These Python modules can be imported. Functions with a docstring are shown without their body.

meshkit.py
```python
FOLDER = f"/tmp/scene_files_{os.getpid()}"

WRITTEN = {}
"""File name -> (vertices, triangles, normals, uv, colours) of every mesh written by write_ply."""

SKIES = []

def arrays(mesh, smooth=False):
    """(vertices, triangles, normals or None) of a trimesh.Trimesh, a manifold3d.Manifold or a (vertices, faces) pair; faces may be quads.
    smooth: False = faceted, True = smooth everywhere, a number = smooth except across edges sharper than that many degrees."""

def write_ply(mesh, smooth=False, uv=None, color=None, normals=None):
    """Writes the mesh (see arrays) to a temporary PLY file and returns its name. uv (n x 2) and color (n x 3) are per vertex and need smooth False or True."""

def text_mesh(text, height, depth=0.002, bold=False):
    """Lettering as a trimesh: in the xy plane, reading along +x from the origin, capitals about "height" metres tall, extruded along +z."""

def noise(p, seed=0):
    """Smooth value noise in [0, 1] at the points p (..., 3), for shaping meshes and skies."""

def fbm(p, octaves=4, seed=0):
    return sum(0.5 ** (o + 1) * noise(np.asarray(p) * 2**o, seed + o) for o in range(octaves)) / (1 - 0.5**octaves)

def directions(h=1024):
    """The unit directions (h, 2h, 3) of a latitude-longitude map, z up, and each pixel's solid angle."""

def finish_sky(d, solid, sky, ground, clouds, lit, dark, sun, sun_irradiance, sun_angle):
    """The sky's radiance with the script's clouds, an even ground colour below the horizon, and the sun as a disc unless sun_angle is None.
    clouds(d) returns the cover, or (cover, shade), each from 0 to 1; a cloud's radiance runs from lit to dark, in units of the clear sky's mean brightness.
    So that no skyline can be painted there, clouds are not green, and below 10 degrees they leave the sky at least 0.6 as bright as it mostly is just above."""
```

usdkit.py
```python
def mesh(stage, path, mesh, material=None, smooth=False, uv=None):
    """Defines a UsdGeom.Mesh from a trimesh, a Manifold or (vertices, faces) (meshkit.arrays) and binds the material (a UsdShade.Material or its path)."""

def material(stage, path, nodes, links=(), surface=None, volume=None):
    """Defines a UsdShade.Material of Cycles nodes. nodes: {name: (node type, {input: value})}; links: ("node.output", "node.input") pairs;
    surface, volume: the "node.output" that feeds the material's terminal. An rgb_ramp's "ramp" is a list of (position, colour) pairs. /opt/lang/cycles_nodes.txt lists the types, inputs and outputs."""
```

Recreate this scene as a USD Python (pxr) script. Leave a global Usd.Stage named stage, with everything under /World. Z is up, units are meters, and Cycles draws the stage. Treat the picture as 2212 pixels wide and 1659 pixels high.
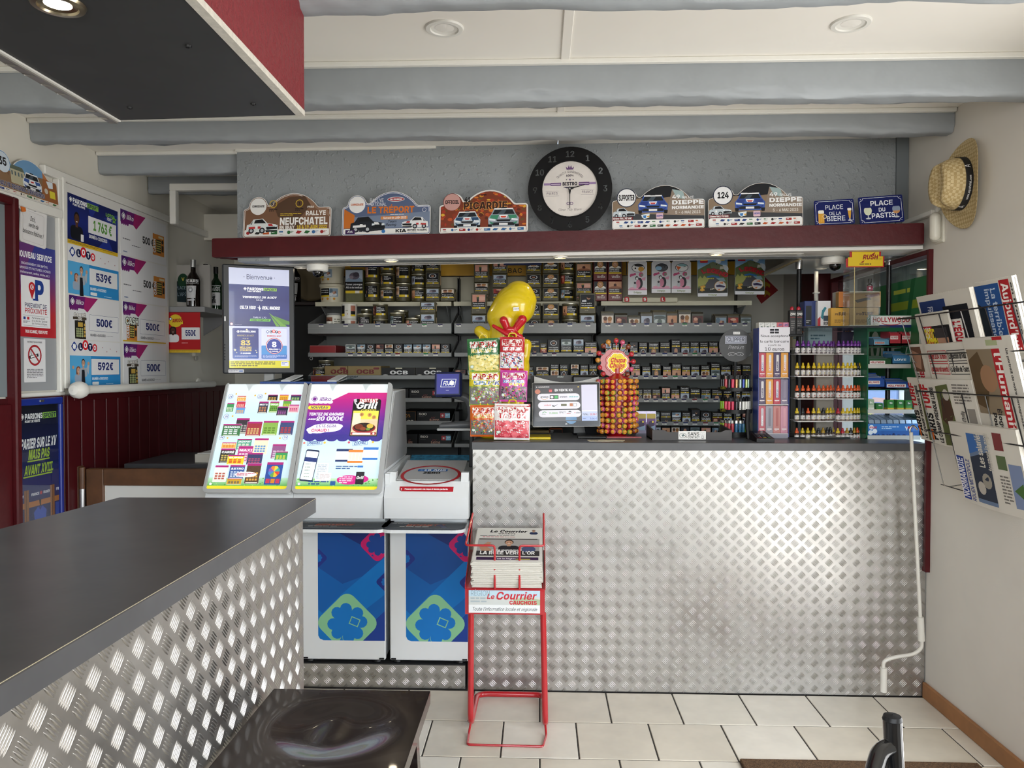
import math,glob,random
import numpy as np,trimesh,shapely,manifold3d,usdkit,meshkit
from shapely.geometry import Polygon,Point,LineString,box as sbox
from shapely import affinity
from pxr import Usd,UsdGeom,UsdLux,Gf,Sdf,Vt,UsdShade
from PIL import Image,ImageDraw,ImageFont
stage=Usd.Stage.CreateInMemory()
UsdGeom.SetStageUpAxis(stage,UsdGeom.Tokens.z)
UsdGeom.SetStageMetersPerUnit(stage,1.0)
UsdGeom.Xform.Define(stage,'/World')
UsdGeom.Scope.Define(stage,'/World/Looks')
A=np.array
rng=random.Random(7)
# ---------------------------------------------------------------- camera
CAM_H,FPX,YAW,PITCH=1.48,1661.0,math.radians(2.03),math.radians(1.19)
EYE=A([0,0,CAM_H])
FWD=A([-math.sin(YAW)*math.cos(PITCH),math.cos(YAW)*math.cos(PITCH),-math.sin(PITCH)])
RGT=A([math.cos(YAW),math.sin(YAW),0.0])
UPV=np.cross(RGT,FWD)
cam=UsdGeom.Camera.Define(stage,'/World/camera')
cam.CreateHorizontalApertureAttr(36.0);cam.CreateVerticalApertureAttr(36.0*1659/2212)
cam.CreateFocalLengthAttr(36.0*FPX/2212)
cam.CreateClippingRangeAttr(Gf.Vec2f(0.05,200))
m4=np.eye(4);m4[0,:3],m4[1,:3],m4[2,:3],m4[3,:3]=RGT,UPV,-FWD,EYE
cam.AddTransformOp().Set(Gf.Matrix4d(m4.tolist()))
cam.CreateExposureAttr(0.3)
# ---------------------------------------------------------------- sky and daylight
def env_light():
 usdkit.material(stage,'/World/Looks/sky',{'s':('sky_texture',{'sky_type':'multiple_scattering','sun_disc':False,'sun_elevation':math.radians(48),'sun_rotation':math.radians(150),'sun_intensity':1.0}),
'm':('mix',{'mix_type':'mix','fac':.75,'color2':(2.6,2.7,2.8)}),
'b':('background_shader',{'strength':0.55})},[('s.color','m.color1'),('m.color','b.color')],surface='b.background')
 d=UsdLux.DomeLight.Define(stage,'/World/sky_light')
 UsdShade.MaterialBindingAPI.Apply(d.GetPrim()).Bind(UsdShade.Material.Get(stage,'/World/Looks/sky'))
env_light()
def rect_light(name,loc,aim,w,h,power,col=(1,1,1)):
 l=UsdLux.RectLight.Define(stage,'/World/'+name)
 l.CreateWidthAttr(w);l.CreateHeightAttr(h);l.CreateIntensityAttr(power);l.CreateColorAttr(Gf.Vec3f(*col))
 loc,aim=A(loc,float),A(aim,float)
 z=loc-aim;z/=np.linalg.norm(z)
 x=np.cross([0,0,1.0],z);x/=np.linalg.norm(x);y=np.cross(z,x)
 t=np.eye(4);t[0,:3],t[1,:3],t[2,:3],t[3,:3]=x,y,z,loc
 l.AddTransformOp().Set(Gf.Matrix4d(t.tolist()))
 return l
# daylight coming in through the shop windows behind the camera
rect_light('daylight_window_right',(.95,-1.75,1.72),(.9,3.0,1.6),1.5,1.5,4.5,(1.0,.97,.92))
rect_light('daylight_window_left',(-0.87,-1.75,1.72),(-.8,3.0,1.6),1.7,1.5,4,(1.0,.98,.94))
rect_light('daylight_door',(1.75,1.7,1.1),(-1.0,1.75,1.15),1.55,1.95,3.6,(1.0,.97,.92))
sun=UsdLux.DistantLight.Define(stage,'/World/sun')
sun.CreateIntensityAttr(14.0);sun.CreateAngleAttr(0.6);sun.CreateColorAttr(Gf.Vec3f(1.0,.9,.76))
def aim_light(l,d):
 z=-A(d,float);z/=np.linalg.norm(z);x=np.cross([0,0,1.0],z);x/=np.linalg.norm(x);y=np.cross(z,x)
 t=np.eye(4);t[0,:3],t[1,:3],t[2,:3]=x,y,z
 l.AddTransformOp().Set(Gf.Matrix4d(t.tolist()))
aim_light(sun,(-.62,.1,-.78))
# ---------------------------------------------------------------- pixel <-> place
def ray(px,py):
 return FWD+RGT*(px-1106)/FPX-UPV*(py-829.5)/FPX
def aty(px,py,Y):
 d=ray(px,py);return EYE+d*(Y/d[1])
def atx(px,py,X):
 d=ray(px,py);return EYE+d*(X/d[0])
def atz(px,py,Z):
 d=ray(px,py);return EYE+d*((Z-CAM_H)/d[2])
def atp(px,py,p,n):
 d=ray(px,py);return EYE+d*(np.dot(A(p)-EYE,n)/np.dot(d,n))
# ---------------------------------------------------------------- scene tree helpers
_used={}
def path_for(parent,name):
 base=str(parent.GetPath())if parent is not None else '/World'
 k=base+'/'+name
 n=_used.get(k,0);_used[k]=n+1
 return k if n==0 else f'{k}_{n:03d}'
def tag(p,label=None,cat=None,group=None,kind=None):
 p=p.GetPrim()if hasattr(p,'GetPrim')else p
 for k,v in(('label',label),('category',cat),('group',group),('kind',kind)):
  if v:p.SetCustomDataByKey(k,v)
 return p
def xf(p,loc=(0,0,0),rz=0,rx=0,ry=0,sc=None):
 x=UsdGeom.Xformable(p)
 x.AddTranslateOp().Set(Gf.Vec3d(*map(float,loc)))
 if rx or rz or ry:x.AddRotateXYZOp().Set(Gf.Vec3f(math.degrees(rx),math.degrees(ry),math.degrees(rz)))
 if sc is not None:x.AddScaleOp().Set(Gf.Vec3f(*(map(float,sc)if np.ndim(sc)else[sc]*3)))
def thing(name,label,cat,loc=(0,0,0),rz=0,group=None,rx=0,ry=0,sc=None,kind=None):
 x=UsdGeom.Xform.Define(stage,path_for(None,name))
 xf(x,loc,rz,rx,ry,sc)
 return tag(x,label,cat,group,kind)
def dup(proto,loc,label=None,rz=0,group=None,rx=0,ry=0,sc=None,name=None):
 base=str(proto.GetPath()).split('/')[-1]
 if base[-4]=='_' and base[-3:].isdigit():base=base[:-4]
 x=UsdGeom.Xform.Define(stage,path_for(None,name or base))
 p=x.GetPrim()
 xf(x,loc,rz,rx,ry,sc)
 src=proto.GetPrim()if hasattr(proto,'GetPrim')else proto
 p.GetReferences().AddInternalReference(src.GetPath())
 p.SetInstanceable(True)
 cd=src.GetCustomData()
 return tag(p,label or cd.get('label'),cd.get('category'),group or cd.get('group'))
class Proto:
 """A class prim that holds the parts of a kind of thing; place() puts one in the scene."""
 def __init__(s,name):
  s.name=name
  s.prim=stage.CreateClassPrim(path_for(None,'kind_'+name))
  s.prim.SetTypeName('Xform')
 def GetPrim(s):return s.prim
 def GetPath(s):return s.prim.GetPath()
 def place(s,loc,label,cat,rz=0,group=None,rx=0,ry=0,sc=None):
  x=UsdGeom.Xform.Define(stage,path_for(None,s.name));xf(x,loc,rz,rx,ry,sc)
  p=x.GetPrim();p.GetReferences().AddInternalReference(s.prim.GetPath());p.SetInstanceable(True)
  return tag(p,label,cat,group)
def put(parent,name,mesh,mat,smooth=False,label=None,kind=None,col=None):
 """One Mesh prim."""
 m=usdkit.mesh(stage,path_for(parent,name),mesh,mat,smooth)
 if col is not None:
  UsdGeom.PrimvarsAPI(m).CreatePrimvar('col',Sdf.ValueTypeNames.Color3fArray,'vertex').Set(Vt.Vec3fArray.FromNumpy(np.asarray(col,np.float32)))
 return tag(m,label=label,kind=kind)
def struct(name,mesh,mat,parent=None,smooth=False,label=None):
 return put(parent,name,mesh,mat,smooth,label=label,kind='structure' if parent is None else None)
ORD='first second third fourth fifth sixth seventh eighth ninth tenth eleventh twelfth thirteenth fourteenth fifteenth sixteenth seventeenth eighteenth nineteenth twentieth'.split()
def nth(i):return ORD[i]if i<20 else str(i+1)+'th'
# ---------------------------------------------------------------- mesh helpers
def cat(parts):
 V,F,n=[],[],0
 for v,f in parts:
  v=np.asarray(v,float);V.append(v);F.append(np.asarray(f,int)+n);n+=len(v)
 return np.vstack(V),np.vstack(F)
_BF=A([[0,2,3],[0,3,1],[4,5,7],[4,7,6],[0,1,5],[0,5,4],[2,6,7],[2,7,3],[0,4,6],[0,6,2],[1,3,7],[1,7,5]])
def bx(x0,x1,y0,y1,z0,z1):
 v=A([[x,y,z]for z in(z0,z1)for y in(y0,y1)for x in(x0,x1)],float)
 return v,_BF
def hull(p):
 m=manifold3d.Manifold.hull_points(np.asarray(p,float)).to_mesh()
 return A(m.vert_properties[:,:3],float),A(m.tri_verts)
def cb(x0,x1,y0,y1,z0,z1,c=.003):
 """Box with chamfered edges."""
 p=[]
 for x,sx in((x0,1),(x1,-1)):
  for y,sy in((y0,1),(y1,-1)):
   for z,sz in((z0,1),(z1,-1)):
    p+=[(x+sx*c,y+sy*c,z),(x+sx*c,y,z+sz*c),(x,y+sy*c,z+sz*c)]
 return hull(p)
def fillet(pts,r,n=5,closed=False):
 pts=[A(p,float)for p in pts];out=[];N=len(pts)
 for i,p in enumerate(pts):
  if not closed and i in(0,N-1):out.append(p);continue
  a,b=pts[i-1]-p,pts[(i+1)%N]-p
  la,lb=np.linalg.norm(a),np.linalg.norm(b);rr=min(r,la*.49,lb*.49)
  a,b=p+a/la*rr,p+b/lb*rr
  for t in np.linspace(0,1,n):out.append((1-t)**2*a+2*t*(1-t)*p+t*t*b)
 return A(out)
def tube(pts,r,n=8,closed=False,caps=True):
 p=np.asarray(pts,float);N=len(p)
 t=(np.roll(p,-1,0)-np.roll(p,1,0))if closed else np.gradient(p,axis=0)
 t/=np.linalg.norm(t,axis=1,keepdims=True)+1e-12
 up=A([0,0,1.0])if abs(t[0][2])<.9 else A([1.0,0,0])
 a=np.cross(t[0],up);a/=np.linalg.norm(a);fr=[]
 for i in range(N):
  a=a-t[i]*np.dot(a,t[i]);a/=np.linalg.norm(a);fr.append((a.copy(),np.cross(t[i],a)))
 ang=np.arange(n)*2*np.pi/n
 r=np.broadcast_to(r,(N,))
 V=np.vstack([p[i]+r[i]*(np.cos(ang)[:,None]*fr[i][0]+np.sin(ang)[:,None]*fr[i][1])for i in range(N)])
 F=[]
 for i in range(N if closed else N-1):
  j=(i+1)%N
  for k in range(n):
   l=(k+1)%n
   F+=[(i*n+k,i*n+l,j*n+l),(i*n+k,j*n+l,j*n+k)]
 if caps and not closed:
  V=np.vstack([V,p[0],p[-1]]);c=len(V)
  for k in range(n):
   l=(k+1)%n
   F+=[(c-2,l,k),(c-1,(N-1)*n+k,(N-1)*n+l)]
 return V,A(F)
def lathe(prof,n=24,cx=0,cy=0,cz=0):
 """Profile [(r, z), ...] from bottom to top, turned about z."""
 ang=np.arange(n)*2*np.pi/n;V=[];F=[]
 for r,z in prof:V+=[(cx+r*math.cos(a),cy+r*math.sin(a),cz+z)for a in ang]
 for i in range(len(prof)-1):
  for k in range(n):
   l=(k+1)%n
   F+=[(i*n+k,i*n+l,(i+1)*n+l),(i*n+k,(i+1)*n+l,(i+1)*n+k)]
 return A(V,float),A(F)
def tri2d(poly):
 return trimesh.creation.triangulate_polygon(poly,engine='earcut')
def flat(poly):
 V,F=[],[];n=0
 for g in getattr(poly,'geoms',[poly]):
  if g.is_empty or g.geom_type!='Polygon' or g.area<1e-12:continue
  v,f=tri2d(g)
  v,f=A(v),A(f)
  s=np.cross(v[f[:,1]]-v[f[:,0]],v[f[:,2]]-v[f[:,0]])
  f[s<0]=f[s<0][:,::-1]
  V.append(v);F.append(f+n);n+=len(v)
 if not V:return np.zeros((0,2)),np.zeros((0,3),int)
 return np.vstack(V),np.vstack(F)
def extr(poly,d,O=(0,0,0),u=(1,0,0),v=(0,0,1)):
 """Extrudes a 2-D polygon (u, v plane) by d along u x v (d may be negative)."""
 ms=[trimesh.creation.extrude_polygon(g,abs(d),engine='earcut')for g in getattr(poly,'geoms',[poly])if g.area>1e-12]
 V,F=cat([(m.vertices,m.faces)for m in ms])
 u,v=A(u,float),A(v,float);n=np.cross(u,v)
 if d<0:V[:,2]+=d
 return A(O,float)+V[:,:1]*u+V[:,1:2]*v+V[:,2:]*n,F
def mv(m,loc=(0,0,0),R=None):
 v,f=m;v=np.asarray(v,float)
 if R is not None:v=v@np.asarray(R).T
 return v+A(loc,float),f
def rotm(ax,a):
 c,s=math.cos(a),math.sin(a)
 return A({'x':[[1,0,0],[0,c,-s],[0,s,c]],'y':[[c,0,s],[0,1,0],[-s,0,c]],'z':[[c,-s,0],[s,c,0],[0,0,1]]}[ax])
def rrect(x0,y0,x1,y1,r,n=5):
 r=min(r,(x1-x0)*.499,(y1-y0)*.499)
 if r<=0:return sbox(x0,y0,x1,y1)
 P=[]
 for cx,cy,a0 in((x1-r,y1-r,0),(x0+r,y1-r,90),(x0+r,y0+r,180),(x1-r,y0+r,270)):
  P+=[(cx+r*math.cos(math.radians(a0+90*k/n)),cy+r*math.sin(math.radians(a0+90*k/n)))for k in range(n+1)]
 return Polygon(P)
def disc(cx,cy,r,n=24,ry=None):
 ry=r if ry is None else ry
 return Polygon([(cx+r*math.cos(a),cy+ry*math.sin(a))for a in np.arange(n)*2*np.pi/n])
def blob(pts,ref=2.0,rad=None,sm=12):
 """Smooth body: hulls of spheres at chained joints. pts: list of ((p, r), (p, r)) bones."""
 ball=trimesh.creation.icosphere(2,1.0).vertices
 M=None
 for(a,ra),(b,rb)in pts:
  h=manifold3d.Manifold.hull_points(np.vstack([ball*ra+A(a),ball*rb+A(b)]))
  M=h if M is None else M+h
 M=M.refine_to_length(ref);q=M.to_mesh()
 t=trimesh.Trimesh(q.vert_properties[:,:3],q.tri_verts,process=True)
 if sm:trimesh.smoothing.filter_taubin(t,iterations=sm)
 return A(t.vertices),A(t.faces)
# ---------------------------------------------------------------- colours and materials
def lin(c):
 if isinstance(c,str):
  c=c.lstrip('#')
  c=[int(c[i:i+2],16)/255 for i in(0,2,4)]if len(c)==6 else[int(x*2,16)/255 for x in c]
 c=np.asarray(c,float)
 return np.where(c<=.04045,c/12.92,((c+.055)/1.055)**2.4)
MATS={}
def mat(name,col='888',rough=.5,metal=0,spec=.5,coat=0,bump=None,var=None,extra=None):
 """Plain principled material; bump = (noise scale, strength, distance), var = (scale, amount) colour variation."""
 if name in MATS:return MATS[name]
 n={'p':('principled_bsdf',{'base_color':tuple(lin(col)),'roughness':rough,'metallic':metal,'specular_ior_level':spec,'coat_weight':coat,**(extra or{})})}
 l=[]
 if bump or var:n['t']=('texture_coordinate',{})
 if var:
  c=lin(col)
  n['vn']=('noise_texture',{'scale':var[0],'detail':4,'roughness':.6})
  n['vr']=('rgb_ramp',{'ramp':[(.3,tuple(np.clip(c*(1-var[1]),0,1))),(.7,tuple(np.clip(c*(1+var[1]),0,1)))]})
  l+=[('t.object','vn.vector'),('vn.fac','vr.fac'),('vr.color','p.base_color')]
 if bump:
  n['bn']=('noise_texture',{'scale':bump[0],'detail':3})
  n['b']=('bump',{'strength':bump[1],'distance':bump[2]})
  l+=[('t.object','bn.vector'),('bn.fac','b.height'),('b.normal','p.normal')]
 MATS[name]=usdkit.material(stage,'/World/Looks/'+name,n,l,surface='p.BSDF')
 return MATS[name]
def emat(name,col,strength):
 if name not in MATS:
  MATS[name]=usdkit.material(stage,'/World/Looks/'+name,{'e':('emission',{'color':tuple(lin(col)),'strength':strength})},[],surface='e.emission')
 return MATS[name]
def pmat(name,rough=.45,coat=0,emit=0,metal=0,spec=.5):
 """Printed surface: colour from the mesh attribute «col»; emit > 0 for lit screens."""
 if name in MATS:return MATS[name]
 n={'a':('attribute',{'attribute':'col'}),'p':('principled_bsdf',{'roughness':rough,'coat_weight':coat,'metallic':metal,'emission_strength':emit,'specular_ior_level':spec})}
 l=[('a.color','p.base_color')]+([('a.color','p.emission_color')]if emit else[])
 MATS[name]=usdkit.material(stage,'/World/Looks/'+name,n,l,surface='p.BSDF')
 return MATS[name]
def glass_mat(name,tint=(1,1,1),refl=1.0,rough=0.02):
 if name not in MATS:
  MATS[name]=usdkit.material(stage,'/World/Looks/'+name,{'f':('layer_weight',{'blend':.5}),'w':('math',{'math_type':'power','value2':4.5}),'m':('math',{'math_type':'multiply_add','value2':.85*refl,'value3':.035*refl}),
't':('transparent_bsdf',{'color':tint}),'g':('glossy_bsdf',{'color':(1,1,1),'roughness':rough}),'x':('mix_closure',{})},
[('f.facing','w.value1'),('w.value','m.value1'),('m.value','x.fac'),('t.BSDF','x.closure1'),('g.BSDF','x.closure2')],surface='x.closure')
 return MATS[name]
PRINT,GLOSS,MATTE=pmat('print_satin',.55,spec=.3),pmat('print_gloss',.42,spec=.35),pmat('print_paper',.85,spec=.2)
# ---------------------------------------------------------------- lettering and flat print
_fonts,_glyphs={},{}
FD=glob.glob('/opt/blender-*/*/datafiles/fonts/')[0]
def font(style):
 if style not in _fonts:
  w,cond={'r':(430,0),'m':(560,0),'b':(740,0),'k':(900,0),'c':(400,1),'cb':(650,1),'ck':(870,1),'l':(250,0)}[style]
  f=ImageFont.truetype(FD+'Inter.woff2',96)
  f.set_variation_by_axes([32,w])
  _fonts[style]=f
 return _fonts[style]
def glyph(ch,style,tol=.8):
 k=(ch,style)
 if k not in _glyphs:
  f=font(style);cx_=.68 if style[0]=='c' else 1;adv=f.getlength(ch)/70.0*cx_
  x0,y0,x1,y1=f.getbbox(ch,anchor='ls')
  w,h=int(x1-x0+8),int(y1-y0+8)
  if ch==' ' or w<9:_glyphs[k]=(adv,None,None,None)
  else:
   im=Image.new('L',(w,h));ImageDraw.Draw(im).text((4-x0,4-y0),ch,255,f,anchor='ls')
   on=np.pad(np.asarray(im)>127,((0,0),(1,1))).astype(np.int8)
   R,S=np.nonzero(np.diff(on,axis=1)==1);E=np.nonzero(np.diff(on,axis=1)==-1)[1]
   g=shapely.union_all(shapely.box(S,-R-1,E,-R)).buffer(.5,quad_segs=2).buffer(-.5,quad_segs=2).simplify(tol)
   g=affinity.affine_transform(g,[cx_/70,0,0,1/70,(x0-4)/70*cx_,(4-y0)/70])
   v,t=flat(g)
   _glyphs[k]=(adv,g,v,t)
 return _glyphs[k]
def text_w(s,h,style='b',sx=1,sp=0):
 return sum(glyph(c,style)[0]+sp for c in s)*h*sx
class Art:
 """A flat print laid out in its own units: origin at the top left, y down. Later ops lie over earlier ones."""
 def __init__(s,w,h):s.w,s.h,s.ops,s.part=w,h,[],'print'
 def _add(s,v,t,c,part=None):
  if len(t)==0:return
  c=np.asarray(lin(c)if isinstance(c,str)or np.ndim(c)==1 else c,float)
  lo,hi=v.min(0),v.max(0);lv=1
  for o in s.ops:
   if o[3]>=lv and lo[0]<o[5][0]and hi[0]>o[4][0]and lo[1]<o[5][1]and hi[1]>o[4][1]:lv=o[3]+1
  s.ops.append((v,t,np.broadcast_to(c,(len(v),3)),lv,lo,hi,part or s.part))
 def shape(s,g,c,clip=False,part=None):
  if clip:g=g.intersection(sbox(0,0,s.w,s.h))
  v,t=flat(g)
  s._add(v,t,c,part)
 def poly(s,pts,c,clip=False,part=None):s.shape(Polygon(pts).buffer(0),c,clip,part)
 def rect(s,x,y,w,h,c,r=0,part=None):s.shape(rrect(x,y,x+w,y+h,r,3),c,part=part)
 def circ(s,x,y,r,c,n=20,ry=None,part=None):s.shape(disc(x,y,r,n,ry),c,part=part)
 def ring(s,x,y,r,w,c,n=24):s.shape(disc(x,y,r,n).difference(disc(x,y,r-w,n)),c)
 def frame(s,x,y,w,h,t,c,r=0):s.shape(rrect(x,y,x+w,y+h,r,3).difference(rrect(x+t,y+t,x+w-t,y+h-t,max(0,r-t),3)),c)
 def line(s,pts,w,c,part=None):s.shape(LineString(pts).buffer(w/2,cap_style='flat',join_style='mitre'),c,part=part)
 def curve(s,pts,w,c):s.shape(LineString(fillet([(*p,0)for p in pts],1e9,6)[:,:2]).buffer(w/2,quad_segs=2),c)
 def grad(s,x,y,w,h,cols,vert=True,part=None):
  k=len(cols);P,T,C=[],[],[]
  for i,c in enumerate(cols):
   q=i/(k-1)
   P+=[(x,y+h*q),(x+w,y+h*q)]if vert else[(x+w*q,y+h),(x+w*q,y)]
   C+=[lin(c)]*2
  for i in range(k-1):
   a=2*i;T+=[(a,a+1,a+3),(a,a+3,a+2)]
  s._add(A(P,float),A(T),A(C),part)
 def text(s,t,x,y,h,c,st='b',sx=1,it=0,an='l',rot=0,sp=0,arc=None,part=None,fit=None,out=None):
  """y is the baseline, h the height of capitals. an: l, c, r. fit: squeeze to this width. out = (colour, width): outline."""
  w=text_w(t,h,st,sx,sp)
  if fit and w>0:sx*=fit/w;w=fit
  cx={'l':0,'c':-w/2,'r':-w}[an]
  V,T,n,gs=[],[],0,[]
  ca,sa=math.cos(rot),math.sin(rot)
  for ch in t:
   adv,g,v,f=glyph(ch,st)
   if v is not None:
    q=v*[h*sx,h];q[:,0]+=it*q[:,1]
    if arc:
     a=(cx+adv*h*sx/2)/arc;q[:,0]-=adv*h*sx/2
     c2,s2=math.cos(-a),math.sin(-a)
     q=A([q[:,0]*c2-q[:,1]*s2+arc*math.sin(a),q[:,0]*s2+q[:,1]*c2+arc*(math.cos(a)-1)]).T
    else:q[:,0]+=cx
    q=A([q[:,0]*ca-q[:,1]*sa,q[:,0]*sa+q[:,1]*ca]).T
    q=A([x+q[:,0],y-q[:,1]]).T
    V.append(q);T.append(f+n);n+=len(q)
    if out:gs.append(shapely.union_all([Polygon(q[k])for k in f]))
   cx+=(adv+sp)*h*sx
  if not V:return
  if out:s.shape(shapely.union_all(gs).buffer(out[1],quad_segs=2).simplify(h*.02),out[0],part=part)
  s._add(np.vstack(V),np.vstack(T),c,part or 'lettering')
 def greek(s,x,y,w,h,c,n,seed=0,fill=.5,part=None):
  """Lines of print too small to read."""
  r=random.Random(seed);V,T=[],[]
  lh=h/n
  for i in range(n):
   cx=x;lim=x+w*(1 if i<n-1 else .6)
   while cx<lim:
    ww=min(r.uniform(.8,3.2)*lh,lim-cx)
    k=len(V);yy=y+i*lh
    V+=[(cx,yy+lh*fill),(cx+ww,yy+lh*fill),(cx+ww,yy),(cx,yy)];T+=[(k,k+1,k+2),(k,k+2,k+3)]
    cx+=ww+lh*.35
  s._add(A(V,float),A(T),c,part or 'lettering')
 def face(s,x,y,k,skin='c58f6e',hair='3a2a20',top='d8d8dc',hairlong=False):
  """A small printed portrait: shoulders, head, hair, features; k = head height."""
  if hairlong:s.shape(rrect(x-.52*k,y-.62*k,x+.52*k,y+1.0*k,.4*k),hair)
  s.shape(rrect(x-.95*k,y+.62*k,x+.95*k,y+1.9*k,.45*k),top)
  s.rect(x-.17*k,y+.3*k,.34*k,.45*k,skin)
  s.shape(disc(x,y-.12*k,.42*k,18,.54*k),hair)
  s.shape(disc(x,y,.35*k,18,.48*k),skin)
  s.shape(disc(x-.13*k,y-.06*k,.05*k,8,.04*k),'2a2020');s.shape(disc(x+.13*k,y-.06*k,.05*k,8,.04*k),'2a2020')
  s.shape(disc(x,y+.24*k,.13*k,10,.05*k),'e8d8d0')
 def build(s,parent,O,u,v,W,H,mat=None,eps=6e-5,single=None,base=None):
  """O: the top left corner; u, v: unit vectors right and up; W, H: real size."""
  O,u,v=A(O,float),A(u,float),A(v,float);n=np.cross(u,v)
  if not s.ops:return
  for part in dict.fromkeys(single or o[6]for o in s.ops):
   V,T,C,k=[],[],[],0
   for a,t,c,lv,lo,hi,pt in s.ops:
    if not single and pt!=part:continue
    V.append(O+a[:,:1]/s.w*W*u-a[:,1:2]/s.h*H*v+n*(eps*lv));T.append(t+k);C.append(c);k+=len(a)
   V,T,C=np.vstack(V),np.vstack(T),np.vstack(C)
   nn=np.cross(V[T[:,1]]-V[T[:,0]],V[T[:,2]]-V[T[:,0]])@n
   T[nn<0]=T[nn<0][:,::-1]
   put(parent,part,(V,T),mat or PRINT,col=C)
# ================================================================ the room
XL,XR,YB,ZC=-2.225,1.737,5.55,2.565
wall_m=mat('wall_paint','ded9cf',.75,var=(3,.03),bump=(220,.12,.002))
wall_l=mat('left_wall_paint','dcd8cc',.75,var=(3,.03))
ceil_m=mat('ceiling_paint','f1ede4',.7,var=(2,.015))
white_m=mat('white_lacquer','e6e4dc',.4)
beam_m=mat('beam_paint','979c9f',.5,bump=(14,.35,.01),var=(5,.04))
red_m=mat('oxblood_paint','4a0e13',.4,spec=.3,bump=(30,.25,.004),var=(9,.12))
red_d=mat('oxblood_panelling','420b10',.42,spec=.3,var=(6,.08))
grout_m=mat('grout','3d3a36',.9)
dark_m=mat('dark_void','1a1a1b',.8)
tile_ms=[mat(f'tile_glaze_{i}',c,.32,var=(5,.09),bump=(25,.06,.002))for i,c in enumerate(('d9d2c2','d3cab8','ded7c8'))]
# floor: slab and single tiles
fl=tag(UsdGeom.Xform.Define(stage,path_for(None,'floor')),kind='structure')
put(fl,'grout_bed',bx(XL,XR,-1.8,YB,-.06,-.003),grout_m)
for r in range(-7,2):
 y0=3.19+.3*r
 off=.15 if r%2==0 else 0
 for k in range(-8,6):
  x0=.153+.3*k+off
  xa,xb=max(x0+.003,XL+.001),min(x0+.297,XR-.001)
  if xb-xa<.03 or r<-5 and xa<-.9:continue
  yb=min(y0+.297,3.487)if r==0 else y0+.297
  if r==1:continue
  put(fl,'tile',cb(xa,xb,y0+.003,yb,-.012,0,.0018),tile_ms[rng.randrange(3)])
# left wall, back wall, right wall with window opening, wall behind the camera with shop windows
struct('wall_left',bx(XL-.12,XL,-1.8,YB,0,ZC),wall_l)
struct('wall_back',bx(XL-.12,XR+.12,YB,YB+.1,0,ZC),wall_l)
WY0,WY1,WZ0,WZ1=3.465,4.62,.57,2.005
struct('wall_right',cat([bx(XR,XR+.14,-1.8,.9,0,ZC),bx(XR,XR+.14,.9,2.5,2.1,ZC),bx(XR,XR+.14,2.5,WY0,0,ZC),bx(XR,XR+.14,WY1,YB,0,ZC),bx(XR,XR+.14,WY0,WY1,0,WZ0),bx(XR,XR+.14,WY0,WY1,WZ1,ZC)]),wall_m)
struct('wall_front',cat([bx(XL,-1.75,-1.9,-1.8,0,ZC),bx(.02,.17,-1.9,-1.8,0,ZC),bx(-1.75,.02,-1.9,-1.8,0,.95),bx(.17,XR,-1.9,-1.8,2.5,ZC),bx(-1.75,.02,-1.9,-1.8,2.5,ZC),bx(.17,XR,-1.9,-1.8,0,.95)]),mat('front_wall_paint','b9ad9c',.8))
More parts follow.
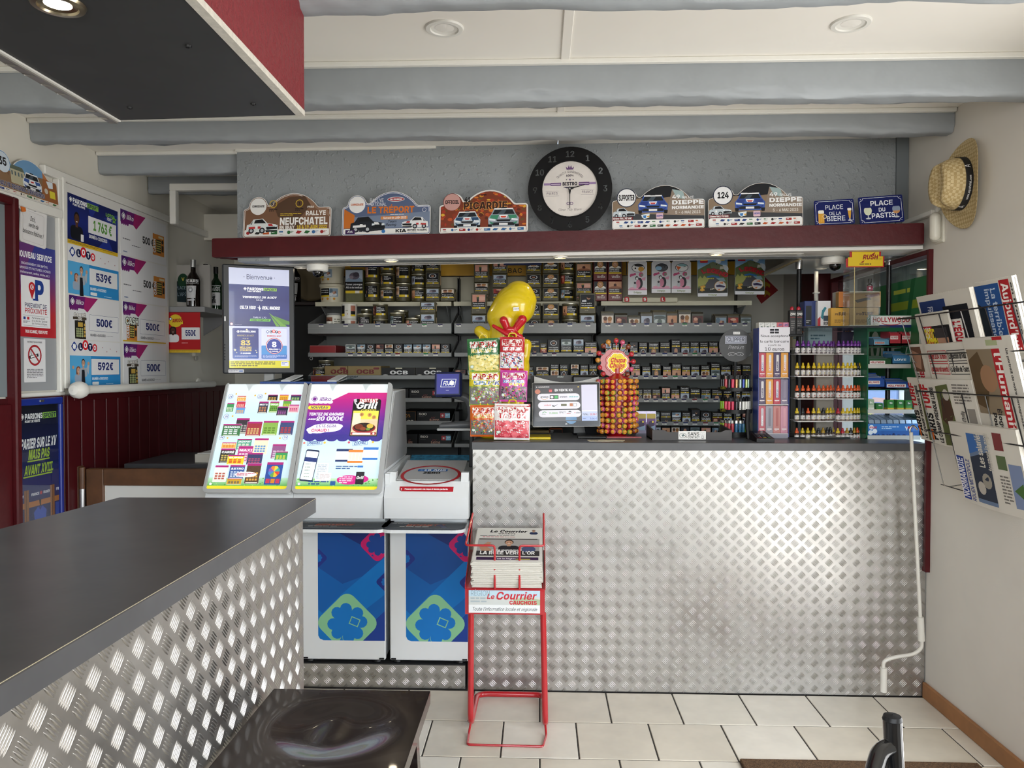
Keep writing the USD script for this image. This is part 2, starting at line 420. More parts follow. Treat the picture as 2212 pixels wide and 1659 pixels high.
# ceiling boards between beams, each bay of two boards with a batten over the joint
ce=tag(UsdGeom.Xform.Define(stage,path_for(None,'ceiling')),kind='structure')
bays=[(-1.8,.62),(.62,1.32),(1.32,2.03),(2.03,2.78),(2.78,3.32),(3.32,3.84),(3.84,4.32),(4.32,YB)]
for y0,y1 in bays:
 put(ce,'board',bx(XL,.088,y0,y1,ZC,ZC+.03),ceil_m)
 put(ce,'board',bx(.092,XR,y0,y1,ZC,ZC+.03),ceil_m)
 if y1<3.4:put(ce,'batten',cb(.074,.106,y0,y1,ZC-.006,ZC+.001,.002),ceil_m)
def beam_mesh(x0,x1,y0,y1,z0,z1,seed,wob=.010,n=150):
 xs=np.linspace(x0,x1,n)
 prof=[(y0,z1),(y0,z0+.045),(y0,z0+.03),(y0+.002,z0+.016),(y0+.008,z0+.006),(y0+.02,z0),(y1-.02,z0),(y1-.004,z0+.01),(y1,z0+.02),(y1,z1)]
 V=[]
 for j,(y,z)in enumerate(prof):
  p=np.stack([xs*4.2,np.full(n,j*.7),np.full(n,seed*3.1)],1)
  q=np.stack([xs*21,np.full(n,j*1.3),np.full(n,seed*1.7)],1)
  a={0:0,9:0,1:.12,8:.3}.get(j,1)
  d=(meshkit.noise(p,seed)-.5)*2*wob*a+(meshkit.noise(q,seed+5)-.5)*wob*.8*a
  d2=(meshkit.noise(q+7,seed+9)-.5)*wob*1.1*(a if j<6 else 0)
  V.append(np.stack([xs,y+d2+np.where(j in(2,3,4),np.maximum(d,0)*.8,0),z+d],1))
 V=np.vstack(V);F=[]
 for j in range(len(prof)-1):
  for i in range(n-1):
   a,b=j*n+i,j*n+i+1;c,d=a+n,b+n
   F+=[(a,c,d),(a,d,b)]
 k=len(prof)
 for e,s in((0,1),(n-1,-1)):
  for j in range(1,k-1):
   t=(e,j*n+e,(j+1)*n+e);F.append(t if s<0 else t[::-1])
 return V,A(F)
bt=[(XL,XR,2.01,2.085,2.432),(XL,XR,2.74,2.835,2.426),(XL,XR,3.30,3.385,2.468),(XL,-1.5,3.82,3.90,2.462),(XL+.004,-1.5,4.31,4.38,2.47)]
bl=['grey-painted ceiling beam nearest the top edge, over the ceiling spots','deep grey-painted ceiling beam with rough carved lower edge','grey-painted ceiling beam just in front of the textured bulkhead','short grey beam left of the textured bulkhead','farthest short grey beam, inside the alcove']
for i,(x0,x1,y0,y1,z0)in enumerate(bt):
 tag(put(None,'beam',beam_mesh(x0+.002,x1-.002,y0,y1,z0,ZC,i+2),beam_m,smooth=40),bl[i],'beam',kind='structure')
 if i<4:put(None,f'trim_{i + 1}',cb(x0+.003,x1-.003,y0-.022,y0+.001,ZC-.018,ZC,.003),white_m,kind='structure')
# textured grey bulkhead above the counter
HA,HB=A([-1.505,3.80]),A([1.735,3.71])
hu=(HB-HA)/np.linalg.norm(HB-HA);HU=A([hu[0],hu[1],0]);HN=A([hu[1],-hu[0],0])
tex_m=usdkit.material(stage,'/World/Looks/bulkhead_crepi',{'t':('texture_coordinate',{}),'n':('noise_texture',{'scale':48,'detail':1.5,'roughness':.5}),'r':('rgb_ramp',{'ramp':[(.58,(0,0,0)),(.74,(1,1,1))]}),
'n2':('noise_texture',{'scale':160,'detail':2}),'m':('mix_float',{'fac':.3}),'b':('bump',{'strength':.55,'distance':.008}),'p':('principled_bsdf',{'base_color':tuple(lin('8f9496')),'roughness':.45})},
[('t.object','n.vector'),('t.object','n2.vector'),('n.fac','r.fac'),('r.color','m.a'),('n2.fac','m.b'),('m.result','b.height'),('b.normal','p.normal')],surface='p.BSDF')
L_=float(np.linalg.norm(HB-HA))
def along(poly,d,O2,z=0):
 return extr(poly,d,(O2[0],O2[1],z),HU,(0,0,1))
struct('wall_bulkhead',along(sbox(0,2.012,L_,ZC),-.09,HA),tex_m)
put(None,'trim_5',along(sbox(-.003,ZC-.012,1.0,ZC),.012,HA),white_m,kind='structure')
put(None,'trim_6',along(sbox(L_-.055,2.12,L_,ZC),.012,HA),mat('bulkhead_edge','6f7578',.5),kind='structure')
# alcove on the left: white door-frame trim under the far beam
put(None,'trim_7',cat([cb(XL+.2,-1.5,4.16,4.2,2.452,2.49,.003),cb(XL+.2,XL+.235,4.16,4.2,2.27,2.452,.003)]),white_m,kind='structure')
put(None,'wall_alcove',bx(XL,-1.5,5.05,5.1,2.33,2.5),wall_l,kind='structure')
# wainscot of dark red planks on the left wall, single planks with open joints
wa=tag(UsdGeom.Xform.Define(stage,path_for(None,'wainscot')),kind='structure')
put(wa,'backing',bx(XL,XL+.012,3.50,YB,0,1.355),mat('plank_joint','7b6a68',.6))
yy=3.50
while yy<YB-.01:
 put(wa,'plank',cb(XL+.012,XL+.03,yy+.0035,min(yy+.1035,YB),0.002,1.352,.003),red_d);yy+=.107
put(wa,'cap_rail',cb(XL+.0305,XL+.038,3.545,YB,1.325,1.36,.002),red_d)
# handrail, fixed to the wall above the wainscot
hr=thing('handrail','cream round wooden handrail with a bulbous end under the winners posters','handrail',(XL+.09,3.5,1.378))
put(hr,'rail',tube([(0,0,0),(0,1.47,-.003)],.020,14),white_m,30)
put(hr,'knob',mv(lathe([(0.001,-.055),(.022,-.05),(.036,-.03),(.041,-.005),(.036,.02),(.026,.04),(.02,.05)],20),(0,0,0),rotm('x',-math.pi/2)),white_m,40)
put(hr,'bracket',mv(lathe([(.001,0),(.035,0),(.035,.012),(.014,.018),(.014,.075)],18),(-.09,1.44,0),rotm('y',math.pi/2)),white_m,30)
put(hr,'bracket',mv(lathe([(.001,0),(.035,0),(.035,.012),(.014,.018),(.014,.075)],18),(-.09,.12,0),rotm('y',math.pi/2)),white_m,30)
# near left: grey board, oxblood door jamb and wainscot, white frame rails
put(None,'wall_panel',bx(XL,XL+.012,3.163,3.452,1.38,2.195),mat('grey_board','9a9da0',.6),kind='structure')
put(None,'door_1',cat([cb(XL,XL+.05,3.125,3.16,0,2.19,.006),cb(XL,XL+.05,2.3,3.125,2.155,2.19,.006),cb(XL,XL+.03,3.0,3.125,0,1.33,.004)]),red_m,kind='structure')
put(None,'door_2',bx(XL,XL+.01,2.3,3.125,1.36,2.155),mat('door_glass_grey','7f898c',.2),kind='structure')
put(None,'trim_8',cat([cb(XL,XL+.04,2.4,3.47,2.165,2.205,.004)]),white_m,kind='structure')
put(None,'trim_9',cat([cb(XL,XL+.03,3.455,3.478,1.37,2.345,.003),cb(XL,XL+.036,3.48,3.503,1.385,2.36,.003)]),white_m,kind='structure')
put(None,'trim_10',cat([cb(XL,XL+.016,3.16,3.51,1.355,1.372,.003)]),white_m,kind='structure')
put(None,'trim_11',cat([cb(XL,XL+.03,3.36,YB,2.345,2.385,.004)]),white_m,kind='structure')
put(None,'wall_dado',bx(XL,XL+.012,2.3,3.50,0,1.352),red_d,kind='structure')
# skirting on the right wall, red-framed window behind the counter and what is outside it
put(None,'baseboard_right',cb(XR-.016,XR,2.5,3.49,0,.07,.003),mat('oak_skirting','9b6a3f',.5,var=(12,.15)),kind='structure')
wi=tag(UsdGeom.Xform.Define(stage,path_for(None,'window_1')),kind='structure')
fr=.022
put(wi,'frame',cat([cb(XR-.02,XR+.05,WY0,WY0+fr,WZ0,WZ1,.003),cb(XR-.02,XR+.05,WY1-fr,WY1,WZ0,WZ1,.003),cb(XR-.02,XR+.05,WY0+fr,WY1-fr,WZ0,WZ0+fr,.003),cb(XR-.02,XR+.05,WY0+fr,WY1-fr,WZ1-fr,WZ1,.003)]),red_m)
put(wi,'pane',bx(XR+.02,XR+.026,WY0+fr,WY1-fr,WZ0+fr,WZ1-fr),glass_mat('window_glass',(.95,.97,.96),.8))
put(None,'pillar',cat([cb(XR-.1,XR,4.66,4.9,1.1,2.2,.004)]),red_m,kind='structure')
st=mat('paving_grey','8a8a88',.8,var=(4,.1))
put(None,'awning_box',cb(XR+.16,2.5,3.2,9,1.86,2.3,.01),mat('awning_grey','8f9392',.6),kind='structure')
put(None,'pavement',bx(XR+.14,14,-6,22,-.25,-.15),st,kind='structure')
fa=tag(UsdGeom.Xform.Define(stage,path_for(None,'house_front')),'pale rendered house front across the street, seen through the window','building')
put(fa,'render',bx(4.6,4.9,3.2,22,-.15,3.3),mat('pale_render','d8d4cb',.8))
for i in range(4):
 put(fa,'shutter',cb(4.57,4.6,7.0+i*3,8.1+i*3,.9,2.4,.01),mat('shutter_blue','7f92b8',.6))
# ================================================================ counter, bar, canopy, header shelf, soffit
alu=usdkit.material(stage,'/World/Looks/tread_plate',{'t':('texture_coordinate',{}),'n':('noise_texture',{'scale':7,'detail':4}),'r':('map_range',{'from_min':.3,'from_max':.7,'to_min':.31,'to_max':.43}),
'p':('principled_bsdf',{'base_color':(.47,.452,.425),'metallic':1.0})},[('t.object','n.vector'),('n.fac','r.value'),('r.result','p.roughness')],surface='p.BSDF')
slate=mat('slate_laminate','4a4a4c',.36,var=(9,.12))
slate_top=mat('slate_laminate_top','3f3c3a',.27,var=(6,.22),bump=(60,.05,.002))
black_m=mat('black_plastic','111112',.4,spec=.3)
chrome=mat('chrome','d8d8d8',.15,metal=1)
steel=mat('brushed_steel','b0b0b0',.35,metal=1)
def treads(w,h,O,u,v,pu=.0607,pv=.0572,st=5,ph=(0,0)):
 """Raised treads of a five-bar plate over w x h, as one mesh on the plane at O."""
 L,hw,ht=.0168,.0022,.0017
 T=np.linspace(-1,1,st+2)
 P=[(-L*1.02,0,0)]
 for t in T[1:-1]:
  k=(1-t*t)**.75
  P+=[(L*t,hw*k*s,ht*k**.7*q)for s,q in((-1.15,0),(-.62,.82),(0,1),(.62,.82),(1.15,0))]
 P+=[(L*1.02,0,0)];P=A(P);F=[]
 for i in range(st-1):
  a=1+5*i
  for q in range(4):F+=[(a+q,a+q+5,a+q+6),(a+q,a+q+6,a+q+1)]
 e=1+5*(st-1)
 for q in range(4):F+=[(0,1+q,2+q),(e+q,len(P)-1,e+q+1)]
 F=A(F);bars=[]
 for ang,sh in((1,0),(-1,.5)):
  c,s=math.cos(ang*math.pi/4),math.sin(ang*math.pi/4)
  for k in range(-2,3):
   q=P.copy();q[:,1]+=k*.0059
   bars.append((np.stack([q[:,0]*c-q[:,1]*s,q[:,0]*s+q[:,1]*c,q[:,2]],1),sh))
 V,FF,n=[],[],0
 for base,sh in bars:
  for i in range(int(w/pu)+2):
   for j in range(int(h/pv)+2):
    q=base+[(i+sh+ph[0])*pu,(j+sh+ph[1])*pv,0]
    c=q.mean(0)
    if c[0]<.004 or c[0]>w-.004 or c[1]<.004 or c[1]>h-.004:continue
    q[:,0]=np.clip(q[:,0],0,w);q[:,1]=np.clip(q[:,1],0,h)
    V.append(q);FF.append(F+n);n+=len(q)
 V,FF=np.vstack(V),np.vstack(FF)
 u,v=A(u,float),A(v,float);nn=np.cross(u,v)
 return A(O,float)+V[:,:1]*u+V[:,1:2]*v+V[:,2:]*nn,FF
# shop counter
ct=thing('shop_counter','long shop counter faced with aluminium tread plate under a slate-grey top','counter',(.7,3.75,0))
def off(m):return mv(m,(-.7,-3.75,0))
put(ct,'carcass',off(bx(-.300,1.73,3.50,3.95,.0,1.108)),dark_m)
put(ct,'tread_plate',off(cb(-.304,1.732,3.495,3.50,.003,1.108,.0006)),alu)
put(ct,'tread_relief',off(treads(2.036,1.105,(-.304,3.4949,.003),(1,0,0),(0,0,1),st=3)),alu,True,kind='stuff')
put(ct,'worktop',off(cb(-.306,1.734,3.478,4.0,1.109,1.1435,.0015)),slate)
pl=thing('plinth','low tread-plate plinth under the white lottery cabinets','plinth',(-.73,3.7,0))
put(pl,'base',bx(-.785,.39,-.19,.2,0,.112),dark_m)
put(pl,'tread_plate',bx(-.785,.39,-.198,-.19,.002,.110),alu)
put(pl,'tread_relief',treads(1.175,.107,(-.785,-.1982,.003),(1,0,0),(0,0,1),st=3,ph=(.3,0)),alu,True,kind='stuff')
# bar in the foreground
br=thing('bar_counter','slate-topped bar with tread-plate side in the left foreground','bar',(-.87,1.0,0))
def ob(m):return mv(m,(.87,-1.0,0))
top=Polygon([(-1.133,2.033),(-.60,2.042),(-.598,-.4),(-1.36,-.4),(-1.171,1.62)])
put(br,'worktop',ob(extr(top,.004,(0,0,1.1265),(1,0,0),(0,1,0))),slate_top)
put(br,'worktop_edge',ob(extr(top.buffer(-.0004),.0345,(0,0,1.092),(1,0,0),(0,1,0))),slate)
put(br,'edge_line',ob(tube([(-.5985,-.4,1.1292),(-.6005,2.041,1.1292)],.0009,5)),mat('worn_edge','b3a88c',.5))
put(br,'carcass',ob(bx(-1.12,-.634,-.35,2.010,0,1.0915)),dark_m)
put(br,'tread_plate',ob(cb(-.634,-.628,-.35,2.016,.002,1.0915,.0006)),alu)
put(br,'tread_relief',ob(treads(2.366,1.089,(-.628,-.35,.002),(0,1,0),(0,0,1),st=7,ph=(.15,.2))),alu,True,kind='stuff')
# canopy over the bar
cn=tag(UsdGeom.Xform.Define(stage,path_for(None,'bar_canopy')),'dark-bottomed red canopy box hanging over the bar, with a lit spot','canopy',kind='structure')
cpo=Polygon([(-1.150,2.086),(-.645,2.060),(-.645,-.5),(-1.150,-.5)])
put(cn,'underside',extr(cpo,.012,(0,0,2.16),(1,0,0),(0,1,0)),mat('canopy_slate','2d2d2e',.55,var=(10,.15)))
put(cn,'core',extr(cpo.buffer(-.004),.385,(0,0,2.1725),(1,0,0),(0,1,0)),dark_m)
put(cn,'fascia',bx(-.648,-.632,-.5,2.062,2.172,2.56),usdkit.material(stage,'/World/Looks/red_crepi',{'t':('texture_coordinate',{}),'n':('noise_texture',{'scale':60,'detail':4}),'r':('rgb_ramp',{'ramp':[(.45,(0,0,0)),(.65,(1,1,1))]}),'b':('bump',{'strength':.6,'distance':.004}),
'p':('principled_bsdf',{'base_color':tuple(lin('7c2028')),'roughness':.5})},[('t.object','n.vector'),('n.fac','r.fac'),('r.color','b.height'),('b.normal','p.normal')],surface='p.BSDF'))
put(cn,'edge_strip',bx(-.652,-.631,-.5,2.063,2.157,2.172),mat('chipped_white_edge','cfcabf',.7,var=(60,.12)))
put(cn,'edge_trim',bx(-1.158,-1.151,-.5,2.09,2.156,2.2),white_m)
put(cn,'tread_strip',bx(-1.18,-1.158,-.5,2.09,2.152,2.157),alu)
put(cn,'tread_strip_relief',mv(treads(2.58,.022,(0,0,0),(0,1,0),(1,0,0),st=3),(-1.18,-.5,2.1518)),alu,True,kind='stuff')
for px,py in((280,232),(547,224),(407,99)):
 p=atz(px,py,2.16);put(cn,'screw_cup',lathe([(.001,-.003),(.003,-.0045),(.006,-.004),(.0075,.001)],14,p[0],p[1],2.16),black_m,30)
def downlight(p,r,label,lit=None,group=None,ring=None,tilt=0,power=0,col=(1,.85,.62)):
 """Recessed ceiling spot: ring, cup and lamp; power > 0 gives the lamp its own light."""
 t=thing('ceiling_spot',label,'ceiling light',p,group=group)
 put(t,'ring',lathe([(r*.68,-.002),(r*.74,-.007),(r*.95,-.006),(r,-.001),(r,.0)],32),ring or white_m,30)
 put(t,'reflector',lathe([(r*.5,-.0012),(r*.69,-.003)],28),ring or white_m,30)
 put(t,'lamp',lathe([(.0005,-.0035),(r*.3,-.0032),(r*.5,-.0015)],24),lit or mat('frosted_lens','efece4',.4),30)
 if power:
  l=UsdLux.DiskLight.Define(stage,str(t.GetPath())+'/glow');l.CreateRadiusAttr(r*.55);l.CreateIntensityAttr(power);l.CreateColorAttr(Gf.Vec3f(*col))
  l.AddTranslateOp().Set(Gf.Vec3d(0,0,-.012))
 return t
hot,warm=emat('lamp_white','fff6ea',9),emat('lamp_warm','ffdca0',12)
p=atz(125,8,2.16);downlight((p[0],p[1],2.16),.048,'lit chrome spot in the dark underside of the bar canopy',hot,ring=mat('brass_chrome','b5a88d',.25,metal=1))
for(px,py),s in(((960,60),'left'),((1838,50),'right')):
 p=atz(px,py,ZC);downlight((p[0],p[1],ZC),.062,f'unlit white LED panel light in the ceiling, the {s} one of two')
# red header shelf and white soffit
SA,SB=A([-1.62,3.765]),A([1.70,3.475]);su=(SB-SA)/np.linalg.norm(SB-SA);SU=A([su[0],su[1],0]);SN=A([su[1],-su[0],0]);SL=float(np.linalg.norm(SB-SA))
def sh(s,back=0):return A([*(SA+su*s),0])-SN*back
hd=thing('header_shelf','long oxblood-red header board over the counter carrying signs and clock','shelf',(SA[0],SA[1],2.028))
put(hd,'fascia_board',extr(rrect(0,0,SL,.093,.006,2),-.035,(0,0,0),SU,(0,0,1)),red_m)
put(hd,'shelf_board',mv(extr(Polygon([(-1.60,3.80),(1.715,3.511),(1.715,3.70),(-1.50,3.79)]),.018,(0,0,2.10),(1,0,0),(0,1,0)),(-SA[0],-SA[1],-2.028)),red_m)
put(hd,'end_board',mv(extr(Polygon([(0,0),(.16,0),(.16,.012),(0,.012)]),.03,(-1.60,3.81,2.028),(.75,.66,0),(0,0,1)),(-SA[0],-SA[1],-2.028)),red_m)
sf=tag(UsdGeom.Xform.Define(stage,path_for(None,'ceiling_soffit')),kind='structure')
sof=Polygon([(-1.45,3.805),(1.72,3.525),(1.72,4.40),(1.285,4.463),(1.262,3.80),(-1.42,4.05)])
put(sf,'board',extr(sof,.016,(0,0,2.014),(1,0,0),(0,1,0)),mat('soffit_white','dedcd6',.4))
for y0 in(.06,.15,.22):
 put(sf,'groove_bead',tube([sh(.2,y0+.06)+[0,0,2.0135],sh(2.85,y0+.06)+[0,0,2.0135]],.0016,5),white_m)
put(sf,'edge_lip',extr(Polygon([(1.262,3.80),(1.285,4.463),(1.297,4.463),(1.274,3.80)]),.022,(0,0,2.008),(1,0,0),(0,1,0)),mat('raw_lip','b9a67c',.6))
put(None,'ceiling_soffit_lid',extr(Polygon([(-1.5,3.82),(1.735,3.74),(1.735,YB),(-1.5,YB)]),.01,(0,0,2.35),(1,0,0),(0,1,0)),mat('soffit_dark','8d8a84',.7),kind='structure')
for(px,py),lab,pw in(((650,577),'ceiling spot left of the white dome camera under the header',18),((845,562),'lit ceiling spot above the tall tobacco tins',45),((1210,555),'brightest lit ceiling spot, above the clock-side tobacco stacks',60),((1548,548),'lit ceiling spot above the white display cards',40),((1775,578),'ceiling spot on the deep soffit before the right-hand dome camera',14)):
 p=atz(px,py,2.013);downlight((p[0],p[1],2.0133),.036,lab,warm if pw>20 else emat('lamp_dim','fff0d8',2.0),power=pw)
for(px,py),lab in(((686,572),'white dome security camera under the left end of the header'),((1800,556),'white dome security camera on the right part of the soffit')):
 p=atz(px,py,2.013);t=thing('dome_camera',lab,'security camera',(p[0],p[1],2.0135))
 put(t,'housing',lathe([(.001,-.036),(.046,-.036),(.054,-.030),(.055,-.004),(.052,0),(.001,0)],32),white_m,30)
 q=trimesh.creation.icosphere(3,.027);put(t,'dome',(q.vertices+[.004,-.012,-.040],q.faces),mat('camera_dome','060608',.08,coat=1),True)
# white sensor box and trunking at the right end of the header
t=thing('motion_sensor','cream alarm sensor box on the wall at the right end of the red header','sensor',(XR-.03,3.40,2.09))
put(t,'housing',blob([(((0,-.005,-.04),.022),((0,-.005,.04),.022)),(((.008,.01,-.045),.02),((.008,.01,.045),.02))],.01,sm=4),mat('cream_plastic','dcd8ca',.4),True)
put(t,'wall_plate',cb(.021,.03,-.03,.04,-.07,.07,.002),mat('cream_plastic','dcd8ca',.4))
put(None,'trunking',cat([cb(XR-.03,XR-.001,3.43,3.70,2.15,2.172,.003),cb(XR-.016,XR-.001,3.41,3.43,2.15,2.2,.002)]),white_m,kind='structure')
# ================================================================ lottery unit: printed motifs
def heart(cx,cy,s,rot):
 """Leaf of the four-leaf clover: heart with its point at (cx, cy), pointing along rot (degrees, y down)."""
 P=[]
 for k in range(28):
  t=2*math.pi*k/28
  x,y=16*math.sin(t)**3,13*math.cos(t)-5*math.cos(2*t)-2*math.cos(3*t)-math.cos(4*t)
  P.append((x/30*s,(y+17)/29*s))
 a=math.radians(rot);c,q=math.cos(a),math.sin(a)
 return Polygon([(cx+x*q+y*c,cy-x*c+y*q)for x,y in P]).buffer(s*.05,quad_segs=3)
def dia(cx,cy,h,r=.2):
 """Rounded square standing on a corner; h = half diagonal."""
 k=h/math.sqrt(2)*1.06
 return affinity.rotate(rrect(cx-k,cy-k,cx+k,cy+k,k*2*r,5),45,origin=(cx,cy))
def clover(a,cx,cy,s,col,sq=None,tilt=0):
 for r in(-115,-25,65,155):a.shape(heart(cx,cy,s,r+tilt),col)
 if sq:a.shape(affinity.rotate(sbox(cx+s*.25,cy-s*.45,cx+s*.7,cy),20+tilt,origin=(cx,cy)),sq)
def fmark(a,x,y,s,col='fff',back=None):
 """The little clover-in-a-diamond mark."""
 d=dia(x,y,s)
 if back:a.shape(d,back)
 else:a.shape(d.difference(dia(x,y,s*.82)),col)
 clover(a,x,y,s*.52,col)
def illiko(a,x,y,h,col,it=.18):
 fmark(a,x+h*.75,y-h*.5,h*.85,col)
 a.text('illiko',x+h*1.9,y,h,col,'m',it=it,sp=-.02,sx=1.05,part='logo')
def loto(a,x,y,h,mark='24408f'):
 """Four lottery balls L O T O beside the mark."""
 if mark:fmark(a,x+h*.5,y-h*.5,h*.62,'fff',mark)
 for i,(ch,c,dy)in enumerate((('L','16244f',0),('O','d8202c',-.22),('T','16244f',0),('O','d8202c',.08))):
  cx,cy=x+h*(1.75+i*.98),y-h*.5+dy*h
  r=h*(.62 if i==1 else .5)
  a.circ(cx,cy,r,c,20,part='logo');a.text(ch,cx,cy+r*.55,r*1.1,'fff','k',an='c',part='logo')
def parions(a,x,y,h,w,sub=True):
 """PARIONS SPORT heading: white and green."""
 fmark(a,x+h*.5,y-h*.5,h*.62)
 w1=(w-h*1.25)*.55
 a.text('PARIONS',x+h*1.25,y,h,'fff','ck',fit=w1,part='logo')
 a.rect(x+h*1.3+w1,y-h*1.06,w-h*1.3-w1,h*1.14,'8fc04e',part='logo')
 a.text('SPORT',x+h*1.42+w1,y-h*.05,h*.86,'16204a','b',it=.2,fit=w-h*1.65-w1,part='logo')
 if sub:a.text('POINT DE VENTE',x+h*1.25,y+h*.62,h*.45,'fff','ck',fit=w1*.85,part='logo')
def price(a,x,y,r,t):
 a.circ(x,y,r,'f4f8fb');a.ring(x,y,r,r*.12,'3c6db4');a.text(t,x,y+r*.38,r*.8,'23438f','b',it=.2,an='c',fit=r*1.3)
def ticket(a,x,y,w,h,c,c2,t=None,tc='fff',seed=0,tilt=0):
 """Small picture of a scratch card: body, head band, play grid."""
 r=random.Random(seed+int(x*7+y))
 a.rect(x-.8,y-.8,w+1.6,h+1.6,'f0f0f0',1);a.rect(x,y,w,h,c,1);a.rect(x,y,w,h*.12,'b3227a',1)
 if t:a.text(t,x+w/2,y+h*.34,h*.15,tc,'k',an='c',fit=w*.86)
 k=3+r.randrange(2)
 for i in range(k):
  for j in range(3):
   a.rect(x+w*(.1+.8*i/k),y+h*(.45+.15*j),w*.6/k,h*.1,c2,1)
 a.rect(x+w*.08,y+h*.92,w*.84,h*.05,'e8e2d0')
# ---------------------------------------------------------------- the unit itself
fw=mat('lottery_white','dfe1e1',.35);fg=mat('display_grey','b6b7b6',.35);fd=mat('unit_shadow','2a2b2e',.6)
acr=usdkit.material(stage,'/World/Looks/frosted_acrylic',{'t':('transparent_bsdf',{'color':(.75,.74,.72)}),'p':('principled_bsdf',{'base_color':(.62,.61,.6),'roughness':.25}),'x':('mix_closure',{'fac':.62})},[('t.BSDF','x.closure1'),('p.BSDF','x.closure2')],surface='x.closure')
clear=glass_mat('clear_acrylic',(.97,.98,.98),1.0)
un=thing('lottery_counter','white lottery unit with two lit slanted displays and blue clover doors','lottery counter',(-.9,3.6,0))
def ou(m):return mv(m,(.9,-3.6,0))
cols=[(-1.515,-1.112),(-1.110,-.703),(-.700,-.318)]
for i,(x0,x1)in enumerate(cols):
 if i<2:
  body=extr(Polygon([(3.44,.80),(3.425,.895),(3.69,1.37),(4.02,1.37),(4.02,.80)]),x1-x0,(x0,0,0),(0,1,0),(0,0,1))
 else:
  body=extr(Polygon([(3.44,.80),(3.43,.895),(3.475,.965),(3.52,.965),(3.52,.93),(3.80,.965),(4.02,.985),(4.02,.80)]),x1-x0,(x0,0,0),(0,1,0),(0,0,1))
 put(un,'body',ou(body),fw)
 put(un,'cabinet',ou(cb(x0+.01,x1-.012,3.53,3.95,.128,.80,.004)),fw)
for i,(x0,x1)in enumerate(cols[1:]):
 d=tag(put(un,'door',ou(cb(x0+.012,x1-.006,3.503,3.528,.13,.748,.005)),fw),label='white cabinet door with a blue clover print')
 put(un,'door_hinge',ou(cb(x0+.018,x0+.04,3.4995,3.503,.134,.141,.001)),black_m);put(un,'door_hinge',ou(cb(x1-.035,x1-.012,3.4995,3.503,.134,.141,.001)),black_m)
 for fx in(x0+.04,x1-.05):put(un,'castor_foot',mv(lathe([(.001,.1125),(.022,.1125),(.024,.116),(.02,.128),(.001,.128)],16),(fx+.9,-.06,0)),black_m,30)
 W=570 if i==0 else 528
 a=Art(W,955);clipb=rrect(0,0,W,955,0);S=lambda g,c:a.shape(g.buffer(0).intersection(clipb),c)
 msk=Polygon([(0,0),(W,0),(W,955),(45,955),(14,942),(0,915)])if i==0 else Polygon([(0,0),(W-90,0),(W-35,20),(W,80),(W,955),(45,955),(14,942),(0,915)])
 clipb=msk
 S(msk,'0f5ca6')
 S(Polygon([(0,0),(W,0),(W,330),(210,470),(0,330)]),'134a90');S(Polygon([(120,0),(W,0),(W,230),(560,240)]),'1a2c6c')
 S(Polygon([(W,240),(200,560),(0,760),(0,955),(60,955),(W,560)]),'0c6fba')
 S(Polygon([(0,690),(290,955),(0,955)]),'1173bd');S(Polygon([(W,700),(300,955),(W,955)]),'1d3c8c')
 for cx,cy,h in((0,250,82),(W+10,450,85),(60,-10,50)):
  S(dia(cx,cy,h),'1f2f7d')
  for r in(-115,-25,65,155):S(heart(cx,cy,h*.42,r),'0f66b0')
 S(dia(510,130,152),'c01762')
 for r in(-112,-22,68,158):S(heart(510,130,88,r),'163f87')
 S(Polygon([(470,215),(455,228),(480,235)]),'163f87')
 S(dia(250,805,268),'86bf92')
 for r,c in((-115,'1373bf'),(-25,'1373bf'),(65,'1373bf'),(155,'1373bf')):S(heart(250,805,158,r),c)
 S(affinity.rotate(sbox(262,735,345,805).difference(sbox(270,743,337,797)),22,origin=(250,805)),'86bf92')
 S(Polygon([(205,915),(185,955),(212,955)]),'1373bf')
 ax=.088 if i==0 else .087
 a.build(un,(x0+ax+.9,-.0975,.738),(1,0,0),(0,0,1),(x1-.009-x0-ax),.518,GLOSS,single='door_print')
# writing shelves: dark glass over flyers, with white rounded lip
for i,(x0,x1)in enumerate(cols[1:]):
 sp=rrect(x0+(0 if i else-.05),3.335,x1+(.03 if i==0 else-.01),3.60,.05,6)
 put(un,'shelf_lip',ou(extr(sp.buffer(.004),.014,(0,0,.757),(1,0,0),(0,1,0))),fw)
 put(un,'shelf_glass',ou(extr(sp.intersection(sbox(-3,3,1,3.47)),.006,(0,0,.7712),(1,0,0),(0,1,0))),mat('smoked_shelf','3a3d42',.12))
 a=Art(400,130);a.part='flyer'
 a.text('BOOSTE' if i else 'BIENVENUE',200,78,34,'a5563f','k',an='c',it=.2,fit=190);a.greek(80,92,240,18,'c9c4bd',1,3);a.greek(30,22,140,10,'d9d9d9',1,5)
 if i:a.poly([(250,60),(280,40),(300,80),(320,118),(290,120),(280,90)],'2b2f50')
 a.build(un,(x0+.01+.9,3.466-3.6,.7775),(1,0,0),(0,1,0),.36,.125,GLOSS,eps=3e-5)
put(un,'panel_gap',ou(bx(-.702,-.7,3.425,3.44,.80,.90)),black_m)
